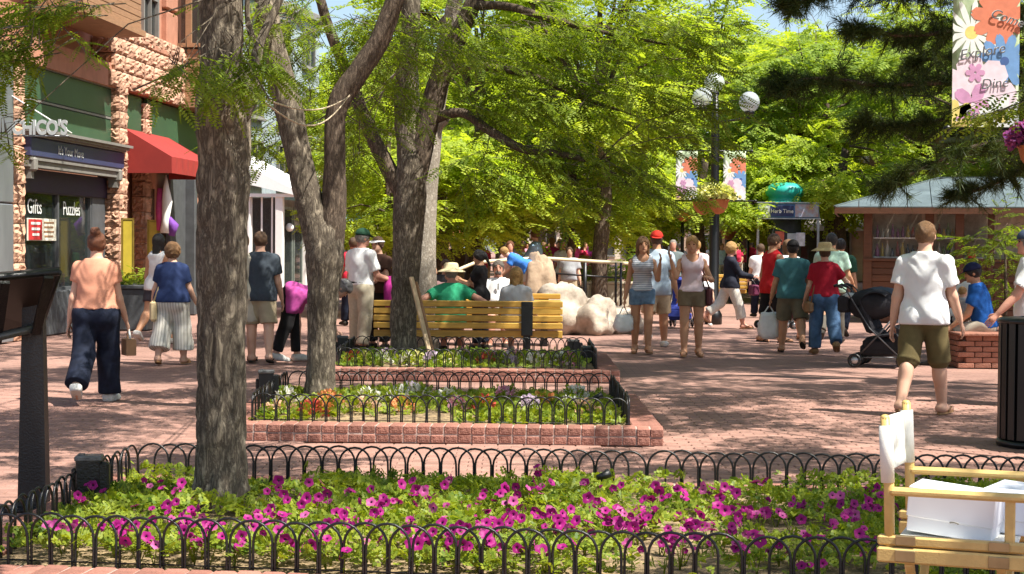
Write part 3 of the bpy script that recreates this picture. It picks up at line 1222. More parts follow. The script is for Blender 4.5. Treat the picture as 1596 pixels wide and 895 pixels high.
def planter(poly, label, single_sides, low=0.0, group='raised planters down the middle of the mall'):
    c = (sum(p[0] for p in poly) / 4, sum(p[1] for p in poly) / 4, 0)
    sq = 1 - low / .157
    root = thing('raised_planter', label, 'planter', c, 0, group)
    o = grow(poly, .135)
    join = MB()
    for s in range(4):
        a, b = Vector((*o[s], 0)), Vector((*o[(s + 1) % 4], 0))
        d = (b - a)
        L_ = d.length
        d.normalize()
        a2 = a - d * .12
        n = int(round((L_ + .24) / .1065))
        ang = math.atan2(d.y, d.x)
        for k in range(n):
            for cse in (0, 1):
                if s % 2 == 1 and (k < 2 or k > n - 3): continue
                q = a2 + d * ((k + .5) * (L_ + .24) / n) - Vector(c)
                z = (.038 + cse * .081) * (1 - low / .157)
                jx = rnd.uniform(-.004, .004)
                rot = (rnd.gauss(0, .012), rnd.gauss(0, .012), ang + rnd.gauss(0, .012))
                loc = (q.x, q.y + jx, z + rnd.uniform(-.002, .003))
                if s in single_sides and (cse == 1 or s == 0):
                    link('brick', kb_me, root, loc, rot, (1, 1, sq))
                else:
                    M = Matrix.Translation(loc) @ Euler(rot).to_matrix().to_4x4() @ Matrix.Diagonal((1, 1, sq, 1))
                    join.add([M @ Vector(v) for v in KB.v], kbf)
        core = MB()
    if join.v: join.build('kerb_bricks', M_kerb, root, kind='stuff')
    core = MB()
    for s in range(4):
        a, b = Vector((*o[s], 0)) - Vector(c), Vector((*o[(s + 1) % 4], 0)) - Vector(c)
        d = (b - a).normalized()
        e = .112 if s % 2 == 0 else -.118
        core.beam(a - d * e + Vector((0, 0, .076 * sq)), b + d * e + Vector((0, 0, .076 * sq)), .222, .148 * sq)
    core.build('mortar_bed', M_mortar, root)
    # soil
    n = 40
    V, F = [], []
    ii = grow(poly, .02)
    for j in range(n + 1):
        for i in range(n + 1):
            u, v = i / n, j / n
            x = (ii[0][0] * (1 - u) + ii[1][0] * u) * (1 - v) + (ii[3][0] * (1 - u) + ii[2][0] * u) * v
            y = (ii[0][1] * (1 - u) + ii[1][1] * u) * (1 - v) + (ii[3][1] * (1 - u) + ii[2][1] * u) * v
            e = min(u, 1 - u, v, 1 - v)
            V.append((x - c[0], y - c[1], .125 - low + .03 * min(1, e * 6) + rnd.uniform(0, .012)))
    for j in range(n):
        for i in range(n):
            a = j * (n + 1) + i
            F.append((a, a + 1, a + n + 2, a + n + 1))
    tag(link('soil', np_mesh('soil', V, F, M_soil, True), root), kind='stuff')
    return root


planter(P1, 'brick planter nearest, filled with magenta petunias and lime groundcover', (0,))
planter(P2, 'raised brick planter with orange and white flowers under the forked tree', (0, 1), .022)
planter(P3, 'raised brick planter of mixed flowers just before the yellow bench', (0,), .022)


# ------------------------------------------------------------------ low hooped fences
def hoop_mesh(w, h, r, seg=5, n=10):
    pts = [(-w / 2, 0, -.03), (-w / 2, 0, h - w / 2)]
    for i in range(1, n):
        a = math.pi - math.pi * i / n
        pts.append((w / 2 * math.cos(a), 0, h - w / 2 + w / 2 * math.sin(a)))
    pts += [(w / 2, 0, h - w / 2), (w / 2, 0, -.03)]
    return MB().tube(pts, r, seg, 0, False).mesh('hoop', M_iron)


HOOP = hoop_mesh(.186, .215, .0064)


def fence(poly, label, gaps=(), z=.155):
    c = (sum(p[0] for p in poly) / 4, sum(p[1] for p in poly) / 4, z)
    root = thing('hooped_fence', label, 'fence', c, 0, 'black hooped fences round the planters')
    for s in range(4):
        a, b = Vector((*poly[s], 0)), Vector((*poly[(s + 1) % 4], 0))
        d = b - a
        L_ = d.length
        d.normalize()
        nrm = Vector((-d.y, d.x, 0))
        n = int(L_ / .0985)
        for k in range(1, n):
            q = a + d * (k * L_ / n) - Vector((c[0], c[1], 0)) + nrm * (.0058 if k % 2 else -.0058)
            if (s, k) in gaps: continue
            wx = q.x + c[0]
            if wx > 3.2 and poly is P1: continue
            link('hoop', HOOP, root, (q.x, q.y, rnd.uniform(-.006, .004)), (rnd.gauss(0, .025), rnd.gauss(0, .012), math.atan2(d.y, d.x) + rnd.gauss(0, .03)))
    # the wire that ties the hoops near the ground
    w = MB()
    for s in range(4):
        a, b = Vector((*poly[s], 0)), Vector((*poly[(s + 1) % 4], 0))
        w.tube([a - Vector((c[0], c[1], -.012)), b - Vector((c[0], c[1], -.012))], .0035, 5)
    w.build('ground_wire', M_iron, root)
    return root


fence(P1, 'low black hooped fence round the petunia bed in front', gaps=((0, 33), (2, 26)))
fence(P2, 'low black hooped fence round the middle planter with the forked tree', (), .131)
fence(P3, 'low black hooped fence round the planter before the yellow bench', (), .131)


# ------------------------------------------------------------------ trees
def catmull(pts, rs, step):
    P_ = [Vector(p) for p in pts]
    out, ro = [], []
    n = len(P_)
    for i in range(n - 1):
        p0, p1, p2, p3 = P_[max(i - 1, 0)], P_[i], P_[i + 1], P_[min(i + 2, n - 1)]
        k = max(1, int((p2 - p1).length / step))
        for q in range(k):
            t = q / k
            out.append(0.5 * ((2 * p1) + (p2 - p0) * t + (2 * p0 - 5 * p1 + 4 * p2 - p3) * t * t + (3 * p1 - p0 - 3 * p2 + p3) * t ** 3))
            ro.append(rs[i] + (rs[i + 1] - rs[i]) * (t * t * (3 - 2 * t)))
    out.append(P_[-1]); ro.append(rs[-1])
    return out, ro


def trunk_mesh(name, pts, rs, m, seg=28, step=.04, amp=.10, seed=0, flare=0.0):
    c, r = catmull(pts, rs, step)
    n = len(c)
    C = np.array([list(p) for p in c])
    Rr = np.array(r)
    T = np.gradient(C, axis=0)
    T /= np.linalg.norm(T, axis=1)[:, None] + 1e-9
    ref = np.array([0.0, 1.0, 0.0]) if abs(T[0][1]) < .8 else np.array([1.0, 0, 0])
    U = np.zeros_like(C)
    u = ref
    for i in range(n):
        u = u - T[i] * (u @ T[i])
        u = u / np.linalg.norm(u)
        U[i] = u
    W = np.cross(T, U)
    a = np.linspace(0, 2 * np.pi, seg, endpoint=False)
    ca, sa = np.cos(a), np.sin(a)
    D = U[:, None, :] * ca[None, :, None] + W[:, None, :] * sa[None, :, None]
    V = C[:, None, :] + D * Rr[:, None, None]
    s_ = np.arange(n) * step
    Q = np.stack([np.repeat(ca[None] * Rr[:, None], 1, 0), sa[None] * Rr[:, None], np.repeat(s_[:, None], seg, 1)], -1).reshape(-1, 3)
    f = min(1.6, max(.5, .13 / max(rs)))
    n1 = vnoise(Q * np.array([36 * f, 36 * f, 6.5]), seed)
    n2 = vnoise(Q * np.array([70 * f, 70 * f, 11.0]), seed + 1)
    n3 = vnoise(Q * np.array([6 * f, 6 * f, 2.2]), seed + 2)
    disp = np.minimum(1, np.abs(2 * n1 - 1) * 2.6) * .75 + n2 * .35 - .75 + (n3 - .5) * 1.0
    if flare:
        V = V + D * (flare * np.exp(-s_ / .13)[:, None] * (.35 + .65 * np.maximum(0, np.sin(5 * a[None] + seed)) ** 1.5))[..., None]
    V = V + D * (disp.reshape(n, seg) * amp * np.minimum(Rr, .16)[:, None])[..., None]
    idx = np.arange(n * seg).reshape(n, seg)
    F = np.stack([idx[:-1], np.roll(idx, -1, 1)[:-1], np.roll(idx, -1, 1)[1:], idx[1:]], -1).reshape(-1, 4)
    return np_mesh(name, V.reshape(-1, 3), F, m, True)


rs_np = np.random.RandomState(11)


def frond_quads(pos, dirs, nrm, size, pairs=8, ll=.2, lw=.075, droop=.22):
    """pinnate leaves: pos/dirs/nrm (n,3), size (n,) -> V, F"""
    n = len(pos)
    D = dirs / (np.linalg.norm(dirs, axis=1)[:, None] + 1e-9)
    S_ = np.cross(D, nrm)
    S_ /= np.linalg.norm(S_, axis=1)[:, None] + 1e-9
    U_ = np.cross(S_, D)
    tpl = []
    for i in range(pairs):
        t = (i + .7) / pairs
        w = ll * (0.55 + 0.45 * math.sin(math.pi * min(1, t * .9 + .12)))
        for s in (-1, 1):
            b = np.array([t, 0, -droop * t * t])
            tip = b + np.array([w * .42, s * w, -w * .25])
            mid = (b + tip) / 2
            ax = np.array([lw * .5, -s * lw * .18, 0])
            tpl += [b, mid - ax, tip, mid + ax]
    tpl = np.array(tpl)
    k = len(tpl)
    B = np.stack([D, S_, U_], 1)                       # rows
    V = np.einsum('kj,njc->nkc', tpl, B) * size[:, None, None] + pos[:, None, :]
    F = np.arange(n * k).reshape(-1, 4)
    return V.reshape(-1, 3), F


def sprays(clumps, centre, twig=(.5, .9), per=8, size=(.16, .24), pairs=8, ll=.2, lw=.075, rs=None, droopz=-.18, spread_=.9):
    """twig sprays that fill the given ellipsoids: (cx,cy,cz, rx,ry,rz, number)"""
    rs = rs or rs_np
    Pp, Dd, Nn, Ss, tw = [], [], [], [], []
    for cx, cy, cz, rx, ry, rz, n in clumps:
        d = rs.normal(size=(n, 3))
        d /= np.linalg.norm(d, axis=1)[:, None]
        rad = rs.uniform(0.15, 1, n) ** .5
        b = np.array([cx, cy, cz]) + d * rad[:, None] * np.array([rx, ry, rz])
        o = b - np.array(centre)
        o[:, 2] *= .2
        o /= np.linalg.norm(o, axis=1)[:, None] + 1e-9
        dr = o * .8 + rs.normal(size=(n, 3)) * .55
        dr[:, 2] = dr[:, 2] * .35 + droopz
        dr /= np.linalg.norm(dr, axis=1)[:, None]
        L_ = rs.uniform(twig[0], twig[1], n)
        sd = np.cross(dr, [0, 0, 1.0])
        sd /= np.linalg.norm(sd, axis=1)[:, None] + 1e-9
        for q in range(per):
            t = (q + .6) / per
            s = 1 if q % 2 else -1
            p = b + dr * (L_ * t)[:, None] + np.array([0, 0, -.10]) * (t * t * L_)[:, None]
            fd = dr * (.45 + .6 * t) + sd * (s * spread_ * (1 - .45 * t)) + rs.normal(size=(n, 3)) * .22
            fd[:, 2] -= .12
            nm = np.array([0, 0, 1.0]) + rs.normal(size=(n, 3)) * .35
            Pp.append(p); Dd.append(fd); Nn.append(nm)
            Ss.append(rs.uniform(size[0], size[1], n))
        tw.append(np.stack([b - dr * .1, b + dr * (L_ * .5)[:, None] + np.array([0, 0, -.025]) * L_[:, None], b + dr * L_[:, None] + np.array([0, 0, -.1]) * L_[:, None]], 1))
    V, F = frond_quads(np.concatenate(Pp), np.concatenate(Dd), np.concatenate(Nn), np.concatenate(Ss), pairs, ll, lw)
    return V, F, np.concatenate(tw)


def twig_mesh(tw, m, r=.004, more=()):
    """three-sided twigs; more: explicit (points, r0) branches"""
    n = len(tw)
    V, F = [], []
    b = 0
    for i in range(n):
        for k, q in enumerate(tw[i]):
            rr = r * (1 - .35 * k)
            for a in (0, 2.1, 4.2):
                V.append((q[0] + rr * math.cos(a), q[1] + rr * math.sin(a) * .5, q[2] + rr * math.sin(a)))
        for k in range(2):
            for a in range(3):
                c2 = (a + 1) % 3
                F.append((b + k * 3 + a, b + k * 3 + c2, b + k * 3 + 3 + c2, b + k * 3 + 3 + a))
        b += 9
    return np_mesh('twigs', V, F, m)


def branches_to(clumps, starts, m, r0=.03):
    """limbs that run from the tree's forks to the middle of each clump"""
    b = MB()
    for cx, cy, cz, rx, ry, rz, n in clumps:
        c = Vector((cx, cy, cz))
        s = min(starts, key=lambda q: (Vector(q) - c).length)
        s = Vector(s)
        d = c - s
        mid = s + d * .5 + Vector((rnd.uniform(-.2, .2), rnd.uniform(-.2, .2), .12 * d.length))
        k = max(.4, min(1.3, d.length / 3))
        b.tube([s, s + (mid - s) * .5 + Vector((0, 0, .05)), mid, c, c + d * .25 + Vector((rnd.uniform(-.3, .3), 0, -.1))], [r0 * k, r0 * k * .85, r0 * k * .65, r0 * k * .4, .005], 6)
        for q in range(4):
            e = c + Vector((rnd.uniform(-rx, rx), rnd.uniform(-ry, ry), rnd.uniform(-rz, rz)))
            b.tube([mid + (c - mid) * rnd.uniform(.1, 1), (c + e) / 2 + Vector((0, 0, .1)), e], [r0 * k * .4, r0 * k * .25, .004], 5)
    return b


def pl(*a):
    """trace (px, py) points at distance y"""
    y = a[0]
    return [P(px, py, y + dy) for px, py, dy in a[1]]


def tree(name, label, base, trunks, clumps, starts, leaf, bark, centre, group=None, twigkw={}, cat='tree', r0=.03):
    root = thing(name, label, cat, base, 0, group)
    bv = Vector(base)
    DENSE = twigkw.pop('dense', 1.0)
    for i, (pts, rr, kw) in enumerate(trunks):
        kw = dict(kw)
        mm = kw.pop('m', bark)
        me = trunk_mesh('trunk' if i == 0 else 'limb', [Vector(p) - bv for p in pts], rr, mm, seed=rnd.randint(0, 999), **kw)
        link('trunk' if i == 0 else 'limb', me, root)
    if clumps:
        cl = [(c[0] - bv.x, c[1] - bv.y, c[2] - bv.z, *c[3:]) for c in clumps]
        seen = [c for c, o_ in zip(cl, clumps) if o_[2] < 1.9 + .17 * o_[1]]
        over = [(*c[:3], c[3] * .84, c[4] * .84, c[5] * .8, int(c[6] * OVER)) for c, o_ in zip(cl, clumps) if o_[2] >= 1.9 + .17 * o_[1]]  # clumps above the view, tightened and thickened to shape the dappled shade
        vs, fs, tws, nb = [], [], [], 0
        for part, kw in ((seen, twigkw), (over, dict(twig=(.5, .9), per=8, size=(.24, .34), pairs=5, ll=.27, lw=.17))):
            if not part: continue
            V, F, tw = sprays([(*c[:6], int(c[6] * (DENSE if part is seen else 1))) for c in part], Vector(centre) - bv, **kw)
            vs.append(V); fs.append(F + nb); tws.append(tw); nb += len(V)
        link('crown', np_mesh('crown', np.concatenate(vs), np.concatenate(fs), leaf), root)
        tag(link('twigs', twig_mesh(np.concatenate(tws), bark), root), kind='stuff')
        if starts:
            branches_to(cl, [Vector(s) - bv for s in starts], bark, r0).build('branches', bark, root)
    return root


def cl(px, py, y, rx, ry, rz, n):
    p = P(px, py, y)
    return (p.x, p.y, p.z, rx, ry, rz, n)


TREES = 'honey locust trees in the planters'
OVER, DENSE = 1.9, 1.0
# A: the tree in the front planter
yA = 8.7
bA = P(347, 806, yA)
A_tr = [([P(347, 815, yA), P(346, 770, yA), P(345, 700, yA), P(345, 560, yA), P(346, 400, yA), P(347, 250, yA), P(347, 165, yA), P(346, 95, yA), P(344, 0, yA), P(340, -160, yA), P(330, -420, yA)],
         [.17, .144, .131, .128, .130, .135, .142, .118, .112, .10, .07], dict(seg=72, step=.022, amp=.16, flare=.075)),
        ([P(362, 185, yA), P(385, 150, yA - .03), P(398, 95, yA), P(410, 55, yA + .05), P(440, -10, yA + .1), P(480, -120, yA + .2)], [.085, .062, .03, .024, .02, .014], dict(seg=24, step=.02, amp=.13)),
        ([P(392, 55, yA), P(385, 20, yA), P(392, -60, yA)], [.017, .014, .01], dict(seg=12, step=.03, amp=.1))]
A_cl = [cl(60, 40, 8.3, .22, .3, .13, 16), cl(15, 75, 8.3, .16, .25, .14, 11), cl(2, 215, 8.2, .03, .2, .06, 3), cl(120, 15, 8.4, .2, .3, .06, 8), cl(330, 85, 8.35, .13, .1, .1, 7), cl(290, 95, 8.3, .08, .1, .06, 3), cl(385, 95, 8.35, .12, .12, .12, 8),
        (-3.2, 9.5, 4.3, 1.6, 1.5, .7, 40), (-1.4, 7.2, 4.6, 1.5, 1.4, .7, 34), (-.2, 9.8, 4.9, 1.4, 1.6, .8, 34), (-1.9, 10.8, 5.6, 1.5, 1.3, .8, 32), (1.2, 8.2, 5.2, 1.2, 1.2, .6, 22)]
tree('honey_locust', 'thick furrowed locust trunk standing in the petunia bed in front', bA, A_tr, A_cl,
     [P(340, -160, yA), P(440, -10, yA), P(330, -420, yA)], M_leaf, M_bark, (bA.x, yA, 4), TREES, dict(twig=(.2, .38), per=9, size=(.11, .16), pairs=9, ll=.23, lw=.095), r0=.011)
# the long thin branch that hangs in over the shop front, upper left
# B: forked tree in the middle planter
yB = 15.1
bB = P(500, 622, yB)
B_tr = [([P(500, 632, yB), P(500, 600, yB), P(502, 520, yB), P(505, 450, yB), P(507, 400, yB), P(507, 360, yB), P(506, 335, yB)], [.155, .134, .132, .145, .168, .14, .05], dict(seg=56, step=.03, amp=.13, flare=.05)),
        ([P(503, 430, yB), P(494, 365, yB), P(478, 300, yB), P(462, 230, yB), P(450, 170, yB), P(436, 110, yB), P(420, 40, yB), P(408, -40, yB), P(395, -180, yB)], [.11, .132, .127, .117, .122, .115, .10, .09, .06], dict(seg=40, step=.03, amp=.13)),
        ([P(509, 430, yB + .02), P(516, 365, yB + .02), P(521, 310, yB), P(522, 240, yB), P(523, 185, yB), P(534, 148, yB), P(562, 108, yB), P(592, 62, yB), P(612, 10, yB), P(640, -60, yB), P(690, -170, yB)], [.11, .13, .108, .094, .09, .10, .098, .09, .085, .07, .05], dict(seg=40, step=.03, amp=.12, m=M_barkd))]
B_cl = [cl(425, 215, 15.5, .36, .5, .26, 18), cl(480, 120, 15.9, .4, .5, .4, 30), cl(560, 60, 15.8, .45, .5, .35, 30), cl(470, 40, 15.6, .4, .5, .3, 24), cl(560, 245, 16.2, .24, .4, .2, 8), cl(590, 160, 16, .3, .4, .3, 16),
        cl(420, 20, 14.6, .3, .4, .2, 12), cl(650, 60, 15.4, .35, .5, .25, 18),
        (-3.8, 15.5, 5.8, 1.9, 1.8, .8, 55), (-1.2, 13.0, 6.0, 1.8, 1.5, .8, 45), (0.6, 15.5, 6.0, 1.7, 1.7, .9, 50), (-1.6, 17.2, 6.6, 2, 1.4, .8, 45), (2.6, 13.6, 6.0, 1.3, 1.2, .7, 26)]
tree('honey_locust', 'dark locust forking into two limbs in the middle planter', bB, B_tr, B_cl,
     [P(420, 40, yB), P(592, 62, yB), P(640, -60, yB), P(395, -180, yB), P(523, 185, yB)], M_leaf, M_bark, (bB.x, yB, 5), TREES, dict(twig=(.35, .6), per=8, size=(.15, .21), pairs=8, ll=.22, lw=.10), r0=.018)
# C: broad tree in the third planter; its limbs carry the big crown across the middle
yC = 20.4
bC = P(630, 552, yC)
C_tr = [([P(630, 560, yC), P(629, 530, yC), P(630, 470, yC), P(634, 390, yC), P(638, 310, yC), P(642, 255, yC), P(646, 215, yC)], [.175, .16, .16, .172, .20, .19, .08], dict(seg=48, step=.035, amp=.12)),
        ([P(625, 300, yC), P(604, 260, yC), P(580, 212, yC), P(556, 155, yC), P(535, 100, yC), P(505, 20, yC), P(478, -90, yC)], [.11, .10, .09, .082, .075, .06, .03], dict(seg=30, step=.04, amp=.12, m=M_barkd)),
        ([P(639, 300, yC), P(637, 235, yC), P(632, 170, yC), P(634, 110, yC), P(640, 40, yC), P(640, -60, yC), P(630, -240, yC)], [.13, .155, .135, .125, .12, .10, .06], dict(seg=34, step=.04, amp=.12)),
        ([P(645, 300, yC), P(655, 235, yC), P(672, 170, yC), P(688, 118, yC), P(712, 60, yC), P(740, 0, yC), P(790, -110, yC)], [.13, .15, .14, .13, .12, .10, .06], dict(seg=34, step=.04, amp=.12, m=M_barkd)),
        ([P(676, 185, yC), P(720, 176, yC - .2), P(765, 205, yC - .4), P(815, 232, yC - .6), P(870, 240, yC - .8), P(930, 255, yC - 1), P(985, 292, yC - 1.1)], [.07, .06, .055, .05, .04, .03, .012], dict(seg=14, step=.05, amp=.1, m=M_barkd)),
        ([P(695, 115, yC), P(735, 102, yC - .2), P(780, 108, yC - .3), P(830, 118, yC - .4), P(900, 150, yC - .5), P(985, 178, yC - .6)], [.07, .055, .05, .04, .03, .012], dict(seg=14, step=.05, amp=.1, m=M_barkd)),
        ([P(735, 10, yC), P(790, 10, yC - .3), P(860, 30, yC - .5), P(940, 50, yC - .6), P(1040, 70, yC - .7)], [.06, .05, .04, .03, .012], dict(seg=12, step=.05, amp=.1, m=M_barkd))]
C_cl = [cl(760, 60, 20.0, .6, .7, .45, 40), cl(850, 40, 19.8, .7, .8, .4, 46), cl(950, 40, 19.6, .7, .8, .35, 44), cl(1040, 60, 19.6, .55, .7, .35, 30), cl(760, 150, 20, .5, .6, .35, 30), cl(850, 140, 19.8, .6, .7, .35, 42),
        cl(945, 140, 19.6, .55, .7, .4, 40), cl(1010, 180, 19.5, .4, .5, .3, 26), cl(790, 235, 19.8, .5, .6, .3, 30), cl(870, 235, 19.6, .5, .6, .3, 32), cl(950, 250, 19.4, .45, .5, .3, 28), cl(1010, 290, 19.4, .32, .4, .2, 16),
        cl(890, 295, 19.6, .35, .5, .16, 16), cl(1075, 130, 19.6, .25, .4, .25, 12), cl(1096, 165, 19.5, .14, .3, .14, 9), cl(1080, 215, 19.5, .2, .3, .14, 10), cl(740, 280, 20.2, .3, .5, .2, 10), cl(600, 40, 20.4, .5, .6, .4, 24), cl(690, 20, 20.3, .4, .6, .3, 18),
        (-3.9, 21, 6.8, 1.9, 1.8, .9, 48), (-.5, 18.3, 7.2, 2.0, 1.5, .8, 46), (1.8, 21, 7.4, 2.0, 2.0, .9, 56), (4.2, 19.0, 6.6, 1.3, 1.5, .7, 34), (-1, 23, 7.8, 2.2, 1.5, .8, 44)]
tree('honey_locust', 'broad many-limbed locust whose leafy branches arch over the bench', bC, C_tr, C_cl,
     [P(765, 205, yC), P(870, 240, yC - .8), P(930, 255, yC - 1), P(780, 108, yC), P(900, 150, yC - .5), P(860, 30, yC - .5), P(940, 50, yC - .6), P(740, 0, yC), P(640, 40, yC), P(630, -240, yC), P(535, 100, yC)],
     M_leaf, M_bark, (bC.x, yC, 6), TREES, dict(twig=(.4, .75), per=8, size=(.17, .24), pairs=7, ll=.24, lw=.125, dense=.68), r0=.02)
# D: pale-barked tree behind the bench
yD = 24.5
bD = G(664, 541, 0)
bD = Vector((P(664, 470, yD).x, yD, 0))
D_tr = [([Vector((bD.x, yD, -.05)), P(662, 470, yD), P(660, 400, yD), P(663, 320, yD), P(668, 250, yD), P(676, 180, yD), P(690, 100, yD), P(706, 20, yD), P(730, -120, yD)], [.20, .19, .18, .17, .165, .155, .14, .12, .08], dict(seg=36, step=.05, amp=.07)),
        ([P(674, 205, yD), P(690, 190, yD - .1), P(697, 186, yD - .15)], [.10, .07, .045], dict(seg=16, step=.04, amp=.08)),
        ([P(660, 300, yD), P(650, 220, yD), P(646, 150, yD), P(640, 60, yD), P(630, -60, yD)], [.10, .09, .08, .07, .05], dict(seg=20, step=.06, amp=.08))]
D_cl = [(-1, 25, 7.2, 2.2, 2.2, 1.0, 46), (1.8, 26, 7.0, 1.8, 1.8, .9, 40), cl(560, 200, 26, .6, .8, .5, 24), (-3.5, 26, 6.4, 1.8, 2, .9, 36), cl(610, 110, 26, .7, .8, .5, 24)]
tree('honey_locust', 'pale smooth-barked tree standing behind the bench', bD, D_tr, D_cl, [P(706, 20, yD), P(730, -120, yD), P(630, -60, yD)],
     M_leaf, M_barkw, (bD.x, yD, 6), TREES, dict(twig=(.5, .8), per=7, size=(.2, .28), pairs=6, ll=.24, lw=.13), r0=.03)
# thin wires strung between trunks A and B
w = MB()
a, b2 = P(395, 148, 8.75), P(545, 150, 14.9)
w.tube([a.lerp(b2, t / 12) + Vector((0, 0, -.10 * math.sin(math.pi * t / 12))) for t in range(13)], .006, 5)
w.tube([a.lerp(b2, t / 12) + Vector((0, 0, -.22 * math.sin(math.pi * t / 12) + .01)) for t in range(13)], .006, 5)
w.build('slack_wire', mat('pale_wire', (.45, .36, .25), .7), label='two slack pale wires strung from the front trunk to the forked tree', cat='wire')

# trees added beside the frame so that their crowns dapple the walk
def side_tree(x, y, label, clumps, leaf=M_leaf, bark=M_bark, r=.17):
    tree('added_shade_tree', label, (x, y, 0), [([(x, y, -.05), (x, y, 1.5), (x + .1, y + .1, 3.2), (x, y, 5.2)], [r * 1.2, r, r * .9, r * .6], dict(seg=24, step=.1, amp=.1))], clumps,
         [(x, y, 4.6), (x + .1, y, 3.4)], leaf, bark, (x, y, 5), 'added shade trees right of the view', dict(twig=(.5, .9), per=7, size=(.22, .30), pairs=6, ll=.24, lw=.13))


side_tree(6.4, 10.5, 'locust tree added out of view for shade, right of the folding chair', [(4.6, 10.2, 5.2, 1.7, 1.5, .8, 44), (6.6, 9, 5.8, 1.8, 1.7, .9, 44), (6.8, 12.2, 5.6, 1.8, 1.7, .9, 46), (4.4, 13.0, 5.8, 1.5, 1.3, .8, 40), (5, 7.2, 5.5, 1.5, 1.3, .8, 30), (4.3, 3.9, 5.2, 1.1, 1.2, .6, 26), (4.2, 5.6, 5.4, 1.2, 1.0, .6, 20)])
side_tree(7.6, 17.0, 'locust tree added for shade at right, one sprig showing by the banner', [(3.4, 14.8, 6.3, 1.6, 1.4, .8, 40), (5.2, 15.6, 6.4, 1.6, 1.5, .8, 40), (4.6, 18.0, 6.8, 1.6, 1.5, .8, 40), (7.0, 16.5, 6.4, 1.6, 1.6, .8, 40), cl(1598, 158, 17.5, .08, .3, .14, 9), (6.6, 19.4, 6.9, 1.5, 1.4, .8, 36)])
side_tree(8.6, 24.5, 'locust tree added out of view for shade by the vending hut', [(6.8, 24, 7.2, 2, 1.9, 1, 56), (8.8, 22, 7.2, 2, 1.9, 1, 56), (6.0, 21, 7.4, 1.7, 1.6, .8, 44), (9.4, 26.6, 7.5, 2, 2, 1, 46), (6.6, 27.5, 7.4, 1.8, 1.6, .9, 44)])

# dark pine at the upper right, boughs reaching in from the right
def pine():
    x0, y0 = 7.35, 21.3
    root = thing('pine_tree', 'dark pine reaching in over the vending hut at upper right', 'pine tree', (x0, y0, 0))
    o = Vector((x0, y0, 0))
    link('trunk', trunk_mesh('trunk', [(0, 0, -.05), (0, 0, 2), (.05, 0, 5), (0, .1, 9), (0, .1, 11)], [.26, .23, .2, .12, .05], M_barkd, seg=32, step=.08, amp=.14, seed=5), root)
    boughs = [[(1690, 110, .1), (1560, 118, -.3), (1470, 128, -.5), (1370, 132, -.8), (1290, 122, -1.0), (1215, 128, -1.2)],
              [(1690, -10, 0), (1570, 20, -.4), (1480, 48, -.7), (1400, 55, -1), (1330, 40, -1.2)],
              [(1690, -70, .1), (1550, -40, -.5), (1420, -10, -.9), (1320, -20, -1.3), (1230, 10, -1.6)],
              [(1690, 200, 0), (1590, 215, -.3), (1510, 232, -.5), (1440, 262, -.6), (1385, 288, -.7)],
              [(1690, 150, .2), (1590, 165, .5), (1500, 180, .6), (1420, 195, .6), (1350, 190, .5)],
              [(1690, 60, .3), (1600, 75, .6), (1500, 85, .9), (1430, 95, 1.0)],
              [(1690, 240, .2), (1600, 262, .6), (1540, 290, .9), (1490, 305, 1.1)],
              [(1690, -140, .1), (1560, -110, -.5), (1440, -90, -.9), (1330, -70, -1.2)]]
    rs = np.random.RandomState(3)
    Pn, Dn, Ln = [], [], []
    for b in boughs:
        pts = [P(px, py, y0 + dy) - o for px, py, dy in b]
        c, r = catmull([Vector((0, 0, pts[0].z + .1))] + pts, [.06] + list(np.linspace(.05, .012, len(pts))), .08)
        link('bough', trunk_mesh('bough', [Vector((0, 0, pts[0].z + .1))] + pts, [.06] + list(np.linspace(.05, .012, len(pts))), M_barkd, seg=8, step=.08, amp=.12, seed=1), root)
        n = len(c)
        tm = MB()
        for i in range(int(n * .2), n):
            for q in range(3 if i < n - 4 else 6):
                d = Vector((rs.normal() * .7 - .5, rs.normal() * .9, rs.normal() * .42 - .1)).normalized()
                L_ = rs.uniform(.2, .5) * (1.1 - .5 * i / n)
                e = c[i] + d * L_
                tm.tube([c[i], (c[i] + e) / 2 + Vector((0, 0, -.03)), e], [.008, .006, .004], 4, 0, False)
                for k in range(4):
                    p = c[i].lerp(e, (k + 1) / 4)
                    Pn.append(p); Dn.append(d); Ln.append(rs.uniform(.10, .17))
        tm.build('twigs', M_needle, root, kind='stuff')
    Pn, Dn, Ln = np.array([list(p) for p in Pn]), np.array([list(d) for d in Dn]), np.array(Ln)
    k = 18
    n = len(Pn)
    N_ = np.repeat(Pn, k, 0) + rs.normal(size=(n * k, 3)) * .012
    D_ = np.repeat(Dn, k, 0) * .7 + rs.normal(size=(n * k, 3)) * .6
    D_ /= np.linalg.norm(D_, axis=1)[:, None]
    L_ = np.repeat(Ln, k)[:, None]
    sd = np.cross(D_, rs.normal(size=D_.shape))
    sd /= np.linalg.norm(sd, axis=1)[:, None]
    w = .0036
    V = np.stack([N_ - sd * w, N_ + sd * w, N_ + D_ * L_ + sd * w * .4 + [0, 0, -.015], N_ + D_ * L_ - sd * w * .4 + [0, 0, -.015]], 1).reshape(-1, 3)
    tag(link('needles', np_mesh('needles', V, np.arange(len(V)).reshape(-1, 4), M_needle), root), kind='stuff')


pine()

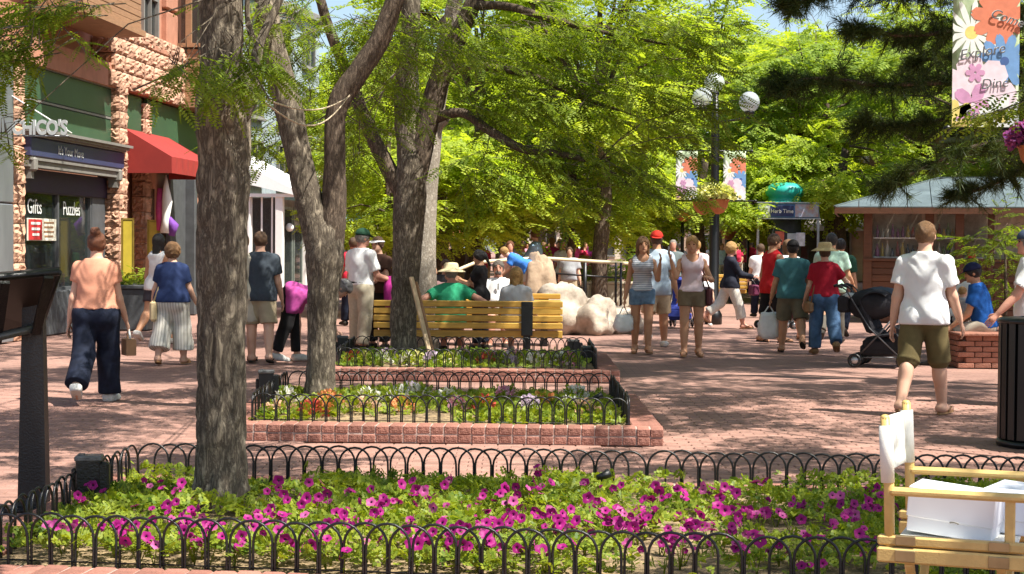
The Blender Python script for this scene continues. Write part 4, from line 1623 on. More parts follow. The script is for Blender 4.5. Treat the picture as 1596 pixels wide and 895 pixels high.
# background trees down the mall
def far_tree_proto(seed, leaf, R_=3.6, H=8.5, z0=2.4):
    rs = np.random.RandomState(seed)
    clumps = []
    for q in range(22):
        a, rr = rs.uniform(0, 6.28), R_ * rs.uniform(.15, 1) ** .7
        z = z0 + .5 + (H - z0 - 1.0) * rs.uniform(0, 1) ** .8
        k = math.sin(math.pi * min(1, max(.12, (z - z0 + .8) / (H - z0 + 1.2)))) ** .6
        clumps.append((rr * k * math.cos(a), rr * k * math.sin(a), z, rs.uniform(.8, 1.25), rs.uniform(.8, 1.25), rs.uniform(.4, .65), 34))
    V, F, tw = sprays(clumps, (0, 0, H * .6), twig=(.5, .9), per=5, size=(.32, .46), pairs=4, ll=.3, lw=.26, rs=rs)
    me = np_mesh('crown', V, F, leaf)
    st = random.getstate()
    b = branches_to(clumps, [(0, 0, 2.6), (0, 0, 3.6), (.3, .1, 4.6)], M_barkd, .05).mesh('branches', M_barkd)
    t = trunk_mesh('trunk', [(0, 0, -.1), (.05, 0, 1.2), (-.05, .05, 2.8), (.15, .1, 4.5), (.1, 0, H - 1.5)], [.24, .2, .19, .13, .05], M_barkd, seg=14, step=.2, amp=.14, seed=seed)
    return me, b, t


protos_ = 0
protos = [far_tree_proto(1, M_leaf_far), far_tree_proto(2, M_leaf_far, 3.2, 9.5), far_tree_proto(3, M_leaf_deep, 3.9, 8.2), far_tree_proto(4, M_leaf_far, 2.9, 5.0, 1.9)]
FAR = [(735, 41, 1.0, 0), (937, 39, .92, 1), (1226, 51, 1.0, 2), (1292, 53, 1.0, 0), (1140, 62, 1.1, 0), (840, 60, 1.1, 1), (652, 57, 1.0, 1), (1040, 64, 1.15, 2), (690, 66, 1.15, 2), (1370, 60, 1.1, 1), (1450, 52, 1.0, 0), (1560, 45, 1.0, 2), (1545, 66, 1.2, 1),
       (930, 84, 1.3, 0), (1120, 88, 1.6, 1), (1250, 84, 1.3, 0), (780, 92, 1.4, 1), (560, 78, 1.2, 0), (1400, 88, 1.3, 2), (1010, 112, 1.8, 0), (860, 118, 1.5, 2), (700, 115, 1.5, 1), (1180, 115, 2.0, 2), (1320, 118, 1.6, 1), (1530, 100, 1.5, 0), (610, 36, .62, 0), (690, 37, .8, 3), (800, 43, .85, 3), (885, 41, .8, 3), (985, 48, .9, 3), (1090, 47, .85, 3), (1310, 47, .85, 3)]
FAR_LABELS = {0: 'thick dark trunk behind the bench people, lime crown', 1: 'reddish trunk left of the striped-top woman, low lime crown', 2: 'slim trunk behind the turquoise dome', 3: 'grey trunk between the dome and the vending hut roof'}
FAR_MORE = {4: 'leafy tree just right of the lamp post, behind the banners', 5: 'tree whose trunk rises behind the brown boulders', 6: 'tree filling the gap between the forked trunk and the broad trunk', 7: 'deep green tree behind the left banner of the lamp post',
            8: 'deep green tree behind the pale trunk', 9: 'tree showing over the left eave of the vending hut', 10: 'lime tree behind the middle of the hut roof', 11: 'deep green tree at the right behind the hut', 12: 'tall tree behind the large banner', 13: 'far lime tree beyond the railing',
            14: 'far lime tree right behind the lamp globes', 15: 'far lime tree above the slim trunk by the dome', 16: 'far tree beyond the bearded man', 17: 'far tree above the cream shop', 18: 'far deep green tree above the hut roof, beyond the others', 19: 'very far lime tree over the two young women',
            20: 'very far deep green tree over the boulders', 21: 'very far tree behind the broad trunk', 22: 'very far deep green tree beyond the domed kiosk', 23: 'very far tree left of the hut roof', 24: 'far tree behind the pine at the right edge', 25: 'small lime tree left of the broad trunk, by the man in white polo', 26: 'low lime tree right of the pale trunk', 27: 'low lime tree above the bearded man', 28: 'low lime tree above the railing', 29: 'low lime tree behind the woman in the striped top', 30: 'low lime tree left behind the lamp post', 31: 'low lime tree just left of the vending hut'}
for i, (px, y, s, k) in enumerate(FAR):
    x = (px - 798) / FPX * y
    lab = FAR_LABELS.get(i) or FAR_MORE[i]
    r_ = thing('background_tree', lab, 'tree', (x, y, 0), rnd.uniform(0, 6.28), 'trees down the mall' if i in FAR_LABELS else ('far trees down the mall' if y > 75 else 'middle distance trees down the mall'))
    r_.scale = (s, s, s * rnd.uniform(.95, 1.12))
    me, b, t = protos[k]
    link('trunk', t, r_); link('branches', b, r_); link('crown', me, r_)
# ------------------------------------------------------------------ buildings on the left
M_stone = mat('rough_sandstone', (0.38, 0.205, 0.135), 0.92, 0.25, 5, 0.9, 26, rand=.18, second=(0.46, 0.28, 0.19), spec=.2)
M_lintel = mat('smooth_sandstone', (0.42, 0.20, 0.13), 0.88, 0.15, 3, 0.3, 40, spec=.2)
M_green = mat('green_fascia_paint', (0.040, 0.085, 0.045), 0.45, 0.12, 1.2, 0.05)
M_bluesign = mat('blue_sign_paint', (0.040, 0.048, 0.11), 0.5, 0.12, 2)
M_trimg = mat('grey_trim_paint', (0.20, 0.19, 0.17), 0.55, 0.15, 6, 0.1)
M_purple = mat('purple_board', (0.025, 0.014, 0.038), 0.6, 0.15, 3)
M_bulk = mat('slate_bulkhead', (0.075, 0.08, 0.085), 0.6, 0.2, 5, 0.2)
M_dark = mat('room_shade_black', (0.012, 0.011, 0.012), 0.9, 0.3, 3)  # near-black puts the shade of unlit rooms into the colour
M_siding = mat('brown_siding', (0.30, 0.165, 0.085), 0.7, 0.18, 7, 0.2, 50, stretch=(1, 1, 8))
M_red = mat('red_canvas', (0.27, 0.026, 0.020), 0.75, 0.12, 3, 0.1, 80)
M_glass = glass_mat('shop_glass')
M_letter = mat('pale_lettering', (0.72, 0.74, 0.70), 0.6, 0.03)
M_lettg = mat('grey_lettering', (.42, .44, .44), .6, .05)
M_steel = mat('grey_metal_cladding', (0.27, 0.29, 0.31), 0.45, 0.25, 1.2, 0.15, 30, metal=.6, stretch=(1, 1, .25))
M_brass = mat('yellow_panel', (0.48, 0.36, 0.04), 0.35, 0.15, 4)
M_wood = mat('yellow_pine', (0.58, 0.37, 0.14), 0.5, 0.18, 6, 0.15, 60, stretch=(1, 1, 1), rand=.08)
M_slat = mat('varnished_slat', (0.52, 0.30, 0.055), 0.38, 0.2, 5, 0.15, 60, stretch=(.6, 8, 8), rand=.1)
M_cedar = mat('cedar_board', (0.105, 0.042, 0.018), 0.55, 0.25, 4, 0.2, 50, stretch=(.7, 6, 6), rand=.12)
M_roofm = mat('grey_roof_metal', (0.125, 0.16, 0.16), 0.4, 0.3, 2.5, 0.15, 20, metal=.2)
M_cream = mat('cream_stucco', (0.62, 0.55, 0.42), 0.9, 0.1, 3, 0.2)
M_tan = mat('tan_stucco', (0.40, 0.29, 0.20), 0.9, 0.15, 3, 0.2)
M_terra = mat('terracotta', (0.45, 0.16, 0.06), 0.75, 0.15, 8, 0.15)
M_teal = mat('turquoise_paint', (0.02, 0.34, 0.28), 0.4, 0.12, 5)
M_alu = mat('brushed_alloy', (0.42, 0.42, 0.43), 0.35, 0.15, 20, metal=.8)
M_rail = mat('cream_handrail', (0.60, 0.52, 0.33), 0.5, 0.1, 5)
M_brickw = mat('wall_brick', (0.30, 0.13, 0.085), 0.85, 0.25, 12, 0.5, 60, rand=.2)

FANG = -math.atan(0.0777)


def rough_block(lx, ly, lz, seed):
    """split-faced stone: a box whose outward (+x) and near (-y) faces bulge unevenly"""
    n = 7
    b = MB()
    rs = random.Random(seed)
    def f(o, u, v, nrm, amp):
        idx = []
        for i in range(n + 1):
            for j in range(n + 1):
                e = min(i, n - i, j, n - j) > 0
                p = Vector(o) + Vector(u) * (i / n) + Vector(v) * (j / n) + Vector(nrm) * ((rs.uniform(.05, 1) ** 1.3 * amp) if e else rs.uniform(-.004, .008)) + Vector((0, rs.uniform(-.02, .02), rs.uniform(-.02, .02))) * (1 if e else 0)
                idx.append(p)
        fs = [(i * (n + 1) + j, (i + 1) * (n + 1) + j, (i + 1) * (n + 1) + j + 1, i * (n + 1) + j + 1) for i in range(n) for j in range(n)]
        b.add(idx, fs, 0, False)
    x, y, z = lx / 2, ly / 2, lz / 2
    f((x, -y, -z), (0, ly, 0), (0, 0, lz), (1, 0, 0), .055)
    f((-x, -y, -z), (lx, 0, 0), (0, 0, lz), (0, -1, 0), .045)
    b.add([(-x, -y, z), (x, -y, z), (x, y, z), (-x, y, z), (-x, -y, -z), (x, -y, -z), (x, y, -z), (-x, y, -z)], [(0, 1, 2, 3), (7, 6, 5, 4), (2, 6, 7, 3), (0, 3, 7, 4)])
    return b


bl = thing('sandstone_shop', 'red sandstone shop building with green fascia and blue name board on the left', 'building', (-7.18, 30.95, 0), FANG)
blocks = {}
def stone(x, y, z, lx, ly, lz):
    k = (round(lx, 2), round(ly, 2), round(lz, 2), rnd.randint(0, 3))
    if k not in blocks: blocks[k] = rough_block(lx, ly, lz, len(blocks)).mesh('stone_block', M_stone)
    link('stone_block', blocks[k], bl, (x, y, z))


z = .0
for pu, top in ((-5.35, 4.3), (-.45, 4.3)):
    z = 0.0
    while z < top - .1:
        h_ = .30
        stone(-.15 if pu < -1 else -.07, pu, z + h_ / 2, .36, .46, h_ - .012)
        z += h_
for k in range(14):                                                   # slender pillar in the entrance
    stone(-.10, 1.35, .15 + k * .3, .26, .34, .288)
for r_ in range(4):                                                   # rough courses over the entrance
    zz = 4.32 + r_ * .30
    u_ = -1.15 + (.2 if r_ % 2 else 0)
    while u_ < 3.3:
        stone(-.06, u_ + .3, zz + .15, .34, .585, .286)
        u_ += .6
b = MB()
b.box((-.30, .9, 6.6), (.3, 15.0, 2.2)).box((-.42, .9, 4.9), (.3, 15, 1.3))
b.box((-.45, 4.85, 2.2), (.5, .5, 4.4))
b.box((-4.3, 1.0, 4.1), (8, 15, 8))
b.build('wall', M_lintel, bl)
MB().box((-.06, -2.8, 4.52), (.24, 4.6, .42)).build('lintel', M_lintel, bl)
MB().box((-.06, 5.6, 4.55), (.24, 4.4, .42)).build('lintel', M_lintel, bl)
for a_, c_, z0, z1 in ((-5.1, -.45, 3.78, 4.3), (-5.1, -.45, 3.2, 3.74), (.05, 1.15, 3.0, 4.3), (1.55, 6.5, 3.0, 4.3)):
    MB().bbox((-.09, (a_ + c_) / 2, (z0 + z1) / 2), (.1, c_ - a_, z1 - z0 - .01), .012).build('fascia_panel', M_green, bl)
MB().box((-.10, -2.8, 3.76), (.14, 4.7, .035)).box((-.08, -2.8, 4.31), (.16, 4.7, .03)).build('fascia_trim', M_trimg, bl)
# name board with its cornice
nb = MB()
nb.bbox((.06, -2.87, 3.0), (.2, 4.64, .30), .015).build('name_board', M_bluesign, bl)
c_ = MB()
for i, (o, zz, hh) in enumerate(((.20, 3.17, .03), (.25, 3.205, .04), (.31, 3.25, .045))):
    c_.box((o / 2, -2.87, zz), (o, 4.66 + .05 * i, hh))
c_.box((.06, -2.87, 2.82), (.17, 4.6, .05)).box((.04, -2.87, 2.74), (.14, 4.6, .10))
c_.build('cornice', M_trimg, bl)
for u_ in (-5.0, -.75):
    MB().bbox((.05, u_, 2.73), (.26, .14, .22), .03).box((.03, u_, 2.58), (.16, .12, .14)).build('bracket', M_trimg, bl)
text("It's Your Move", 'lettering', bl, (.167, -3.4, 2.995), (R(90), 0, R(90)), .205, M_lettg, sx=1.0)
# shop window
MB().bbox((-.18, -2.8, .36), (.34, 4.7, .72), .02).build('bulkhead', M_bulk, bl)
MB().box((-.16, -2.8, 2.5), (.10, 4.7, .36)).build('transom_board', M_purple, bl)
fr = MB()
for u_ in (-5.08, -3.1, -1.45, -.48): fr.box((-.2, u_, 1.52), (.09, .07, 1.62))
fr.box((-.2, -2.8, .745), (.11, 4.7, .05)).box((-.2, -2.8, 2.33), (.1, 4.7, .05))
fr.build('window_frame', M_bulk, bl)
for a_, c_ in ((-5.04, -3.14), (-3.06, -1.49)):
    MB().box((-.21, (a_ + c_) / 2, 1.54), (.012, c_ - a_, 1.55)).build('window_pane', M_glass, bl)
MB().box((-.17, -.97, 1.54), (.05, .9, 1.55)).build('grey_panel', M_bulk, bl)
MB().box((-1.6, -2.8, 1.6), (2.6, 4.6, 2.6)).build('interior_shade_block', M_dark, bl)  # solid near-black block standing in for the shaded shop room
for q in range(9):
    m_ = mat('goods_%d' % q, (rnd.uniform(.1, .6), rnd.uniform(.08, .4), rnd.uniform(.05, .35)), .7)
    bb = MB()
    u_, zz = -4.8 + q * .36, rnd.choice((.88, .9, 1.25))
    bb.bbox((-.28, u_, zz), (.10, rnd.uniform(.12, .28), rnd.uniform(.15, .35)), .02)
    bb.build('boxed_toy', m_, bl)
text('Gifts', 'lettering', bl, (-.192, -4.1, 2.08), (R(90), 0, R(90)), .34, M_letter, .002)
text('Puzzles', 'lettering', bl, (-.192, -2.35, 2.08), (R(90), 0, R(90)), .33, M_letter, .002, sx=.9)
MB().bbox((-.185, -3.8, 1.72), (.02, 1.3, .36), .004).build('paper_sign', mat('cream_paper', (.72, .68, .55), .8), bl)
MB().box((-.17, -4.13, 1.72), (.014, .58, .33)).build('red_notice', mat('red_paper', (.5, .03, .03), .7), bl)
for q in range(3): MB().box((-.160, -4.13, 1.82 - q * .09), (.004, .42 - .06 * q, .04)).build('printed_line', M_letter, bl)
for q in range(4): MB().box((-.172, -3.5, 1.84 - q * .075), (.004, .46 - .05 * (q % 2), .028)).build('printed_line', M_siding, bl)
# near-black block painting in the shade of the entrance behind the red awning
MB().box((-1.5, 2.5, 1.5), (1.6, 4.4, 3.0)).build('recess_shade_block', M_dark, bl)
MB().bbox((-.05, 3.55, 1.45), (.12, 1.1, 2.9), .02).bbox((.06, 4.2, 1.5), (.3, .2, 3.0), .02).build('door_surround', M_bulk, bl)
MB().box((-.3, 2.35, 1.45), (.06, .9, 2.3)).build('shop_door', M_glass, bl)
aw = MB()
aw.prism([(-.02, -.2, 3.66), (.94, -.2, 3.10), (.94, -.2, 2.80), (-.02, -.2, 2.80)], (0, 0, 0), (0, .03, 0))
aw.prism([(-.02, -.17, 3.62), (.94, -.17, 3.10), (.94, -.17, 3.08), (-.02, -.17, 3.64)], (0, 0, 0), (0, 3.1, 0))
for q in range(8): aw.prism([(.94, -.17 + q * .3875, 3.10), (.955, .02 + q * .3875, 3.10), (.94, -.17 + (q + 1) * .3875, 3.10), (.925, .02 + q * .3875, 3.10)], (0, 0, 0), (0, 0, -.30))
aw.prism([(-.02, 2.95, 3.62), (.94, 2.95, 3.10), (.94, 2.95, 2.80), (-.02, 2.95, 2.80)], (0, 0, 0), (0, .03, 0))
aw.build('awning', M_red, bl)
# oriels and upper windows
for u0, u1, x1, zb in ((-4.5, -1.45, .75, 5.25), (3.6, 6.6, .55, 4.42)):
    o_ = MB()
    k = 0
    zz = zb
    while zz < zb + 1.1:
        o_.bbox((x1 / 2, (u0 + u1) / 2, zz + .055), (x1 - .012 * (k % 2), u1 - u0 - .012 * (k % 2), .108), .008)
        zz += .11; k += 1
    o_.build('oriel_siding', M_siding, bl)
    MB().box((x1 / 2, (u0 + u1) / 2, zb - .06), (x1 + .12, u1 - u0 + .12, .10)).box((x1 / 2, (u0 + u1) / 2, zb + 1.17), (x1 + .1, u1 - u0 + .1, .08)).build('oriel_moulding', M_siding, bl)
    MB().box((x1 / 2 - .02, (u0 + u1) / 2, zb + 2.0), (x1 - .1, u1 - u0 - .1, 1.6)).build('oriel_window', M_glass, bl)
    f_ = MB()
    for q in range(4): f_.box((x1 - .02, u0 + .1 + q * (u1 - u0 - .2) / 3, zb + 2), (.1, .12, 1.6))
    f_.box((.2, u0 + .03, zb + 2), (.12, .1, 1.6))
    f_.build('oriel_frame', M_siding, bl)
wi = MB().box((-.12, 1.75, 6.55), (.05, .9, 2.4)).build('window', M_glass, bl)
MB().box((-.08, 1.27, 6.55), (.12, .07, 2.5)).box((-.08, 2.23, 6.55), (.12, .07, 2.5)).box((-.08, 1.75, 6.3), (.1, .9, .05)).box((-.08, 1.75, 6.55), (.1, .04, 2.4)).build('frame', M_trimg, wi)
MB().bbox((-.03, 1.75, 5.28), (.34, 1.3, .12), .02).build('sill', M_lintel, wi)
for u_ in (-.9, .2, 2.9):
    for q in range(3): MB().bbox((-.1, u_ + .35, 5.85 + q * .75), (.14, .78, .70), .03).build('stone_panel', M_lintel, bl)

# grey metal-clad shop nearest on the left edge
gm = thing('metal_clad_shop', 'grey riveted metal shop front at the far left edge', 'building', (-7.74, 25.3, 0), FANG)
for q in range(5):
    MB().bbox((-.25, -.62 - q * 1.2, 1.05), (.9, 1.19, 2.08), .015).build('cladding_panel', M_steel, gm)
    MB().bbox((-.25, -.62 - q * 1.2, 3.15), (.9, 1.19, 2.08), .015).build('cladding_panel', M_steel, gm)
rv = MB()
for q in range(12):
    rv.ellip((-.6 + (q % 2) * .72, -.035, .3 + q * .33), (.018, .012, .018), 6, 4)
rv.build('rivet', M_alu, gm, kind='stuff')
MB().box((-2.4, -3.5, 3.5), (3.4, 7, 7)).build('wall', M_lintel, gm)
# hanging letter sign
sg = thing('hanging_letter_sign', 'white cut-out letters hung on a slanting rod before the green fascia', 'sign', P(62, 200, 25.2))
x_ = 0
text("CHICO'S", 'lettering', sg, (0, 0, 0), (R(90), 0, 0), .30, M_lettg, .02, sx=.72, bold=.012)
o = P(62, 200, 25.2)
MB().tube([P(8, 143, 25.2) - o, P(112, 208, 25.2) - o], .012, 6).build('rod', M_letter, sg)
MB().tube([P(18, 212, 25.2) - o, P(108, 212, 25.2) - o], .012, 6).tube([P(14, 150, 25.2) - o, P(14, 214, 25.2) - o], .02, 6).build('frame_bar', M_steel, sg)
# yellow display panels and the dark planter box by the entrance
for px, y in ((199, 29.9), (239, 32.0)):
    q = G(px, 0, 0) if False else Vector(((px - 798) / FPX * y, y, 0))
    t = thing('display_panel', 'yellow display panel %s' % ('at the foot of the right-hand stone pier' if px < 220 else 'behind the dark-haired woman by the shop entrance'), 'display panel', q, .25, 'yellow display panels')
    MB().bbox((0, 0, 1.4), (.17, .05, 1.05), .01).build('panel', M_brass, t)
    MB().box((-.1, 0, 1.4), (.03, .07, 1.12)).box((.1, 0, 1.4), (.03, .07, 1.12)).box((0, 0, 1.94), (.23, .07, .03)).box((0, 0, .86), (.23, .07, .03)).build('frame', mat('brass_frame', (.35, .24, .05), .4, metal=.7), t)
    MB().box((0, 0, .42), (.06, .05, .86)).build('post', M_black, t)
pb = thing('planter_box', 'dark grey planter box with leafy plants by the shop entrance', 'planter', Vector(((218 - 798) / FPX * 29.6, 29.6, 0)), FANG)
MB().bbox((0, 0, .36), (.75, 1.6, .72), .02).bbox((0, 0, .75), (.82, 1.66, .07), .015).build('box', M_bulk, pb)
V, F, tw = sprays([(0, 0, .85, .3, .7, .12, 60)], (0, 0, .2), (.1, .25), 5, (.1, .16), 4, .3, .3, None, .1)
link('foliage', np_mesh('foliage', V, F, M_bed), pb)
gt = thing('hung_garment', 'white and purple garment hung below the red awning', 'garment', Vector(((259 - 798) / FPX * 31.6, 31.6, 1.85)))
b = MB().tube([(0, 0, .95), (0, 0, .7), (.02, 0, .45), (-.01, 0, .1), (-.02, 0, -.15)], [.01, .06, .1, .07, .10], 8)
b.build('white_cloth', M_white, gt)
MB().tube([(.06, .02, .15), (.14, .02, 0), (.1, .02, -.2)], [.03, .1, .06], 8).build('purple_cloth', mat('purple_cloth', (.16, .05, .3), .8), gt)
MB().tube([(-.13, .05, .7), (-.13, .05, .3), (-.14, .05, -.1)], [.05, .08, .05], 8).build('pink_cloth', mat('pink_cloth', (.5, .06, .22), .8), gt)

# white glazed pavilion beyond the trunk
pv = thing('glazed_pavilion', 'white glazed cafe pavilion with sloping white canopy, left of the forked tree', 'building', (-7.1, 51, 0), FANG)
for x_, y_ in ((0, 0), (0, 3.6), (-.95, 0), (-1.9, 0)):
    MB().bbox((x_, y_, 1.5), (.24 if x_ == 0 else .1, .24 if x_ == 0 else .1, 3.0), .02).build('post', M_white, pv)
for q in range(3):
    MB().box((-.25 - q * .32, .06, 1.5), (.05, .05, 2.9)).build('mullion', M_white, pv)
MB().box((-1.2, .1, 1.55), (2.3, .02, 2.8)).build('window_pane', M_glass, pv)
for q in range(2):
    d_ = MB().box((.03, .95 + q * 1.5, 1.35), (.02, 1.25, 2.4)).build('glazed_door', M_glass, pv)
    MB().box((.03, .35 + q * 1.5, 1.35), (.08, .08, 2.6)).box((.03, 1.58 + q * 1.5, 1.35), (.08, .08, 2.6)).box((.03, .97 + q * 1.5, 2.6), (.08, 1.2, .08)).box((.03, .97 + q * 1.5, .15), (.08, 1.2, .2)).build('frame', mat('grey_green_frame', (.16, .19, .17), .5), d_)
MB().box((0, 5.0, 1.5), (.25, 2.6, 3.0)).build('white_wall', M_white, pv)
MB().box((-1.2, 3.2, 1.5), (1.8, 5.6, 2.8)).build('interior', mat('grey_room', (.40, .40, .37), .9), pv)
cn = MB().prism([(-2.4, -.25, 4.6), (.75, -.25, 3.02), (.75, -.25, 2.92), (-.95, -.25, 3.3), (-2.4, -.25, 3.75)], (0, 0, 0), (0, 5.5, 0))
cn.build('canopy', mat('white_canvas', (.82, .82, .80), .8, .03), pv)
MB().box((-.9, -.1, 2.97), (3.2, .14, .1)).build('beam', M_white, pv)
for q in range(7): MB().box((-2.2 + q * .2, -.12, 3.25 + .0 * q), (.05, .04, .5)).build('slat', M_trimg, pv)
gl = MB().ellip((.2, .5, 2.0), .13, 12, 8).build('wall_globe', M_white, pv)

# further shops up the left side
def shop(name, label, loc, rz, w, d, h, wall, glassm=M_glass, storeys=2, bays=3, awn=None, arch=False, cat='building', frame=M_trimg):
    t = thing(name, label, cat, loc, rz)
    MB().bbox((0, d / 2 + .15, h / 2), (w, d, h), .05).build('wall', wall, t)
    MB().bbox((0, .08, h - .25), (w + .2, .5, .35), .05).build('cornice', frame, t)
    MB().bbox((0, .1, 3.1), (w + .04, .34, .22), .03).build('string_course', frame, t)
    bwid = w / bays
    for s in range(storeys):
        zc = 1.5 if s == 0 else 3.3 + (s - .5) * (h - 3.6) / max(1, storeys - 1)
        zh_ = 2.2 if s == 0 else min(1.7, (h - 3.6) / max(1, storeys - 1) * .62)
        for q in range(bays):
            x_ = -w / 2 + (q + .5) * bwid
            wn_ = MB().box((x_, .12, zc), (bwid * (.72 if s == 0 else .42), .05, zh_)).build('window', glassm, t)
            f_ = MB()
            ww = bwid * (.72 if s == 0 else .42)
            for e in (-1, 0, 1): f_.box((x_ + e * ww / 2, .08, zc), (.07, .1, zh_ + .07 * abs(e)))
            for e in (-1, 1): f_.box((x_, .08, zc + e * zh_ / 2), (ww, .1, .07))
            f_.build('frame', frame, wn_)
            MB().bbox((x_, .03, zc - zh_ / 2 - .1), (ww + .2, .2, .1), .02).build('sill', frame, wn_)
    if awn:
        MB().prism([(-w * .46, .1, 2.95), (-w * .46, -1.1, 2.45), (-w * .46, -1.1, 2.2), (-w * .46, .1, 2.2)], (0, 0, 0), (w * .92, 0, 0)).build('awning', awn, t)
    if arch:
        pts = [(-1.1 * math.cos(math.pi * q / 10), -.05, 3.3 + 1.1 * math.sin(math.pi * q / 10)) for q in range(11)]
        MB().prism(pts, (0, 0, 0), (0, .1, 0)).build('arched_window', M_glass, t)
        MB().tube([Vector(p) + Vector((0, -.02, 0)) for p in pts], .09, 6).build('arch_moulding', M_white, t)
    return t


M_blueawn = mat('pale_blue_canvas', (.30, .45, .58), .8, .06)
M_brownb = mat('brown_brick_wall', (.24, .12, .08), .9, .2, 6, .4)
M_pinkst = mat('pink_stone', (.24, .17, .14), .9, .15, 4, .3)
shop('glass_office', 'bluish glass upper building behind the white pavilion', (-9.2, 64, 0), R(78), 12, 8, 11, mat('blue_grey_panel', (.32, .38, .42), .5), storeys=4, bays=4)
shop('cream_shop', 'cream shop with arched window and pale blue awning beyond the pavilion', (-7.4, 76, 0), R(78), 9, 8, 7, M_cream, arch=True, awn=M_blueawn)
shop('ochre_shop', 'ochre shop further up the left side', (-6.6, 96, 0), R(78), 14, 8, 8, mat('ochre_render', (.52, .36, .14), .9), awn=mat('cream_canvas', (.7, .66, .52), .8))
shop('pink_stone_block', 'pink stone block closing the view far down the mall', (-14, 168, 0), 0, 22, 10, 10, M_pinkst, bays=6, awn=mat('rust_canvas', (.45, .14, .07), .8))
shop('cream_block', 'cream block far behind the crowd', (8, 172, 0), 0, 18, 10, 9, M_cream, bays=6)
shop('tan_block', 'tan block far down the right of the mall', (27, 165, 0), 0, 20, 10, 11, M_tan, bays=6)
shop('timber_shop', 'timber-fronted shop with dark doorway behind the turquoise dome', (13.5, 72, 0), R(-18), 9, 7, 5.5, M_tan, bays=3, awn=mat('grey_canvas', (.26, .23, .2), .8))
shop('brown_brick_shop', 'brown brick shop behind the vending hut', (16.5, 50, 0), R(-70), 22, 8, 9, M_brownb, bays=6)
shop('red_brick_shop', 'red brick shop on the right behind the pine', (14.5, 33, 0), R(-80), 14, 7, 9, M_brownb, bays=4)

# ------------------------------------------------------------------ street furniture
# information panel, front left, seen from behind
ipb = G(44, 800, 0)
ip = thing('information_panel', 'dark tilted information panel on a tapered steel post at the left edge', 'sign', (ipb.x, 9.55, 0))
o = Vector((ipb.x, 9.55, 0))
M_panel = mat('bronze_panel', (.024, .015, .011), .5, .35, 3, .1, spec=.5)
c4 = [P(93, 424, 9.25), P(64, 512, 9.75), P(-190, 560, 9.6), P(-160, 447, 9.1)]
nrm = (c4[1] - c4[0]).cross(c4[3] - c4[0]).normalized()
MB().prism([p - o for p in c4], (0, 0, 0), nrm * .035).build('panel', M_panel, ip)
MB().tube([c4[0] - o, c4[3] - o], .021, 8).tube([c4[0] - o, c4[1] - o], .014, 6).build('panel_rim', M_black, ip)
MB().tube([P(60, 510, 9.45) - o, P(-150, 560, 9.3) - o], .026, 10).build('rail', mat('grey_steel_tube', (.12, .12, .115), .4, metal=.6), ip)
MB().beam(P(56, 520, 9.45) - o, P(76, 432, 9.2) - o, .05, .022).beam(P(-5, 535, 9.45) - o, P(8, 440, 9.15) - o, .05, .022).build('strut', M_black, ip)
MB().box((0, 0, .62), (.165, .10, 1.28), None, 0, .68).bbox((0, 0, .012), (.3, .24, .024), .006).build('post', M_black, ip)


# electric boxes on posts in the corners of the planters
def utility_box(px, py_top, y, w, h, label):
    top = P(px, py_top, y)
    t = thing('utility_box', label, 'utility box', (top.x, y, .15), .12, 'black utility boxes in the planter corners')
    zt = top.z - .15
    MB().bbox((0, 0, zt - h * .45), (w, w * .8, h * .9), .008).build('box', M_black, t)
    MB().bbox((0, 0, zt - .008), (w * 1.1, w * .92, .028), .006).box((-w * .3, -.01, zt + .008), (.03, .05, .012)).build('lid', mat('worn_black_lid', (.10, .10, .10), .4, .6, 18, .3), t)
    MB().bbox((w * .62, -.02, zt - h * .42), (w * .45, w * .55, h * .62), .012).build('cover', M_black, t)
    MB().bbox((-w * .6, 0, zt - h * .5), (w * .2, w * .4, h * .5), .008).build('hinge', M_black, t)
    MB().tube([(0, 0, -.06), (0, 0, zt - h * .85)], .022, 8).tube([(w * .6, 0, -.06), (w * .6, 0, zt - h * .7)], .014, 6).build('conduit', M_trimg, t)


utility_box(139, 711, 8.55, .125, .24, 'black electric box on a post by the left fence of the petunia bed')
utility_box(415, 578, 14.6, .13, .27, 'black electric box at the left corner of the middle planter')
utility_box(534, 524, 20.8, .13, .26, 'black electric box at the left corner of the planter before the bench')
utility_box(893, 530, 22.4, .15, .3, 'black electric box at the right end of the bench')
utility_box(915, 540, 20.2, .12, .26, 'black electric box in the right corner of the planter before the bench')
for px, y, lab in ((932, 14.0, 'small black spotlight on a stake in the middle planter'), (894, 19.6, 'small black spotlight low in the planter before the bench'), (941, 9.2, 'small black spotlight at the back fence of the petunia bed')):
    t = thing('spotlight', lab, 'spotlight', ((px - 798) / FPX * y, y, .14), .3, 'garden spotlights')
    MB().tube([(0, 0, -.05), (0, 0, .13)], .006, 6).build('stake', M_black, t)
    MB().tube([(-.03, 0, .12), (.015, 0, .13), (.045, 0, .145)], [.014, .022, .027], 10).build('lamp_head', M_black, t)


# folding director's chair with two white boxes
cx_, cy_ = 1.19, 5.20
wv = Vector((.184, .5, 0)).normalized()
fv_ = Vector((wv.y, -wv.x, 0))
ch = thing('folding_chair', 'pale wooden folding chair with white canvas back at the lower right', 'chair', (cx_, cy_, 0), math.atan2(fv_.y, fv_.x))
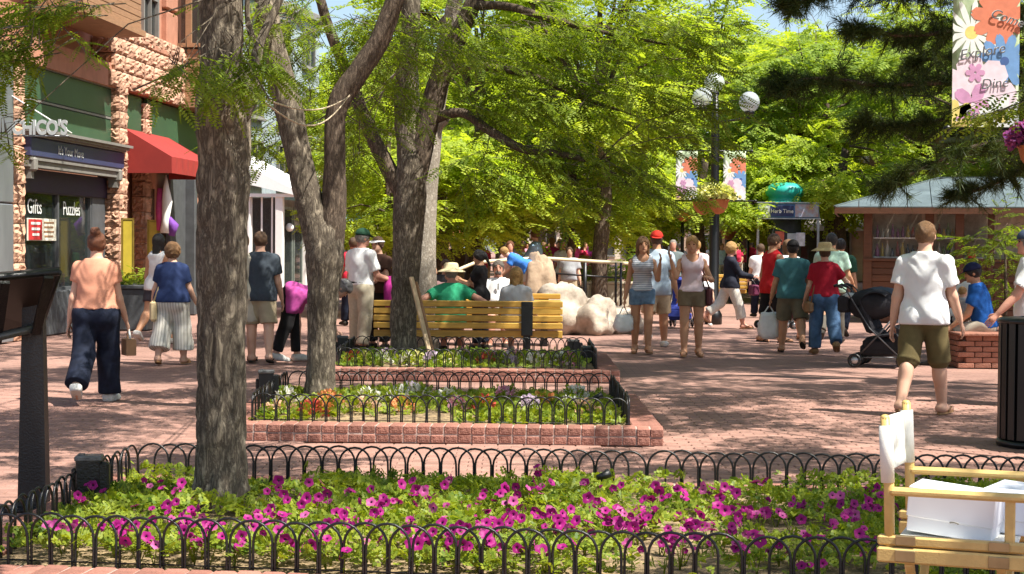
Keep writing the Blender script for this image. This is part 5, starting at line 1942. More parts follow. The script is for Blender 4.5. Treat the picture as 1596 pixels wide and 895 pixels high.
# local: x forward (seat front), y across to the far side
W_ = .53
L_ = .395
M_beech = mat('beech', (.56, .38, .13), .45, .14, 5, .12, 70, stretch=(3, 3, 3), rand=.06)
for s, yy in ((0, 0), (1, W_)):
    MB().tube([(0, yy, .60), (-.005, yy, .80), (-.02, yy, 1.015)], [.016, .0165, .015], 10).ellip((-.02, yy, 1.013), (.0155, .0155, .012), 10, 6).build('back_post', M_beech, ch)
    MB().bbox((L_ - .035, yy, .70), (.03, .024, .17), .005).build('arm_post', M_beech, ch)
    MB().bbox((L_ / 2 + .015, yy, .785), (L_ + .03, .045, .024), .008).build('armrest', M_beech, ch)
    MB().bbox((L_ / 2 - .012, yy, .632), (L_ + .05, .035, .032), .006).build('seat_rail', M_beech, ch)
    MB().bbox((L_ / 2 - .006, yy - .004 + .008 * s, .588), (L_ + .062, .045, .048), .006).build('seat_frame', M_beech, ch)
    for xx in (.035, .315):
        MB().bbox((xx + .015, yy + (-.021 if s == 0 else .021), .635), (.062, .006, .03), .002).bbox((xx + .015, yy + (-.028 if s == 0 else .028), .588), (.062, .005, .036), .002).build('hinge_plate', mat('dull_brass', (.33, .25, .13), .4, metal=.8) if 'dull_brass' not in MATS else MATS['dull_brass'], ch)
for yy in (0, W_):
    MB().beam((.06, yy, .565), (.06, W_ - yy, .03), .028, .028, bev=.005).build('leg', M_beech, ch)
    MB().beam((.335, yy + (.02 if yy == 0 else -.02), .565), (.335, W_ - yy, .03), .028, .028, bev=.005).build('leg', M_beech, ch)
for yy in (0, W_):
    MB().bbox((.2, yy, .02), (.46, .04, .035), .006).build('foot_rail', M_beech, ch)
M_canvas = mat('white_canvas_back', (.66, .65, .58), .9, .05, 40, .2, 300)
V, F = [], []
for i in range(17):
    for j in range(9):
        t = i / 16
        V.append((-.022 - .035 * math.sin(math.pi * t) * (.6 + .4 * math.sin(j)) - .012 * j / 8 + .012, t * W_, .815 + j * .0215))
for i in range(16):
    for j in range(8): F.append((i * 9 + j, i * 9 + 9 + j, i * 9 + 10 + j, i * 9 + j + 1))
cb = link('canvas_back', np_mesh('canvas_back', V, F, M_canvas, True), ch)
so = cb.modifiers.new('thick', 'SOLIDIFY'); so.thickness = .004
for yy in (0, W_): MB().tube([(-.009, yy, .812), (-.018, yy, .99)], .0215, 12).build('canvas_sleeve', M_canvas, ch)
MB().bbox((L_ / 2, W_ / 2, .628), (L_ * .92, W_ - .03, .006), .002).build('canvas_seat', M_canvas, ch)
W3 = Matrix.Translation((cx_, cy_, 0)) @ Matrix.Rotation(math.atan2(fv_.y, fv_.x), 4, 'Z')
M_card = mat('white_card', (.72, .75, .80), .55, .04, 3, .04)
def white_box(lx, ly, lz, loc, rot, label):
    p = W3 @ Vector(loc)
    t = bpy.data.objects.new('white_box', None)
    COL.objects.link(t)
    t.location = p
    t.rotation_euler = (rot[0], rot[1], rot[2] + math.atan2(fv_.y, fv_.x))
    tag(t, label, 'box', 'white boxes on the folding chair')
    MB().bbox((0, 0, lz * .42), (lx, ly, lz * .84), .003).build('carton', M_card, t)
    MB().bbox((0, 0, lz * .66), (lx + .008, ly + .008, lz * .68), .004).build('lid', M_card, t)
    MB().tube([(-.014 + lx * .06, -ly / 2 - .0055, lz * .33), (-.009 + lx * .06, -ly / 2 - .0055, lz * .345), (lx * .06, -ly / 2 - .0055, lz * .352), (lx * .06 + .009, -ly / 2 - .0055, lz * .345), (lx * .06 + .014, -ly / 2 - .0055, lz * .33)], .003, 5).build('thumb_notch', MATS['grey_trim_paint'], t)


white_box(.265, .17, .145, (.175, .19, .634), (0, R(5), R(-6)), 'white lidded carton lying tilted on the chair seat, nearest')
white_box(.17, .24, .135, (.36, .36, .634), (0, R(4), R(-12)), 'white carton at the chair front, half behind the other')

# litter bin
lb_ = thing('litter_bin', 'black slatted litter bin at the right edge', 'litter bin', (4.13, 13.0, 0), .1)
M_slb = mat('black_slat', (.005, .005, .0055), .35, .3, 14, spec=.5)
sl_me = MB().bbox((0, 0, .52), (.066, .012, .92), .004).mesh('slat', M_slb)
for q in range(22):
    a = 2 * math.pi * q / 22
    link('slat', sl_me, lb_, (.31 * math.sin(a), -.31 * math.cos(a), 0), (0, 0, a))
MB().lathe([(.29, .04), (.29, .95), (.28, .96)], 24).build('liner', M_black, lb_)
MB().lathe([(.325, .96), (.33, .985), (.31, 1.0), (.17, 1.01), (.16, .98)], 28).build('lid', M_slb, lb_)
MB().lathe([(.32, 0), (.33, .03), (.32, .05)], 24).build('base', M_slb, lb_)
lb2 = copy_tree(lb_, (4.42, 12.55, 0), .3, 'second black slatted litter bin, nearer at the right edge')
lb_['group'] = lb2['group'] = 'pair of black litter bins'

# ------------------------------------------------------------------ benches
def bench(label, loc, rz, xs_, brk):
    """local: the backrest faces -y"""
    t = thing('slatted_bench', label, 'bench', loc, rz)
    x0, x1 = xs_
    for k in range(4):
        MB().bbox(((x0 + x1) / 2, -.02 + .0 * k + (.0 if k else -.01), .735 - k * .098), (x1 - x0, .045, .083), .01).build('back_slat', M_slat, t)
    for k in range(5):
        MB().bbox(((x0 + x1) / 2, .08 + k * .1, .42 - .004 * k), (x1 - x0, .085, .04), .008).build('seat_slat', M_slat, t)
    MB().bbox(((x0 + x1) / 2, .045, .325), (x1 - x0, .035, .10), .008).build('apron', M_slat, t)
    for bx in brk:
        b = MB()
        b.bbox((bx, -.052, .54), (.155, .02, .46), .006)
        b.box((bx, .28, .385), (.12, .5, .03)).box((bx, .02, .2), (.10, .06, .42)).box((bx, .5, .2), (.10, .06, .4)).box((bx, .26, .012), (.12, .6, .024))
        b.build('bracket', M_black, t)
    return t


bench('long yellow slatted bench seen from behind, under the locust trees', (0, 22.5, 0), R(0), (-1.86, .69), (-1.55, .21))
bench('yellow slatted bench facing the camera beyond the first bench', (.1, 25.9, 0), R(180), (-.66, 1.3), (-.4, .9))
bench('sunlit yellow bench far right of the lamp post', (4.85, 44, 0), R(8), (-.55, 1.4), (-.2, 1.1))
# plank leaning on the trunk
pk = MB().beam(P(641, 432, 20.1), G(671, 553, .3) if False else P(671, 556, 19.75), .055, .03, bev=.004)
pk.build('leaning_plank', mat('weathered_board', (.50, .36, .22), .7, .15, 6), label='pale board leaning on the broad trunk before the bench', cat='board')
MB().beam(P(648, 440, 20.15), P(676, 556, 19.85), .03, .05, bev=.004).build('leaning_plank', M_siding, label='thin brown lath leaning beside the pale board', cat='board')

# ------------------------------------------------------------------ boulders, rail, low wall
M_rock = mat('pale_boulder', (.27, .21, .155), .9, .3, 2.6, 1.0, 7, second=(.44, .38, .31))
M_rockb = mat('brown_boulder', (.34, .24, .16), .9, .3, 2.2, .8, 9)
def boulder(px, y, rx, ry, rz, label, m=M_rock, seed=0, z0=0.0):
    n = 26
    V, F = [], []
    for i in range(n + 1):
        ph = math.pi * i / n
        for k in range(36):
            a = 2 * math.pi * k / 36
            V.append((math.sin(ph) * math.cos(a), math.sin(ph) * math.sin(a), -math.cos(ph)))
    V = np.array(V)
    d = (vnoise(V * 1.6 + seed * 7.3, seed) - .5) * .5 + (vnoise(V * np.array([5, 5, 1.6]) + 3, seed + 1) - .5) * .26 + (vnoise(V * 11, seed + 2) - .5) * .07
    V = V * (1 + d)[:, None] * np.array([rx, ry, rz]) + np.array([0, 0, rz * .55])
    for i in range(n):
        for k in range(36): F.append((i * 36 + k, i * 36 + (k + 1) % 36, i * 36 + 36 + (k + 1) % 36, i * 36 + 36 + k))
    o = link('boulder', np_mesh('boulder', V, F, m, True), None, ((px - 798) / FPX * y, y, z0))
    tag(o, label, 'boulder', 'climbing boulders behind the bench')


boulder(876, 29.0, .46, .6, .60, 'tall pale boulder at the end of the bench', seed=1)
boulder(922, 28.8, .46, .5, .40, 'pale sunlit boulder beside the tall one', seed=2)
boulder(962, 29.4, .46, .6, .30, 'low white boulder nearest the striped-top woman', seed=3)
boulder(905, 30.5, .8, .6, .34, 'flat pale boulder behind the others', seed=4)
boulder(838, 31.0, .34, .4, .95, 'brown upright boulder the child leans over', M_rockb, 5)
boulder(805, 31.2, .45, .5, .72, 'brown boulder left of the leaning child', M_rockb, 6)
rl = thing('metal_railing', 'dark railing with cream handrail behind the boulders', 'railing', (0, 34, 0))
o = Vector((0, 34, 0))
MB().tube([P(668, 440, 31.5) - o, P(742, 409, 33) - o, P(840, 402, 34) - o, P(980, 411, 34.3) - o], .035, 8).build('handrail', M_rail, rl)
MB().tube([P(845, 425, 34) - o, P(972, 434, 34.3) - o], .022, 6).tube([P(845, 445, 34) - o, P(912, 449, 34.2) - o], .018, 6).build('rail', M_iron, rl)
for px in (748, 858, 912, 960, 968):
    q = P(px, 408, 34.1)
    MB().tube([(q.x, .1, 0), (q.x, .1, q.z - .02)], .045 if px == 912 else .028, 6).build('post', M_iron, rl)
lw_ = thing('low_wall', 'low cream stone wall behind the railing', 'wall', ((960 - 798) / FPX * 41, 41, 0))
for q in range(6):
    MB().bbox((-.85 + q * .42, 0, .29), (.41, .3, .56), .02).build('stone_block', M_cream, lw_)
    MB().bbox((-.85 + q * .42, 0, .605), (.415, .36, .06), .01).build('coping', M_cream, lw_)
V, F, tw = sprays([(.0, .5, .9, 1.3, .5, .45, 150)], (0, .5, .5), (.2, .4), 6, (.16, .24), 4, .3, .26)
sh = thing('shrub', 'leafy shrub behind the low cream wall', 'shrub', ((975 - 798) / FPX * 42, 42, 0))
link('foliage', np_mesh('foliage', V, F, M_leaf_deep), sh); tag(link('twigs', twig_mesh(tw, M_barkd), sh), kind='stuff')

# ------------------------------------------------------------------ lamp post with globes, baskets, banners
M_globe = glass_mat('clear_globe', (.55, .60, .62), .08)
M_fl_y = leaf_mat('pale_yellow_bloom', (.45, .50, .16), (.78, .78, .42), trans=.3, nscale=8)
M_fl_p = leaf_mat('purple_bloom', (.10, .03, .22), (.38, .08, .30), trans=.3, nscale=8)


def basket(px_or_loc, label, m, r=.215, group='hanging flower bowls'):
    t = thing('flower_bowl', label, 'flower bowl', px_or_loc, 0, group)
    MB().lathe([(.03, -.02), (r * .55, .02), (r * .85, .12), (r * .97, .24), (r * 1.04, .25), (r * 1.04, .29), (r * .9, .29)], 20).build('bowl', M_terra, t)
    MB().lathe([(r * 1.06, .265), (r * 1.07, .30), (r * .98, .30)], 20).build('rim_band', M_black, t)
    n = 520
    d = rs_np.normal(size=(n, 3))
    d[:, 2] = np.abs(d[:, 2])
    d /= np.linalg.norm(d, axis=1)[:, None]
    pos = d * np.array([r * 1.35, r * 1.35, .24]) * rs_np.uniform(.6, 1.05, n)[:, None] + np.array([0, 0, .29])
    V, F = frond_quads(pos, d + rs_np.normal(size=(n, 3)) * .5, rs_np.normal(size=(n, 3)), rs_np.uniform(.05, .085, n), 3, .6, .7)
    tag(link('blooms', np_mesh('blooms', V, F, m), t), kind='stuff')
    return t


def banner_art(t, w, h, x0, zb, big):
    """flower print: petals laid as thin print on the cloth"""
    y = -.006
    layer = [0]
    def flower(cx, cz, r, n, m, mc, pw=.36, rc=.25, start=0.0, y=y):
        b = MB()
        for q in range(n):
            a = start + 2 * math.pi * q / n
            u_, v_ = Vector((math.cos(a), 0, math.sin(a))), Vector((-math.sin(a), 0, math.cos(a)))
            layer[0] += 1
            c = Vector((cx, y - .0002 * layer[0], cz))
            pts = [c + u_ * (r * a_) + v_ * (r * pw * b_) for a_, b_ in ((.12, -.25), (.5, -.55), (.85, -.5), (1, -.12), (.94, 0), (1, .14), (.84, .5), (.5, .55), (.12, .25))]
            ok = pts if any(x0 < p.x < x0 + w and zb < p.z < zb + h for p in pts) else []
            for p in ok: p.x, p.z = min(max(p.x, x0), x0 + w), min(max(p.z, zb), zb + h)
            if len(ok) >= 3: b.add(ok, [tuple(range(len(ok)))])
        if b.v: b.build('printed_flower', m, t)
        if mc and x0 < cx < x0 + w:
            layer[0] += 1
            MB().add([(cx + r * rc * math.cos(2 * math.pi * q / 14), y - .0002 * layer[0], cz + r * rc * math.sin(2 * math.pi * q / 14)) for q in range(14)], [tuple(range(14))]).build('printed_centre', mc, t)
    K = lambda n, c: MATS.get(n) or mat(n, c, .7, .12, 9)
    wht, yel, red, blu, pnk, mag, lim = (K('print_white', (.78, .80, .78)), K('print_yellow', (.78, .64, .20)), K('print_red', (.68, .22, .13)), K('print_blue', (.16, .32, .60)), K('print_pink', (.78, .64, .72)), K('print_magenta', (.60, .30, .50)), K('print_lime', (.62, .66, .22)))
    flower(x0 + w * .28, zb + h * .60, w * .50, 13, wht, yel, .17, .2)
    flower(x0 + w * .70, zb + h * .70, w * .44, 9, red, None, .42, start=.2)
    flower(x0 + w * .78, zb + h * .42, w * .42, 11, blu, K('print_navy', (.06, .12, .32)), .3, .16, .1)
    flower(x0 + w * .36, zb + h * .20, w * .62, 7, pnk, None, .62, start=.9)
    flower(x0 + w * .32, zb + h * .14, w * .34, 5, mag, None, .5, start=1.2, y=y - .002)
    flower(x0 + w * .34, zb + h * .345, w * .15, 6, mag, None, .5, y=y - .002)
    flower(x0 + w * .08, zb + h * .05, w * .3, 7, yel, None, .45)
    flower(x0 + w * .74, zb + h * .06, w * .36, 9, wht, yel, .35, .22)
    flower(x0 + w * .45, zb + h * .01, w * .18, 7, lim, None, .5)
    if big:
        ink, hi = K('print_ink', (.10, .10, .11)), K('print_highlight', (.80, .80, .78))
        for body, cx, cz, sz, rz_ in (('Come', .80, .69, .155, -18), ('Explore', .43, .475, .165, 10), ('Dine', .62, .275, .16, 6), ('Shop', .40, .075, .165, 4)):
            for m, dx, dy in ((hi, -.0035, -.022), (ink, 0, -.025)):
                text(body, 'lettering', t, (x0 + w * cx + dx, y + dy, zb + h * cz - dx), (R(90), R(-rz_), 0), sz, m, .0005, shear=.28)


def lamp_post(px, y, label, big=False):
    x = (px - 798) / FPX * y
    t = thing('lamp_post', label, 'lamp post', (x, y, 0))
    MB().lathe([(.17, 0), (.17, .18), (.14, .24), (.10, .3), (.098, 2.6), (.085, 2.75), (.08, 3.9), (.05, 4.5)], 16).build('pole', M_black, t)
    for k, (gx, gy, gz) in enumerate(((-.28, -.1, 4.42), (.66, 0, 4.36), (.0, .25, 4.75))):
        if not big:
            MB().tube([(0, 0, 3.95), (gx * .5, gy * .5, 4.0), (gx, gy, gz - .3), (gx, gy, gz - .2)], .025, 6).lathe([(.1, gz - .24), (.11, gz - .2), (.08, gz - .17)], 12, (gx, gy, 0)).build('lamp_arm', M_black, t)
            MB().ellip((gx, gy, gz), .205, 20, 14).build('globe', M_globe, t)
    MB().tube([(-.78, 0, 2.42), (.80, 0, 2.42)], .02, 6).ellip((.80, 0, 2.42), .035, 8, 6).tube([(-.72, 0, 3.40), (.72, 0, 3.40)], .016, 6).ellip((.72, 0, 3.40), .03, 8, 6).build('banner_arm', M_black, t)
    return t, x


lp, lx_ = lamp_post(1113, 32.8, 'black lamp post with globe lamps between the two women and the stout man in red')
lp['label'] = 'black lamp post with frosted globes and flower bowls, right of the two women'
M_bancl = mat('banner_cloth', (.30, .42, .22), .75, .15, 3.5, second=(.55, .62, .45))
def banner(x, y, w, h, zb, label, big=False):
    t = thing('flower_banner', label, 'banner', (x, y, 0), 0, 'flower print banners')
    V, F = [], []
    for i in range(9):
        for j in range(13):
            V.append((i / 8 * w, .006 * math.sin(i * .8 + j * .5), zb + j / 12 * h))
    for i in range(8):
        for j in range(12): F.append((i * 13 + j, i * 13 + 13 + j, i * 13 + 14 + j, i * 13 + j + 1))
    o = link('cloth', np_mesh('cloth', V, F, M_bancl, True), t)
    so = o.modifiers.new('thick', 'SOLIDIFY'); so.thickness = .003
    banner_art(t, w, h, 0, zb, big)
    return t


banner(lx_ - .77, 32.75, .42, .95, 2.44, 'flower print banner left of the lamp post')
banner(lx_ + .16, 32.75, .44, .95, 2.44, 'flower print banner right of the lamp post')
basket((lx_ + .02, 32.4, 2.17), 'terracotta bowl of pale yellow flowers on the lamp post', M_fl_y)
basket((lx_ - .20, 33.05, 2.17), 'second pale flower bowl half hidden behind the lamp post', M_fl_y)
# the near banner at upper right and the post that carries it
bp = thing('banner_post', 'dark banner post with ball-ended arm at the upper right edge', 'post', (5.86, 18.7, 0))
MB().lathe([(.14, 0), (.14, .2), (.09, .3), (.085, 5.2), (.05, 5.4)], 16).build('pole', M_black, bp)
MB().tube([(-.98, 0, 2.87), (0, 0, 2.87)], .017, 8).tube([(-.98, 0, 4.62), (0, 0, 4.62)], .017, 8).build('arm', M_black, bp)
MB().ellip((-1.0, 0, 2.87), .047, 12, 8).build('arm_ball', M_black, bp)
banner(4.90, 18.68, .745, 1.75, 2.89, 'large banner printed with flowers and the words Explore and Shop', True)
basket((5.80, 18.35, 2.40), 'bowl of purple flowers under the large banner at the right edge', M_fl_p, .25)
# more bowls further off
for q, (px, y, zz) in enumerate(((1135, 55, 1.75), (1168, 55, 1.75), (1192, 50, 1.6), (1065, 45, 2.2))):
    basket(((px - 798) / FPX * y, y, zz), ['leftmost flower bowl hung behind the navy-top woman', 'flower bowl hung beside the kiosk signs', 'flower bowl under the kiosk canopy', 'flower bowl left behind the lamp post'][q], M_fl_y if q != 2 else M_fl_p, .26)
    t = thing('bowl_stand', ['thin post of the leftmost far bowl', 'thin post of the far bowl by the kiosk', 'thin post under the kiosk bowl', 'thin post left behind the lamp post'][q], 'post', ((px - 798) / FPX * y, y + .3, 0), 0, 'thin posts of far bowls')
    MB().tube([(0, 0, 0), (0, 0, zz + .9)], .05, 6).build('pole', M_black, t)
    MB().tube([(0, 0, zz + .2), (0, -.3, zz + .1)], .02, 5).build('hook', M_black, t)

# ------------------------------------------------------------------ domed kiosk
kx, ky = (1222 - 798) / FPX * 45, 45.0
kk = thing('poster_kiosk', 'poster kiosk with turquoise dome and blue sign boards', 'kiosk', (kx, ky, 0))
MB().lathe([(.60, 2.62), (.62, 2.7), (.44, 2.74), (.43, 2.84), (.50, 2.9), (.53, 3.0), (.5, 3.1), (.38, 3.2), (.2, 3.245), (.01, 3.25)], 28).build('dome', M_teal, kk)
MB().lathe([(.50, 0), (.5, .25), (.45, .3), (.45, 2.6)], 20).build('drum', mat('charcoal_drum', (.05, .05, .055), .6), kk)
sb = MB().bbox((0, -.66, 2.48), (1.62, .06, .38), .01).build('sign_board', mat('sign_blue', (.06, .15, .32), .5), kk)
MB().bbox((-.18, -.70, 2.47), (.62, .02, .28), .005).build('name_plate', mat('sign_navy', (.02, .03, .10), .5), kk)
text('Herb Time', 'lettering', kk, (-.18, -.715, 2.46), (R(90), 0, 0), .15, M_letter, .001, sx=.9)
MB().box((-.63, -.695, 2.48), (.30, .01, .34)).build('picture', mat('grey_picture', (.45, .48, .5), .6, .6, 9), kk)
MB().box((.48, -.695, 2.48), (.62, .01, .34)).build('picture', mat('pink_blue_picture', (.62, .35, .33), .6, .3, 6, second=(.25, .4, .6)), kk)
MB().box((0, -.66, 2.69), (1.7, .12, .03)).box((0, -.66, 2.27), (1.7, .1, .03)).build('sign_frame', M_alu, kk)
MB().box((-.8, -.6, 1.2), (.06, .06, 2.4)).box((.8, -.6, 1.2), (.06, .06, 2.4)).build('sign_post', M_alu, kk)
for q, (x_, z_, c_) in enumerate(((-.2, 1.75, (.5, .12, .08)), (.12, 1.7, (.35, .42, .5)), (.36, 1.72, (.55, .6, .7)), (-.38, 1.35, (.6, .55, .4)), (.05, 1.25, (.3, .1, .1)))):
    MB().bbox((x_, -.50 + .1 * abs(x_), z_), (.24, .02, .36), .004).build('poster', mat('poster_%d' % q, c_, .6, .3, 8), kk)

# ------------------------------------------------------------------ timber vending hut
M_clear = glass_mat('clear_display_glass', (.05, .06, .06))
M_clear.node_tree.nodes['Mix Shader'].inputs[0].default_value = .84
hx0, hy = (1345 - 798) / FPX * 34, 34.0
HA = R(-12)
hut = thing('vending_hut', 'cedar vending hut with grey metal hip roof and bottles in its windows', 'hut', (hx0, hy, 0), HA)
def H(px, py): 
    d = ray(px, py)
    k = d.x / d.y                                   # meet the ray with the hut's front wall
    x = (k * hy - hx0) / (math.cos(HA) - k * math.sin(HA))
    return x, P(px, py, hy + x * math.sin(HA)).z
def HW(x, y, z): return Vector((hx0 + x * math.cos(HA) - y * math.sin(HA), hy + x * math.sin(HA) + y * math.cos(HA), z))
WID = 4.6
for k in range(9): MB().bbox((WID / 2, .04, .075 + k * .138), (WID, .05, .132), .01).build('wall_board', M_cedar, hut)
for px in (1353, 1449, 1496, 1545):
    x_ = H(px, 350)[0]
    MB().bbox((x_, .02, 1.2), (.17 if px < 1500 else .12, .12, 2.42), .012).build('corner_post', M_cedar, hut)
MB().bbox((WID / 2, .0, 1.28), (WID, .16, .06), .01).build('counter', M_cedar, hut)
for k in range(14): MB().bbox((.05, .15 + k * .2, 1.2), (.08, .19, 2.4), .008).build('side_board', M_cedar, hut)
MB().box((WID / 2, 2.95, 1.2), (WID, .08, 2.4)).box((WID - .05, 1.5, 1.2), (.08, 2.8, 2.4)).build('rear_wall', M_cedar, hut)
MB().box((WID / 2, 1.5, .6), (WID - .2, 2.7, .04)).box((WID / 2, 1.9, 1.6), (WID - .2, .05, 1.6)).build('inner_floor', mat('hut_room', (.5, .42, .32), .9), hut)
MB().box((WID / 2, .52, 1.75), (WID - .2, .03, 1.1)).build('inner_wall', MATS['hut_room'], hut)
for px0, px1 in ((1362, 1437), (1460, 1489), (1503, 1538)):
    a_, c_ = H(px0, 330)[0], H(px1, 330)[0]
    w_ = MB().box(((a_ + c_) / 2, .03, 1.76), (c_ - a_, .012, .9)).build('window', M_clear, hut)
    MB().box(((a_ + c_) / 2, .2, 1.72), (c_ - a_, .3, .025)).box(((a_ + c_) / 2, .2, 1.33), (c_ - a_, .3, .025)).build('shelf', M_white, w_)
bt = MB().lathe([(.036, 0), (.038, .01), (.038, .16), (.014, .22), (.013, .27), (.017, .275), (.017, .29)], 10)
BC = [(.25, .03, .02), (.12, .18, .04), (.5, .35, .05), (.03, .03, .04), (.55, .5, .4), (.3, .08, .2)]
bms = [bt.mesh('bottle', mat('bottle_glass_%d' % i, c, .15, .1, spec=.7)) for i, c in enumerate(BC)]
BL = ['red bottle', 'green bottle', 'amber bottle', 'black bottle', 'cream bottle', 'plum bottle']
for zz, lev in ((1.735, 'upper'), (1.345, 'lower')):
    for px0, px1, n in ((1368, 1432, 9), (1465, 1486, 4)):
        for k in range(n):
            x_ = H(px0 + (px1 - px0) * k / (n - 1), 330)[0]
            i = rnd.randint(0, 5)
            p = link('bottle', bms[i], None, HW(x_, .2 + rnd.uniform(-.06, .06), zz), (0, 0, 0), (rnd.uniform(.85, 1.25), rnd.uniform(.85, 1.25), rnd.uniform(.6, 1.15)))
            tag(p, '%s on the %s window shelf of the vending hut' % (BL[i], lev), 'bottle', '%ss on the %s hut shelf' % (BL[i], lev))
red = MB().ellip((0, 0, .1), (.1, .1, .14), 12, 8)
red.build('red_jar', M_red, None, HW(H(1515, 395)[0], -.02, 1.31), label='round red jar on the counter of the vending hut', cat='jar')
# hip roof: separate metal sheets
ov = .55
e0, e1, r0, r1, ze, zr = -ov - .02, WID + ov, 1.55, WID - 1.4, 2.33, 2.98
y0_, y1_, yr = -.5, 3.4, 1.45
n = 12
for k in range(n):
    t0, t1 = k / n, (k + 1) / n
    a0, a1 = e0 + (e1 - e0) * t0, e0 + (e1 - e0) * t1
    b0, b1 = min(max(a0, r0), r1), min(max(a1, r0), r1)
    def zz_(x):
        return zr
    lo0, lo1 = Vector((a0 + .008, y0_, ze)), Vector((a1 - .008, y0_, ze))
    def up(a, bb):
        if a < r0: f_ = (a - e0) / (r0 - e0)
        elif a > r1: f_ = (e1 - a) / (e1 - r1)
        else: f_ = 1
        return Vector((a, y0_ + (yr - y0_) * f_, ze + (zr - ze) * f_))
    MB().prism([lo0, lo1, up(a1 - .008, b1), up(a0 + .008, b0)], (0, 0, 0), (0, 0, .02)).build('roof_sheet', M_roofm, hut)
MB().prism([(e0, y0_, ze), (r0, yr, zr), (e0, y1_, ze)], (0, 0, 0), (0, 0, .02)).prism([(e1, y0_, ze), (e1, y1_, ze), (r1, yr, zr)], (0, 0, 0), (0, 0, .02)).prism([(e0, y1_, ze), (r0, yr, zr), (r1, yr, zr), (e1, y1_, ze)], (0, 0, 0), (0, 0, .02)).build('roof_slope', M_roofm, hut)
MB().beam((e0, y0_, ze + .02), (r0, yr, zr + .02), .06, .03).beam((r0, yr, zr + .02), (r1, yr, zr + .02), .07, .03).build('ridge_cap', M_roofm, hut)
MB().box(((e0 + e1) / 2, y0_ + .02, ze - .065), (e1 - e0, .04, .12)).box((e0 + .02, (y0_ + y1_) / 2, ze - .065), (.04, y1_ - y0_ - .06, .12)).build('fascia', M_cedar, hut)

# ------------------------------------------------------------------ brick seat wall with bush
sw_ = thing('brick_seat_wall', 'low brick seat wall where the man in the blue shirt sits', 'wall', (5.72, 21.3, 0))
wb = MB().bbox((0, 0, 0), (.205, .095, .062), .006).mesh('brick', M_brickw)
for r_ in range(6):
    for k in range(10):
        link('brick', wb, sw_, (.1 + k * .216 + (.1 if r_ % 2 else 0), .05, .033 + r_ * .07), (0, 0, rnd.gauss(0, .01)))
    for k in range(5):
        link('brick', wb, sw_, (.05 - .0, .2 + k * .216 + (.0 if r_ % 2 else .06), .033 + r_ * .07), (0, 0, R(90)))
MB().box((1.15, .72, .2), (2.1, 1.25, .40)).build('core', M_mortar, sw_)
MB().bbox((1.15, .6, .435), (2.34, 1.4, .04), .01).build('coping', M_brickw, sw_)
for lab, px, y, zz, rr, n in (('bright leafy bush beside the vending hut at right', 1566, 24.5, 1.35, .66, 80), ('small tree foliage between the hut and the pine', 1520, 36, 2.0, .5, 60)):
    V, F, tw = sprays([(0, 0, zz, rr, rr, rr * 1.1, n)], (0, 0, .3), (.25, .5), 6, (.14, .2), 5, .28, .22)
    t = thing('leafy_bush', lab, 'bush', ((px - 798) / FPX * y, y, .0))
    link('foliage', np_mesh('foliage', V, F, M_leaf), t); tag(link('twigs', twig_mesh(tw, M_barkd), t), kind='stuff')
    MB().tube([(0, 0, 0), (.03, 0, zz * .6), (0, 0, zz + .3)], [.04, .03, .01], 7).build('stem', M_barkd, t)

# ------------------------------------------------------------------ push-chairs
M_dalu = mat('dark_alloy', (.10, .10, .105), .4, .2, 20, metal=.7)
def wheel(t, x, y, r):
    w_ = MB().tube([(x + math.cos(a) * (r - .016), y, r + math.sin(a) * (r - .016)) for a in [2 * math.pi * q / 16 for q in range(17)]], .017, 6, 0, False).build('wheel', M_black, t)
    MB().lathe([(.02, -.014), (r - .035, -.008), (r - .035, .008), (.02, .014)], 12, (x, y, r), 0, True, Matrix.Rotation(R(90), 3, 'X')).build('hub', M_alu, w_)


def stroller(loc, rz, label, fabric, twin=False, sc=1.0):
    """local x = forward"""
    t = thing('push_chair', label, 'push-chair', loc, rz)
    t.scale = (sc,) * 3
    wds = ((-.36, 0, .36) if twin else (-.22, .22))
    for yy in wds:
        for dx in (-.03, .03):
            for xx in (-.28, .33): wheel(t, xx, yy + dx * 1.3, .088)
        MB().tube([(-.45, yy, 1.02), (-.40, yy, .98), (-.1, yy, .5), (.33, yy, .10)], .010, 6).tube([(-.28, yy, .10), (0, yy, .40), (.18, yy, .62)], .012, 6).tube([(-.28, yy, .12), (.33, yy, .14)], .009, 6).build('frame', M_dalu, t)
        MB().tube([(-.45, yy, 1.02), (-.53, yy, 1.045), (-.56, yy, 1.03)], .02, 8).build('handle', M_black, t)
    for a_, c_ in zip(wds[:-1], wds[1:]):
        m_, hw_ = (a_ + c_) / 2, (c_ - a_) / 2 - .02
        b = MB()
        prof = [(-.24, .86), (-.12, .52), (.02, .40), (.22, .44), (.30, .36), (.34, .22)]
        for q in range(len(prof) - 1):
            (x0, z0), (x1, z1) = prof[q], prof[q + 1]
            b.beam((x0, m_, z0), (x1, m_, z1), hw_ * 2, .035, bev=.012)
        b.build('seat', fabric, t)
        h_ = MB()
        vs, fs = [], []
        for i in range(9):
            an = math.pi * .08 + i / 8 * math.pi * .62
            for j in range(7):
                v = -1 + 2 * j / 6
                rr = .30 * (1 - .12 * v * v)
                vs.append((-.16 + rr * math.cos(math.pi - an) * .9 + .12, m_ + hw_ * v, .70 + rr * math.sin(an)))
        for i in range(8):
            for j in range(6): fs.append((i * 7 + j, i * 7 + 7 + j, i * 7 + 8 + j, i * 7 + j + 1))
        h_.add(vs, fs, 0, True)
        o_ = h_.build('hood', fabric, t)
        s_ = o_.modifiers.new('thick', 'SOLIDIFY'); s_.thickness = .008
    MB().bbox((-.46, (wds[0] + wds[-1]) / 2, .80), (.14, (wds[-1] - wds[0]) * .8, .22), .03).build('bag', fabric, t)
    MB().bbox((-.02, 0, .22), (.42, (wds[-1] - wds[0]) * .85, .14), .03).build('basket', fabric, t)
    return t


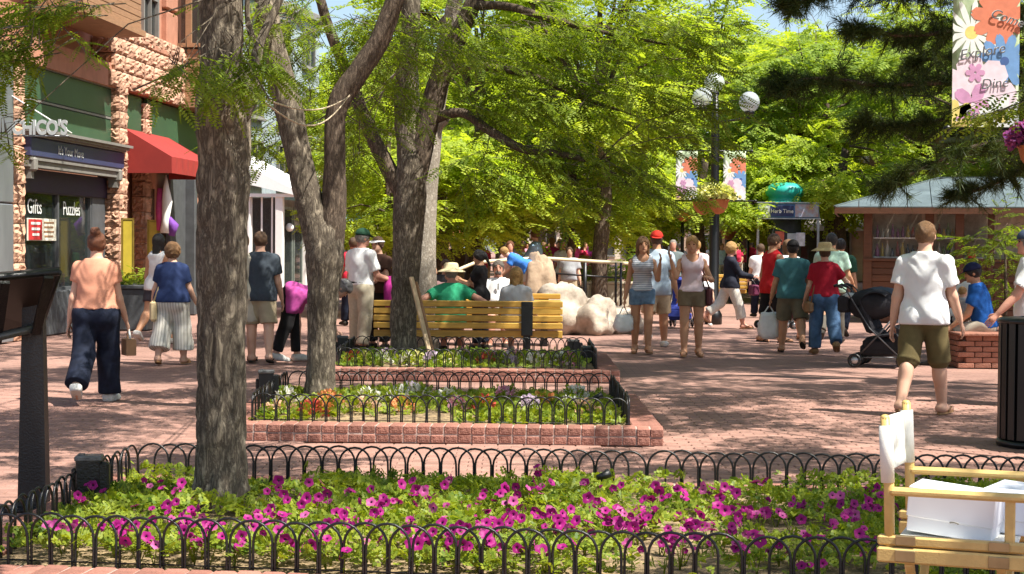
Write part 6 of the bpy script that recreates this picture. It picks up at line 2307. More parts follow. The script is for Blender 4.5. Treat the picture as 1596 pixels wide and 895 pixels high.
C_white = mat('white_muslin_cloth', (.55, .55, .53), .9, .1, 20)
M_bkf = mat('black_fabric', (.014, .014, .018), .85, .3, 12, .2, 120)
q = G(1372, 566, 0)
ts = stroller((q.x - .10, 21.6, 0), R(-22), 'black twin push-chair laden with bags, left of the seat wall', M_bkf, True)
for m_ in (-.18, .18):
    MB().ellip((-.12, m_, .80), (.30, .165, .20), 14, 9, 0, None, .05).build('padded_hood', M_bkf, ts)
    MB().bbox((-.16, m_, .62), (.12, .31, .40), .04, Euler((0, R(-24), 0)).to_matrix()).build('seat_back', M_bkf, ts)
    MB().bbox((.24, m_, .42), (.20, .28, .26), .05, Euler((0, R(30), 0)).to_matrix()).build('foot_muff', M_bkf, ts)
MB().bbox((.05, 0, .28), (.5, .62, .20), .05).build('lower_bag', M_bkf, ts)
MB().ellip((-.05, .20, .93), (.22, .16, .09), 12, 8, 0, None, .12).build('folded_jacket', mat('slate_fabric', (.05, .065, .09), .85), ts)
MB().ellip((-.40, -.12, .90), (.10, .14, .05), 10, 6, 0, None, .15).build('white_muslin', C_white, ts)
q = G(1056, 509, 0)
stroller((q.x, 31.2, 0), R(-110), 'blue push-chair behind the woman on the phone', mat('royal_blue_fabric', (.03, .05, .28), .8), False, .95)
q = G(1176, 505, 0)
stroller((q.x + .1, 31.0, 0), R(10), 'maroon push-chair pushed by the navy-top woman', mat('maroon_fabric', (.14, .02, .06), .8), False, .9)

# ------------------------------------------------------------------ planting
M_pet = leaf_mat('petunia_petal', (.19, .005, .095), (.38, .014, .20), trans=.3, nscale=6, tint=(1.1, .7, .85))
M_pet2 = leaf_mat('petunia_pink_petal', (.40, .03, .21), (.56, .12, .32), trans=.3, nscale=6, tint=(1.1, .8, .9))
M_thr = mat('petunia_throat', (.05, .004, .05), .7)


def bloom_mesh(m, r, seed):
    rs = random.Random(seed)
    b = MB()
    n = 20
    prof = [(.1, -.55, 1), (.22, -.12, 1), (.55, .02, 0), (1.0, .08, 0)]
    vs, fs = [], []
    for i, (rr, z, _) in enumerate(prof):
        for k in range(n):
            a = 2 * math.pi * k / n
            lob = 1 + (.10 * math.cos(5 * a) if i == 3 else .03 * math.cos(5 * a)) + (rs.uniform(-.05, .05) if i == 3 else 0)
            zz = z + (.10 * math.cos(10 * a + seed) + rs.uniform(-.05, .05) if i == 3 else 0)
            vs.append((rr * lob * r * math.cos(a), rr * lob * r * math.sin(a), zz * r))
    for i in range(3):
        for k in range(n):
            b_ = (k + 1) % n
            fs.append((i * n + k, i * n + b_, (i + 1) * n + b_, (i + 1) * n + k))
    b.add(vs, fs, 0, True)
    for k in range(len(b.m)): b.m[k] = 1 if k < n else 0
    return b.mesh('bloom', [m, M_thr])


blooms = [bloom_mesh(M_pet, .030, 1), bloom_mesh(M_pet, .032, 2), bloom_mesh(M_pet, .027, 3), bloom_mesh(M_pet2, .027, 4)]
PX = [(100, 800), (175, 780), (120, 830), (235, 745), (265, 775), (240, 820), (290, 748), (205, 800), (300, 815), (320, 805), (440, 745), (395, 800), (430, 755), (455, 800), (420, 780), (505, 760), (530, 795), (485, 740), (565, 748), (600, 790), (545, 800), (625, 748), (690, 745), (660, 770), (710, 805), (650, 830),
      (640, 800), (600, 770), (745, 745), (800, 765), (780, 790), (795, 800), (815, 745), (840, 745), (800, 830), (780, 815), (760, 800), (710, 835), (850, 735), (920, 745), (935, 765), (905, 760), (860, 790), (880, 830), (850, 830), (935, 800), (960, 790), (990, 800), (1020, 745), (1035, 755), (1020, 780), (1050, 760),
      (1085, 765), (1135, 750), (1115, 770), (1150, 760), (1165, 790), (1190, 745), (1095, 820), (1035, 835), (1060, 830), (985, 830), (1150, 815), (1180, 835), (1210, 770), (1240, 755), (1215, 825), (1245, 820), (1265, 790), (1300, 800), (1265, 845), (1290, 755), (1330, 790), (1350, 750), (1370, 745), (1385, 760),
      (1420, 790), (1345, 820), (1440, 760), (1500, 755), (1575, 770), (1580, 745), (1110, 795), (680, 790), (590, 745), (985, 765)]
LANDMARK = [(150, 'near the left corner'), (240, 'right of the electric box'), (300, 'just left of the thick trunk'), (410, 'at the foot of the thick trunk'), (480, 'just right of the thick trunk'), (560, 'in line with the forked trunk'), (640, 'in line with the broad trunk'), (720, 'in line with the leaning board'), (800, 'in line with the straw hat'), (880, 'in line with the bench bracket'), (980, 'in line with the boulders'),
            (1060, 'in line with the striped top'), (1140, 'in line with the lamp post'), (1240, 'in line with the man in teal'), (1320, 'in line with the push-chair'), (9999, 'beside the folding chair')]
PX += [(rnd.choice(PX)[0] + rnd.uniform(-34, 34), rnd.uniform(742, 838)) for _ in range(70)] + [(rnd.uniform(90, 1380), rnd.uniform(745, 842)) for _ in range(45)]
for i, (px, py) in enumerate(PX):
    g_ = G(px, py + 14, .28)
    if not inside(P1, g_.x, g_.y):
        g_.y = max(7.55, min(9.45, g_.y))
    nbl = rnd.choice((2, 2, 3, 3, 4))
    spot = [w_ for lim, w_ in LANDMARK if px < lim][0]
    lab = 'magenta petunia with %s blooms %s, %s' % ({2: 'two', 3: 'three', 4: 'four'}[nbl], spot, 'by the back hoops' if py < 768 else 'by the front hoops' if py > 815 else 'mid bed')
    t = thing('petunia', lab, 'flower', (g_.x, g_.y, .145), rnd.uniform(0, 6.28), 'magenta petunias in the front bed')
    st = MB()
    tall = rnd.uniform(.10, .17) if g_.y < 8.9 else rnd.uniform(.16, .24)
    for k in range(nbl):
        e = Vector((rnd.uniform(-.06, .06), rnd.uniform(-.06, .06), tall + rnd.uniform(-.04, .02)))
        st.tube([(0, 0, 0), e * .5 + Vector((rnd.uniform(-.02, .02), 0, .02)), e - Vector((0, 0, .012))], [.003, .0025, .002], 4)
        m_ = blooms[rnd.choice((0, 0, 1, 1, 2, 2, 3))]
        o = link('bloom', m_, t, e)
        w_ang = -t.rotation_euler[2]
        tl = Euler((R(rnd.gauss(45, 38)), R(rnd.gauss(0, 38)), 0)).to_matrix()
        o.rotation_euler = (Matrix.Rotation(w_ang, 3, 'Z') @ tl).to_euler()
        o.scale = (rnd.uniform(.55, .95),) * 3
    for k in range(7):
        a, z_ = rnd.uniform(0, 6.28), rnd.uniform(.02, tall * .9)
        d = Vector((math.cos(a), math.sin(a), .5)).normalized()
        s_ = Vector((-math.sin(a), math.cos(a), 0))
        p = Vector((d.x * .01, d.y * .01, z_))
        l_ = rnd.uniform(.025, .045)
        st.add([p, p + d * l_ * .5 + s_ * l_ * .25, p + d * l_, p + d * l_ * .5 - s_ * l_ * .25], [(0, 1, 2, 3)])
    st.build('stem', M_bed, t)


def groundcover(name, poly, label, n, zr, m, size, patch=1.4, thin=.35, avoid=(), zb=.15):
    V0 = []
    rs = np.random.RandomState(5)
    x0, x1 = min(p[0] for p in poly) + .05, max(p[0] for p in poly) - .05
    y0, y1 = min(p[1] for p in poly) + .05, max(p[1] for p in poly) - .03
    pts = np.stack([rs.uniform(x0, x1, n), rs.uniform(y0, y1, n)], 1)
    dn = vnoise(np.stack([pts[:, 0] * patch, pts[:, 1] * patch, pts[:, 0] * 0], 1), 3)
    ht = vnoise(np.stack([pts[:, 0] * 3.2, pts[:, 1] * 3.2, pts[:, 0] * 0 + 5], 1), 8)
    keep = dn > thin * (.4 + .8 * rs.uniform(size=n))
    keep &= np.array([inside(poly, a, b) for a, b in pts])
    for ax_, ay_, ar_ in avoid: keep &= (pts[:, 0] - ax_) ** 2 + (pts[:, 1] - ay_) ** 2 > ar_ ** 2
    edge = np.clip((pts[:, 1] - y0) / .3, .5, 1)
    pts, ht, edge = pts[keep], ht[keep], edge[keep]
    k = len(pts)
    z = zb + zr * (.25 + .9 * ht) * edge * rs.uniform(.3, 1, k) ** .5
    pos = np.stack([pts[:, 0], pts[:, 1], z], 1)
    d = rs.normal(size=(k, 3)); d[:, 2] = np.abs(d[:, 2]) * .6 + .15
    V, F = frond_quads(pos, d, np.array([0, 0, 1.0]) + rs.normal(size=(k, 3)) * .5, rs.uniform(size * .7, size * 1.3, k), 3, .42, .42, .2)
    o = link(name, np_mesh(name, V, F, m))
    tag(o, label, 'groundcover', None, 'stuff')


groundcover('lime_groundcover', P1, 'feathery lime green groundcover filling the front bed', 21000, .115, M_bed, .047, 1.5, .30, ((bA.x, 8.7, .17),))
groundcover('bed_leaves', P2, 'low green leaves in the middle planter', 5200, .055, M_bed, .06, 1.6, .42, (), .125)
groundcover('bed_foliage', P3, 'low green leaves in the planter before the bench', 3600, .055, M_leaf_deep, .06, 1.6, .42, (), .125)
FC = {'orange': ((.55, .14, .04), (.75, .36, .14)), 'white': ((.66, .62, .52), (.82, .80, .74)), 'pink': ((.60, .14, .26), (.80, .45, .55)), 'red': ((.45, .03, .03), (.62, .12, .08)), 'peach': ((.66, .34, .20), (.82, .58, .40)), 'yellow': ((.62, .55, .12), (.8, .74, .35)), 'lilac': ((.50, .34, .52), (.74, .62, .72))}
FM = {k: leaf_mat(k + '_bloom', a, b, trans=.3, nscale=9, tint=(1, 1, 1)) for k, (a, b) in FC.items()}


def flower_clump(x, y, color, where, r=.09, h=.14):
    t = thing('flower_clump', '%s flowers %s' % (color, where), 'flowers', (x, y, .12), 0, 'flower clumps in the raised planters')
    n = 46
    d = rs_np.normal(size=(n, 3)); d[:, 2] = np.abs(d[:, 2]) + .3
    d /= np.linalg.norm(d, axis=1)[:, None]
    pos = d * np.array([r, r, h]) * rs_np.uniform(.7, 1.05, n)[:, None]
    V, F = frond_quads(pos, d + rs_np.normal(size=(n, 3)) * .5, rs_np.normal(size=(n, 3)), rs_np.uniform(.028, .045, n), 3, .55, .6)
    tag(link('blooms', np_mesh('blooms', V, F, FM[color]), t), kind='stuff')
    n = 30
    d = rs_np.normal(size=(n, 3)); d[:, 2] = np.abs(d[:, 2])
    d /= np.linalg.norm(d, axis=1)[:, None]
    V, F = frond_quads(d * np.array([r, r, h * .7]), d, rs_np.normal(size=(n, 3)), rs_np.uniform(.06, .09, n), 3, .4, .4)
    tag(link('leaves', np_mesh('leaves', V, F, M_bed), t), kind='stuff')


for i, (px, y, c) in enumerate(((440, 13.7, 'peach'), (448, 14.4, 'white'), (505, 13.6, 'orange'), (515, 14.3, 'orange'), (487, 13.5, 'red'), (565, 13.8, 'peach'), (578, 14.6, 'white'), (630, 13.8, 'orange'), (622, 14.7, 'white'), (640, 15.1, 'lilac'), (655, 15.0, 'white'), (700, 14.6, 'white'), (718, 13.9, 'pink'), (755, 13.9, 'red'), (790, 14.9, 'pink'), (830, 13.9, 'lilac'), (850, 14.3, 'orange'), (893, 13.9, 'white'), (915, 13.7, 'peach'), (900, 14.9, 'white'))):
    flower_clump((px - 798) / FPX * y, y, c, ['at the left end of the middle planter', 'left of the forked trunk', 'right of the forked trunk', 'near the middle of the middle planter', 'at the right of the middle planter'][min(4, int((px - 430) / 100))] + (', front row' if y < 14.2 else ', back row'), .115)
for i, (px, y, c) in enumerate(((550, 19.4, 'red'), (570, 19.3, 'yellow'), (598, 19.4, 'white'), (607, 20.0, 'lilac'), (635, 19.3, 'white'), (650, 19.4, 'yellow'), (672, 19.3, 'lilac'), (712, 19.5, 'white'), (722, 20.2, 'pink'), (757, 19.4, 'red'), (768, 19.6, 'pink'), (797, 19.4, 'lilac'), (806, 19.9, 'pink'), (835, 19.4, 'white'), (842, 19.6, 'pink'), (872, 19.4, 'white'), (884, 19.5, 'pink'), (700, 19.3, 'yellow'))):
    flower_clump((px - 798) / FPX * y, y, c, ['at the left end of the planter before the bench', 'left of the leaning board', 'in the middle of the planter before the bench', 'right of the bench bracket in the near planter'][min(3, int((px - 540) / 90))] + (', front row' if y < 19.45 else ', back row'), .105, .15)
# ------------------------------------------------------------------ people
def C(n, c, **k): return cloth(n, c, **k)
H_br = mat('brown_hair', (.085, .045, .022), .5, .55, 40, .7, 60, stretch=(5, 5, .7))
H_bk = mat('black_hair', (.014, .011, .010), .4, .5, 40, .7, 60, stretch=(5, 5, .7))
H_bl = mat('blond_hair', (.38, .22, .075), .5, .5, 40, .7, 60, stretch=(5, 5, .7))
H_lb = mat('light_brown_hair', (.165, .085, .034), .5, .5, 40, .7, 60, stretch=(5, 5, .7))
H_gy = mat('grey_hair', (.24, .215, .19), .6, .5, 40, .7, 60, stretch=(5, 5, .7))
H_dg = mat('greying_hair', (.11, .09, .075), .6, .5, 40, .7, 60, stretch=(5, 5, .7))
H_au = mat('auburn_hair', (.13, .045, .02), .5, .5, 40, .7, 60, stretch=(5, 5, .7))
denim = C('dark_denim', (.011, .015, .030), var=.4, scale=14)
jeans = C('blue_denim', (.075, .14, .25), var=.35, scale=9)
denims = C('light_denim', (.14, .23, .34), var=.35, scale=12)
khaki = C('khaki_cotton', (.36, .29, .19), var=.15, scale=9)
olive = C('olive_cotton', (.135, .105, .045), var=.2, scale=9)
olived = C('grey_olive_cotton', (.14, .125, .085), var=.2, scale=9)
beige = C('beige_cotton', (.50, .45, .36), var=.1, scale=8)
whitec = C('white_cotton', (.78, .78, .78), var=.04, scale=8)
blackc = C('black_cotton', (.014, .013, .014), var=.3, scale=9)
M_straw = mat('straw', (.50, .38, .19), .8, .2, 60, .4, 200)
M_strawl = mat('pale_straw', (.66, .55, .33), .8, .15, 60, .4, 200)
sh_w = C('white_shoe', (.62, .60, .56))
sh_t = C('tan_leather', (.28, .16, .075), rough=.6)
sh_k = C('dark_sole', (.03, .024, .02), rough=.7)
WALK = ((-16, 30), (14, 5))
WALK2 = ((14, 5), (-14, 26))


def at(px, py): return tuple(G(px, py, 0))
def pose_at(px, y, z=0.0): return ((px - 798) / FPX * y, y, z)


I = {}
I['peach'] = person(at(150, 628), 0, 'woman in peach T-shirt and dark jeans walking away, hair in a bun', 1.66, 'fair', 'f', 1.24, WALK, ((-6, 11, 14), (6, 10, 22)), (-1, -1), vox=.011,
       top=dict(kind='cap', m=C('peach_cotton', (.62, .28, .18), var=.06), hem=.03, name='shirt', loose=True), bottom=dict(m=denim, len=1.98, flare=1.35, waist=.04, e=.015), hair=('bun', H_au), shoes=('shoe', sh_w))
I['stripe_pants'] = person(at(268, 568), -6, 'short-haired woman in navy top and striped wide trousers with cream shoulder bag', 1.53, 'fair', 'f', 1.32, ((-8, 14), (10, 6)), ((0, 16, 25), (8, 16, 20)), (3, 3), vox=.013,
       top=dict(kind='tee', m=C('navy_cotton', (.020, .035, .10)), hem=-.01, loose=True), bottom=dict(m=stripe_mat('striped_linen', (.62, .59, .52), (.40, .37, .32), .035, 'X', .62), len=1.72, flare=1.9, waist=.03), hair=('curly', H_lb), shoes=('sandal', sh_t))
I['dark_hair'] = person(at(246, 536), -18, 'woman with long black hair and white sleeveless top by the shop entrance', 1.68, 'tan', 'f', .95, WALK, ((0, 8, 20), (10, 8, 40)), (2, 2), vox=.015,
       top=dict(kind='tank', m=whitec, hem=-.03), bottom=dict(m=C('dusk_cotton', (.05, .045, .055)), len=.6, kind='shorts', flare=1.15), hair=('long', H_bk), shoes=('shoe', sh_w))
I['grey_tee'] = person(at(405, 566), 4, 'man in slate grey T-shirt and khaki shorts walking away beside the front trunk', 1.69, 'fair', 'm', 1.02, ((10, 4), (-8, 14)), ((2, 8, 10), (4, 10, 16)), (3, 4), vox=.013,
       top=dict(kind='tee', m=C('slate_cotton', (.048, .060, .075)), hem=-.05), bottom=dict(m=khaki, len=.93, kind='shorts', flare=1.3), hair=('short', H_br), shoes=('sandal', sh_k))
person(at(377, 566), 4, 'person in pale shorts almost hidden behind the front trunk', 1.66, 'fair', 'f', 1.0, ((-6, 10), (8, 4)), ((0, 10, 20), (20, 12, 30)), (3, 3), vox=.016,
       top=dict(kind='tee', m=C('cream_cotton', (.62, .55, .42)), hem=-.04), bottom=dict(m=beige, len=.85, kind='shorts', flare=1.25), hair=('short', H_br), shoes=('sandal', sh_k))
I['bent'] = person(at(456, 563), -84, 'person in pink shirt bending over behind the forked trunk', 1.66, 'fair', 'f', 1.1, ((6, 4), (-12, 8)), ((95, 6, 20), (85, 6, 30)), (2, 2), lean=88, head=(0, -8), vox=.014,
       top=dict(kind='tee', m=C('orchid_cotton', (.44, .07, .28)), hem=-.055, e=.022), bottom=dict(m=blackc, len=1.9), hair=('short', H_gy), hat=('capback', C('grey_camouflage', (.30, .28, .27), var=.7, scale=22)), shoes=('shoe', sh_w))
I['polo'] = person(pose_at(563, 23.5), -38, 'older man in white polo shirt and green cap with a magenta cloth over his arm', 1.74, 'red', 'm', 1.1, ((4, 4), (-4, 6)), ((4, 8, 10), (16, 10, 60)), (3, 3), head=(-15, -4), vox=.013,
       top=dict(kind='polo', m=whitec, hem=.02), bottom=dict(m=C('stone_cotton', (.48, .42, .31), var=.1), len=1.95, flare=1.2, waist=.05, belt=blackc), hair=('short', H_gy), hat=('cap', C('bottle_green_cotton', (.014, .05, .028))), shoes=('shoe', sh_k))
I['visor'] = person(pose_at(590, 24.1), 150, 'woman in dark brown top and white visor facing the man in white polo', 1.64, 'fair', 'f', 1.15, ((2, 3), (-2, 4)), ((20, 8, 70), (20, 8, 70)), vox=.014,
       top=dict(kind='tee', m=C('umber_cotton', (.07, .035, .025)), hem=-.02), bottom=dict(m=blackc, len=1.9), hair=('short', H_br), hat=('visor', whitec), shoes=('shoe', sh_k))
person(pose_at(551, 31), 20, 'person in red top seen past the man in white polo', 1.66, 'tan', 'f', 1.0, vox=.024, top=dict(kind='tee', m=C('scarlet_cotton', (.55, .025, .05))), bottom=dict(m=denim), hair=('short', H_br), shoes=('shoe', sh_k))
# on and round the benches
SITL = ((88, 86), (84, 80))
I['green'] = person(pose_at(704, 22.86), 0, 'man in green shirt and straw hat sitting with elbows on the bench back', 1.58, 'red', 'm', 1.28, SITL, ((-28, 62, 95, -50), (-28, 62, 95, -50)), (8, 8), sit=.50, vox=.012, head=(14, 0),
       top=dict(kind='tee', m=C('jade_cotton', (.035, .34, .17), var=.08), hem=-.06), bottom=dict(m=khaki, len=.9, kind='shorts'), hair=('short', H_gy), hat=('straw', M_strawl), shoes=('shoe', sh_k))
I['blond'] = person(pose_at(805, 22.9), -6, 'blond woman in pale grey top sitting on the bench with her back to us', 1.55, 'fair', 'f', 1.2, SITL, ((20, 14, 40), (20, 14, 40)), (4, 4), sit=.49, vox=.012,
       top=dict(kind='polo', m=C('pale_grey_cotton', (.50, .51, .53), var=.06), hem=-.06, loose=True), bottom=dict(m=beige, len=1.6), hair=('bob', H_bl), shoes=('shoe', sh_w))
I['black_top'] = person(pose_at(749, 24.2), 74, 'young woman in black top with dark tied hair turning left between the benches', 1.46, 'tan', 'f', .95, ((2, 2), (-2, 3)), ((38, 12, 70), (30, 8, 80)), vox=.013, head=(10, -14),
       top=dict(kind='tee', m=blackc, hem=-.03), bottom=dict(m=denim, len=1.9), hair=('pony', H_bk), shoes=('shoe', sh_k))
I['beard'] = person(pose_at(777, 25.55), 180, 'bearded man in white shirt with sunglasses at his collar sitting facing us', 1.74, 'red', 'm', 1.18, SITL, ((20, 12, 50), (20, 12, 50)), (6, 6), sit=.47, vox=.012,
       top=dict(kind='polo', m=whitec, hem=-.06), bottom=dict(m=khaki, len=.9, kind='shorts'), hair=('short', H_dg), shoes=('shoe', sh_k))
hd = I['beard']
MB().ellip((0, -.085, -.085), (.052, .03, .04), 12, 8).build('beard', H_dg, hd['root'], (0, 0, 0))
_b = [c for c in hd['root'].children if c.name.startswith('beard')][0]
_loc = Matrix.Rotation(R(-180), 3, 'Z') @ (hd['head'] - Vector(hd['root'].location))
_b.location = _loc + Vector((0, .17, .02))
MB().bbox((0, 0, 0), (.02, .02, .10), .006).build('hung_sunglasses', EYE, hd['root'], _loc + Vector((.0, .155, -.27)))
I['bald'] = person(pose_at(674, 25.4), 172, 'bald man in brown shirt sitting facing us left of the straw hat', 1.66, 'tan', 'm', 1.1, SITL, ((20, 12, 50), (20, 12, 50)), (6, 6), sit=.44, vox=.012, head=(-14, -4),
       top=dict(kind='tee', m=C('mauve_brown_cotton', (.16, .09, .09)), hem=-.06), bottom=dict(m=khaki, len=.9, kind='shorts'), shoes=('shoe', sh_k))
person(pose_at(652, 25.0), 160, 'person in white shirt on the far bench half hidden by the leaning board', 1.58, 'fair', 'f', 1.1, SITL, ((20, 20, 60), (20, 12, 50)), (4, 4), sit=.42, vox=.015, head=(20, -20),
       top=dict(kind='tee', m=whitec, hem=-.05), bottom=dict(m=beige, len=1.2), hair=('short', H_gy), shoes=('shoe', sh_w))
person(pose_at(695, 27.6), 180, 'brown-haired woman seated behind the man in the straw hat', 1.6, 'fair', 'f', 1.0, SITL, ((20, 12, 50), (20, 12, 50)), (4, 4), sit=.52, vox=.015,
       top=dict(kind='tee', m=C('charcoal_cotton', (.05, .05, .055))), bottom=dict(m=denim, len=1.9), hair=('short', H_br), shoes=('shoe', sh_k))
person(pose_at(823, 30.9, .46), 84, 'fair-haired child in bright blue shirt leaning over the brown boulder', 1.28, 'fair', 'm', .98, ((4, 8), (-14, 6)), ((85, 14, 20), (80, 14, 30)), (4, 4), lean=62, head=(0, -10), vox=.014,
       top=dict(kind='tee', m=C('azure_cotton', (.05, .20, .62)), hem=-.02), bottom=dict(m=beige, len=.95, kind='shorts', flare=1.2), hair=('short', H_bl), shoes=('shoe', sh_w))
person(pose_at(888, 36.5), 176, 'person in grey T-shirt behind the railing', 1.5, 'fair', 'm', 1.15, vox=.022, top=dict(kind='tee', m=C('ash_cotton', (.33, .34, .36))), bottom=dict(m=khaki, len=.9, kind='shorts'), hair=('short', H_br), shoes=('shoe', sh_k))
person(pose_at(835, 39), 70, 'person in pale blue and white shirt standing tall beyond the boulders', 1.9, 'fair', 'm', 1.1, ((10, 4), (-10, 12)), ((30, 14, 30), (30, 14, 30)), vox=.024, top=dict(kind='long', m=C('sky_blue_cotton', (.33, .50, .68), var=.35, scale=4)), bottom=dict(m=beige, len=1.9), hair=('short', H_lb), shoes=('shoe', sh_k))
person(pose_at(795, 34.5), 180, 'auburn-haired person in pale pink behind the bearded man', 1.62, 'red', 'f', 1.0, vox=.022, top=dict(kind='tee', m=C('shell_cotton', (.55, .38, .36))), bottom=dict(m=denim), hair=('short', H_au), shoes=('shoe', sh_k))

# the two young women
I['striped'] = person(at(1000, 551), 180, 'young woman in striped tank top and denim shorts walking towards us', 1.66, 'tan', 'f', .86, ((3, 3), (-5, 10)), ((30, 14, 128, 18), (-4, 10, 10)), (0, 0), vox=.0105, head=(6, 0),
       top=dict(kind='tank', m=stripe_mat('striped_jersey', (.60, .62, .66), (.20, .23, .30), .026, 'Z', .6), hem=.012, e=.021, wr=.6), bottom=dict(m=denims, len=.44, kind='shorts', flare=1.02, waist=.03, e=.006), hair=('long', H_lb), shoes=('sandal', sh_t))
I['phone'] = person(at(1077, 556), 180, 'young woman in white-pink tank top and khaki shorts talking on a phone', 1.68, 'tan', 'f', .9, ((-4, 8), (4, 3)), ((18, 24, 80, 40), (38, 22, 138, 4)), (2, 1), vox=.0105, head=(-10, -6),
       top=dict(kind='tank', m=C('blush_cotton', (.74, .60, .64), var=.04), hem=.012, e=.021, wr=.7), bottom=dict(m=C('drab_cotton', (.19, .145, .09)), len=.46, kind='shorts', flare=1.08, waist=.03, e=.006), hair=('pony', H_bl), shoes=('sandal', sh_t))
I['redcap'] = person(at(1022, 541), -4, 'man in pale blue T-shirt and backward red cap walking away behind the striped top', 1.78, 'tan', 'm', 1.05, WALK, ((8, 8, 20), (-4, 12, 14)), (3, 3), vox=.014,
       top=dict(kind='tee', m=C('powder_blue_cotton', (.38, .47, .56), var=.08), hem=-.07), bottom=dict(m=C('sand_cotton', (.47, .36, .24)), len=.95, kind='shorts', flare=1.3), hair=('short', H_br), hat=('capback', C('brick_red_cotton', (.42, .025, .015))), shoes=('shoe', sh_w))
person(pose_at(1086, 33.5), 10, 'person in pale pink shirt behind the woman on the phone', 1.66, 'fair', 'm', 1.2, vox=.02, top=dict(kind='tee', m=C('pale_pink_cotton', (.72, .52, .54))), bottom=dict(m=beige, len=.95, kind='shorts'), hair=('short', H_bl), shoes=('shoe', sh_w))
person(pose_at(1049, 37), 175, 'grey-haired man in dark shirt between the two young women, far back', 1.68, 'red', 'm', 1.1, vox=.022, top=dict(kind='tee', m=C('pewter_cotton', (.12, .15, .15))), bottom=dict(m=khaki), hair=('buzz', H_gy), shoes=('shoe', sh_k))
person(pose_at(1101, 32), 175, 'small child in white behind the woman on the phone', 1.02, 'fair', 'f', 1.05, vox=.016, top=dict(kind='tee', m=whitec), bottom=dict(m=C('rose_cotton', (.6, .4, .42)), len=.6, kind='shorts'), hair=('bob', H_lb), shoes=('shoe', sh_w))
I['navy'] = person(at(1137, 512), -80, 'blond curly-haired woman in navy cardigan and white trousers pushing a push-chair', 1.64, 'red', 'f', 1.1, ((-24, 30), (20, 6)), ((34, 8, 44), (34, 8, 44)), (2, 2), vox=.014,
       top=dict(kind='long', m=C('ink_cotton', (.018, .020, .032)), hem=-.04), bottom=dict(m=C('offwhite_cotton', (.66, .62, .55)), len=1.72, flare=1.25), hair=('curly', H_bl), shoes=('sandal', sh_t))
I['redtank'] = person(at(1203, 535), -62, 'muscular man in red sleeveless shirt, black shorts and sunglasses', 1.74, 'tan', 'm', 1.08, ((-6, 6), (8, 4)), ((-4, 12, 16), (6, 10, 14)), (4, 4), vox=.013, head=(-12, 0),
       top=dict(kind='tank', m=C('red_jersey', (.50, .018, .022), var=.08), hem=-.07, shades=True, loose=True), bottom=dict(m=blackc, len=1.08, kind='shorts', flare=1.35), hair=('short', H_br), shoes=('sandal', sh_k))
person(pose_at(1229, 27.6), 10, 'person with fair hair and white top beyond the man in red', 1.66, 'fair', 'f', 1.0, vox=.018, top=dict(kind='tee', m=whitec), bottom=dict(m=C('oat_cotton', (.5, .42, .32)), len=.9, kind='shorts'), hair=('bob', H_lb), shoes=('sandal', sh_t))
person(pose_at(1186, 36), 0, 'person in white T-shirt left of the man in red, further off', 1.6, 'fair', 'm', 1.1, vox=.022, top=dict(kind='tee', m=whitec), bottom=dict(m=denim), hair=('short', H_br), shoes=('shoe', sh_k))
I['teal'] = person(at(1234, 549), -8, 'man in teal T-shirt and black cap walking away with a white plastic bag', 1.64, 'tan', 'm', 1.2, ((8, 4), (-18, 26)), ((6, 14, 10), (0, 12, 14)), (5, 5), vox=.013,
       top=dict(kind='tee', m=C('teal_cotton', (.055, .17, .19), var=.08), hem=-.04), bottom=dict(m=olived, len=.98, kind='shorts', flare=1.3, waist=.03), hair=('short', H_bk), hat=('cap', blackc), shoes=('sandal', sh_k))
I['redtee'] = person(at(1284, 552), -4, 'woman in crimson T-shirt, blue jeans and straw sun hat walking away', 1.58, 'fair', 'f', 1.25, ((6, 4), (-16, 24)), ((4, 14, 20), (-10, 40, 80, 30)), (3, 4), vox=.013,
       top=dict(kind='tee', m=C('crimson_cotton', (.36, .012, .028), var=.08), hem=.0, loose=True), bottom=dict(m=jeans, len=1.97, flare=1.2, waist=.03), hair=('short', H_br), hat=('straw', M_straw), shoes=('shoe', sh_t))
person(pose_at(1296, 26.6), -14, 'dark-haired man in mint shirt ahead of the woman in the straw sun hat', 1.78, 'tan', 'm', 1.12, WALK, ((10, 10, 40), (10, 14, 50)), vox=.016,
       top=dict(kind='tee', m=C('mint_cotton', (.42, .62, .50), var=.1), hem=-.06), bottom=dict(m=C('dun_cotton', (.10, .09, .075))), hair=('short', H_bk), shoes=('shoe', sh_k))
person(pose_at(1310, 28.2), -20, 'person in dark green shirt right of the mint shirt', 1.7, 'tan', 'm', 1.15, WALK2, vox=.02, top=dict(kind='polo', m=C('forest_cotton', (.02, .07, .045))), bottom=dict(m=denim), hair=('short', H_bk), shoes=('shoe', sh_k))
person(pose_at(1330, 74), 180, 'far woman in lilac top and pale shorts walking towards us beside the hut', 1.72, 'fair', 'f', 1.0, WALK, vox=.03, top=dict(kind='tee', m=C('lilac_cotton', (.40, .24, .42))), bottom=dict(m=beige, len=.4, kind='shorts'), hair=('long', H_lb), shoes=('shoe', sh_w))
person(pose_at(1342, 77), 180, 'far person in white just right of the lilac top', 1.7, 'fair', 'm', 1.0, WALK2, vox=.034, top=dict(kind='tee', m=whitec), bottom=dict(m=beige, len=.9, kind='shorts'), hair=('short', H_br), shoes=('shoe', sh_w))
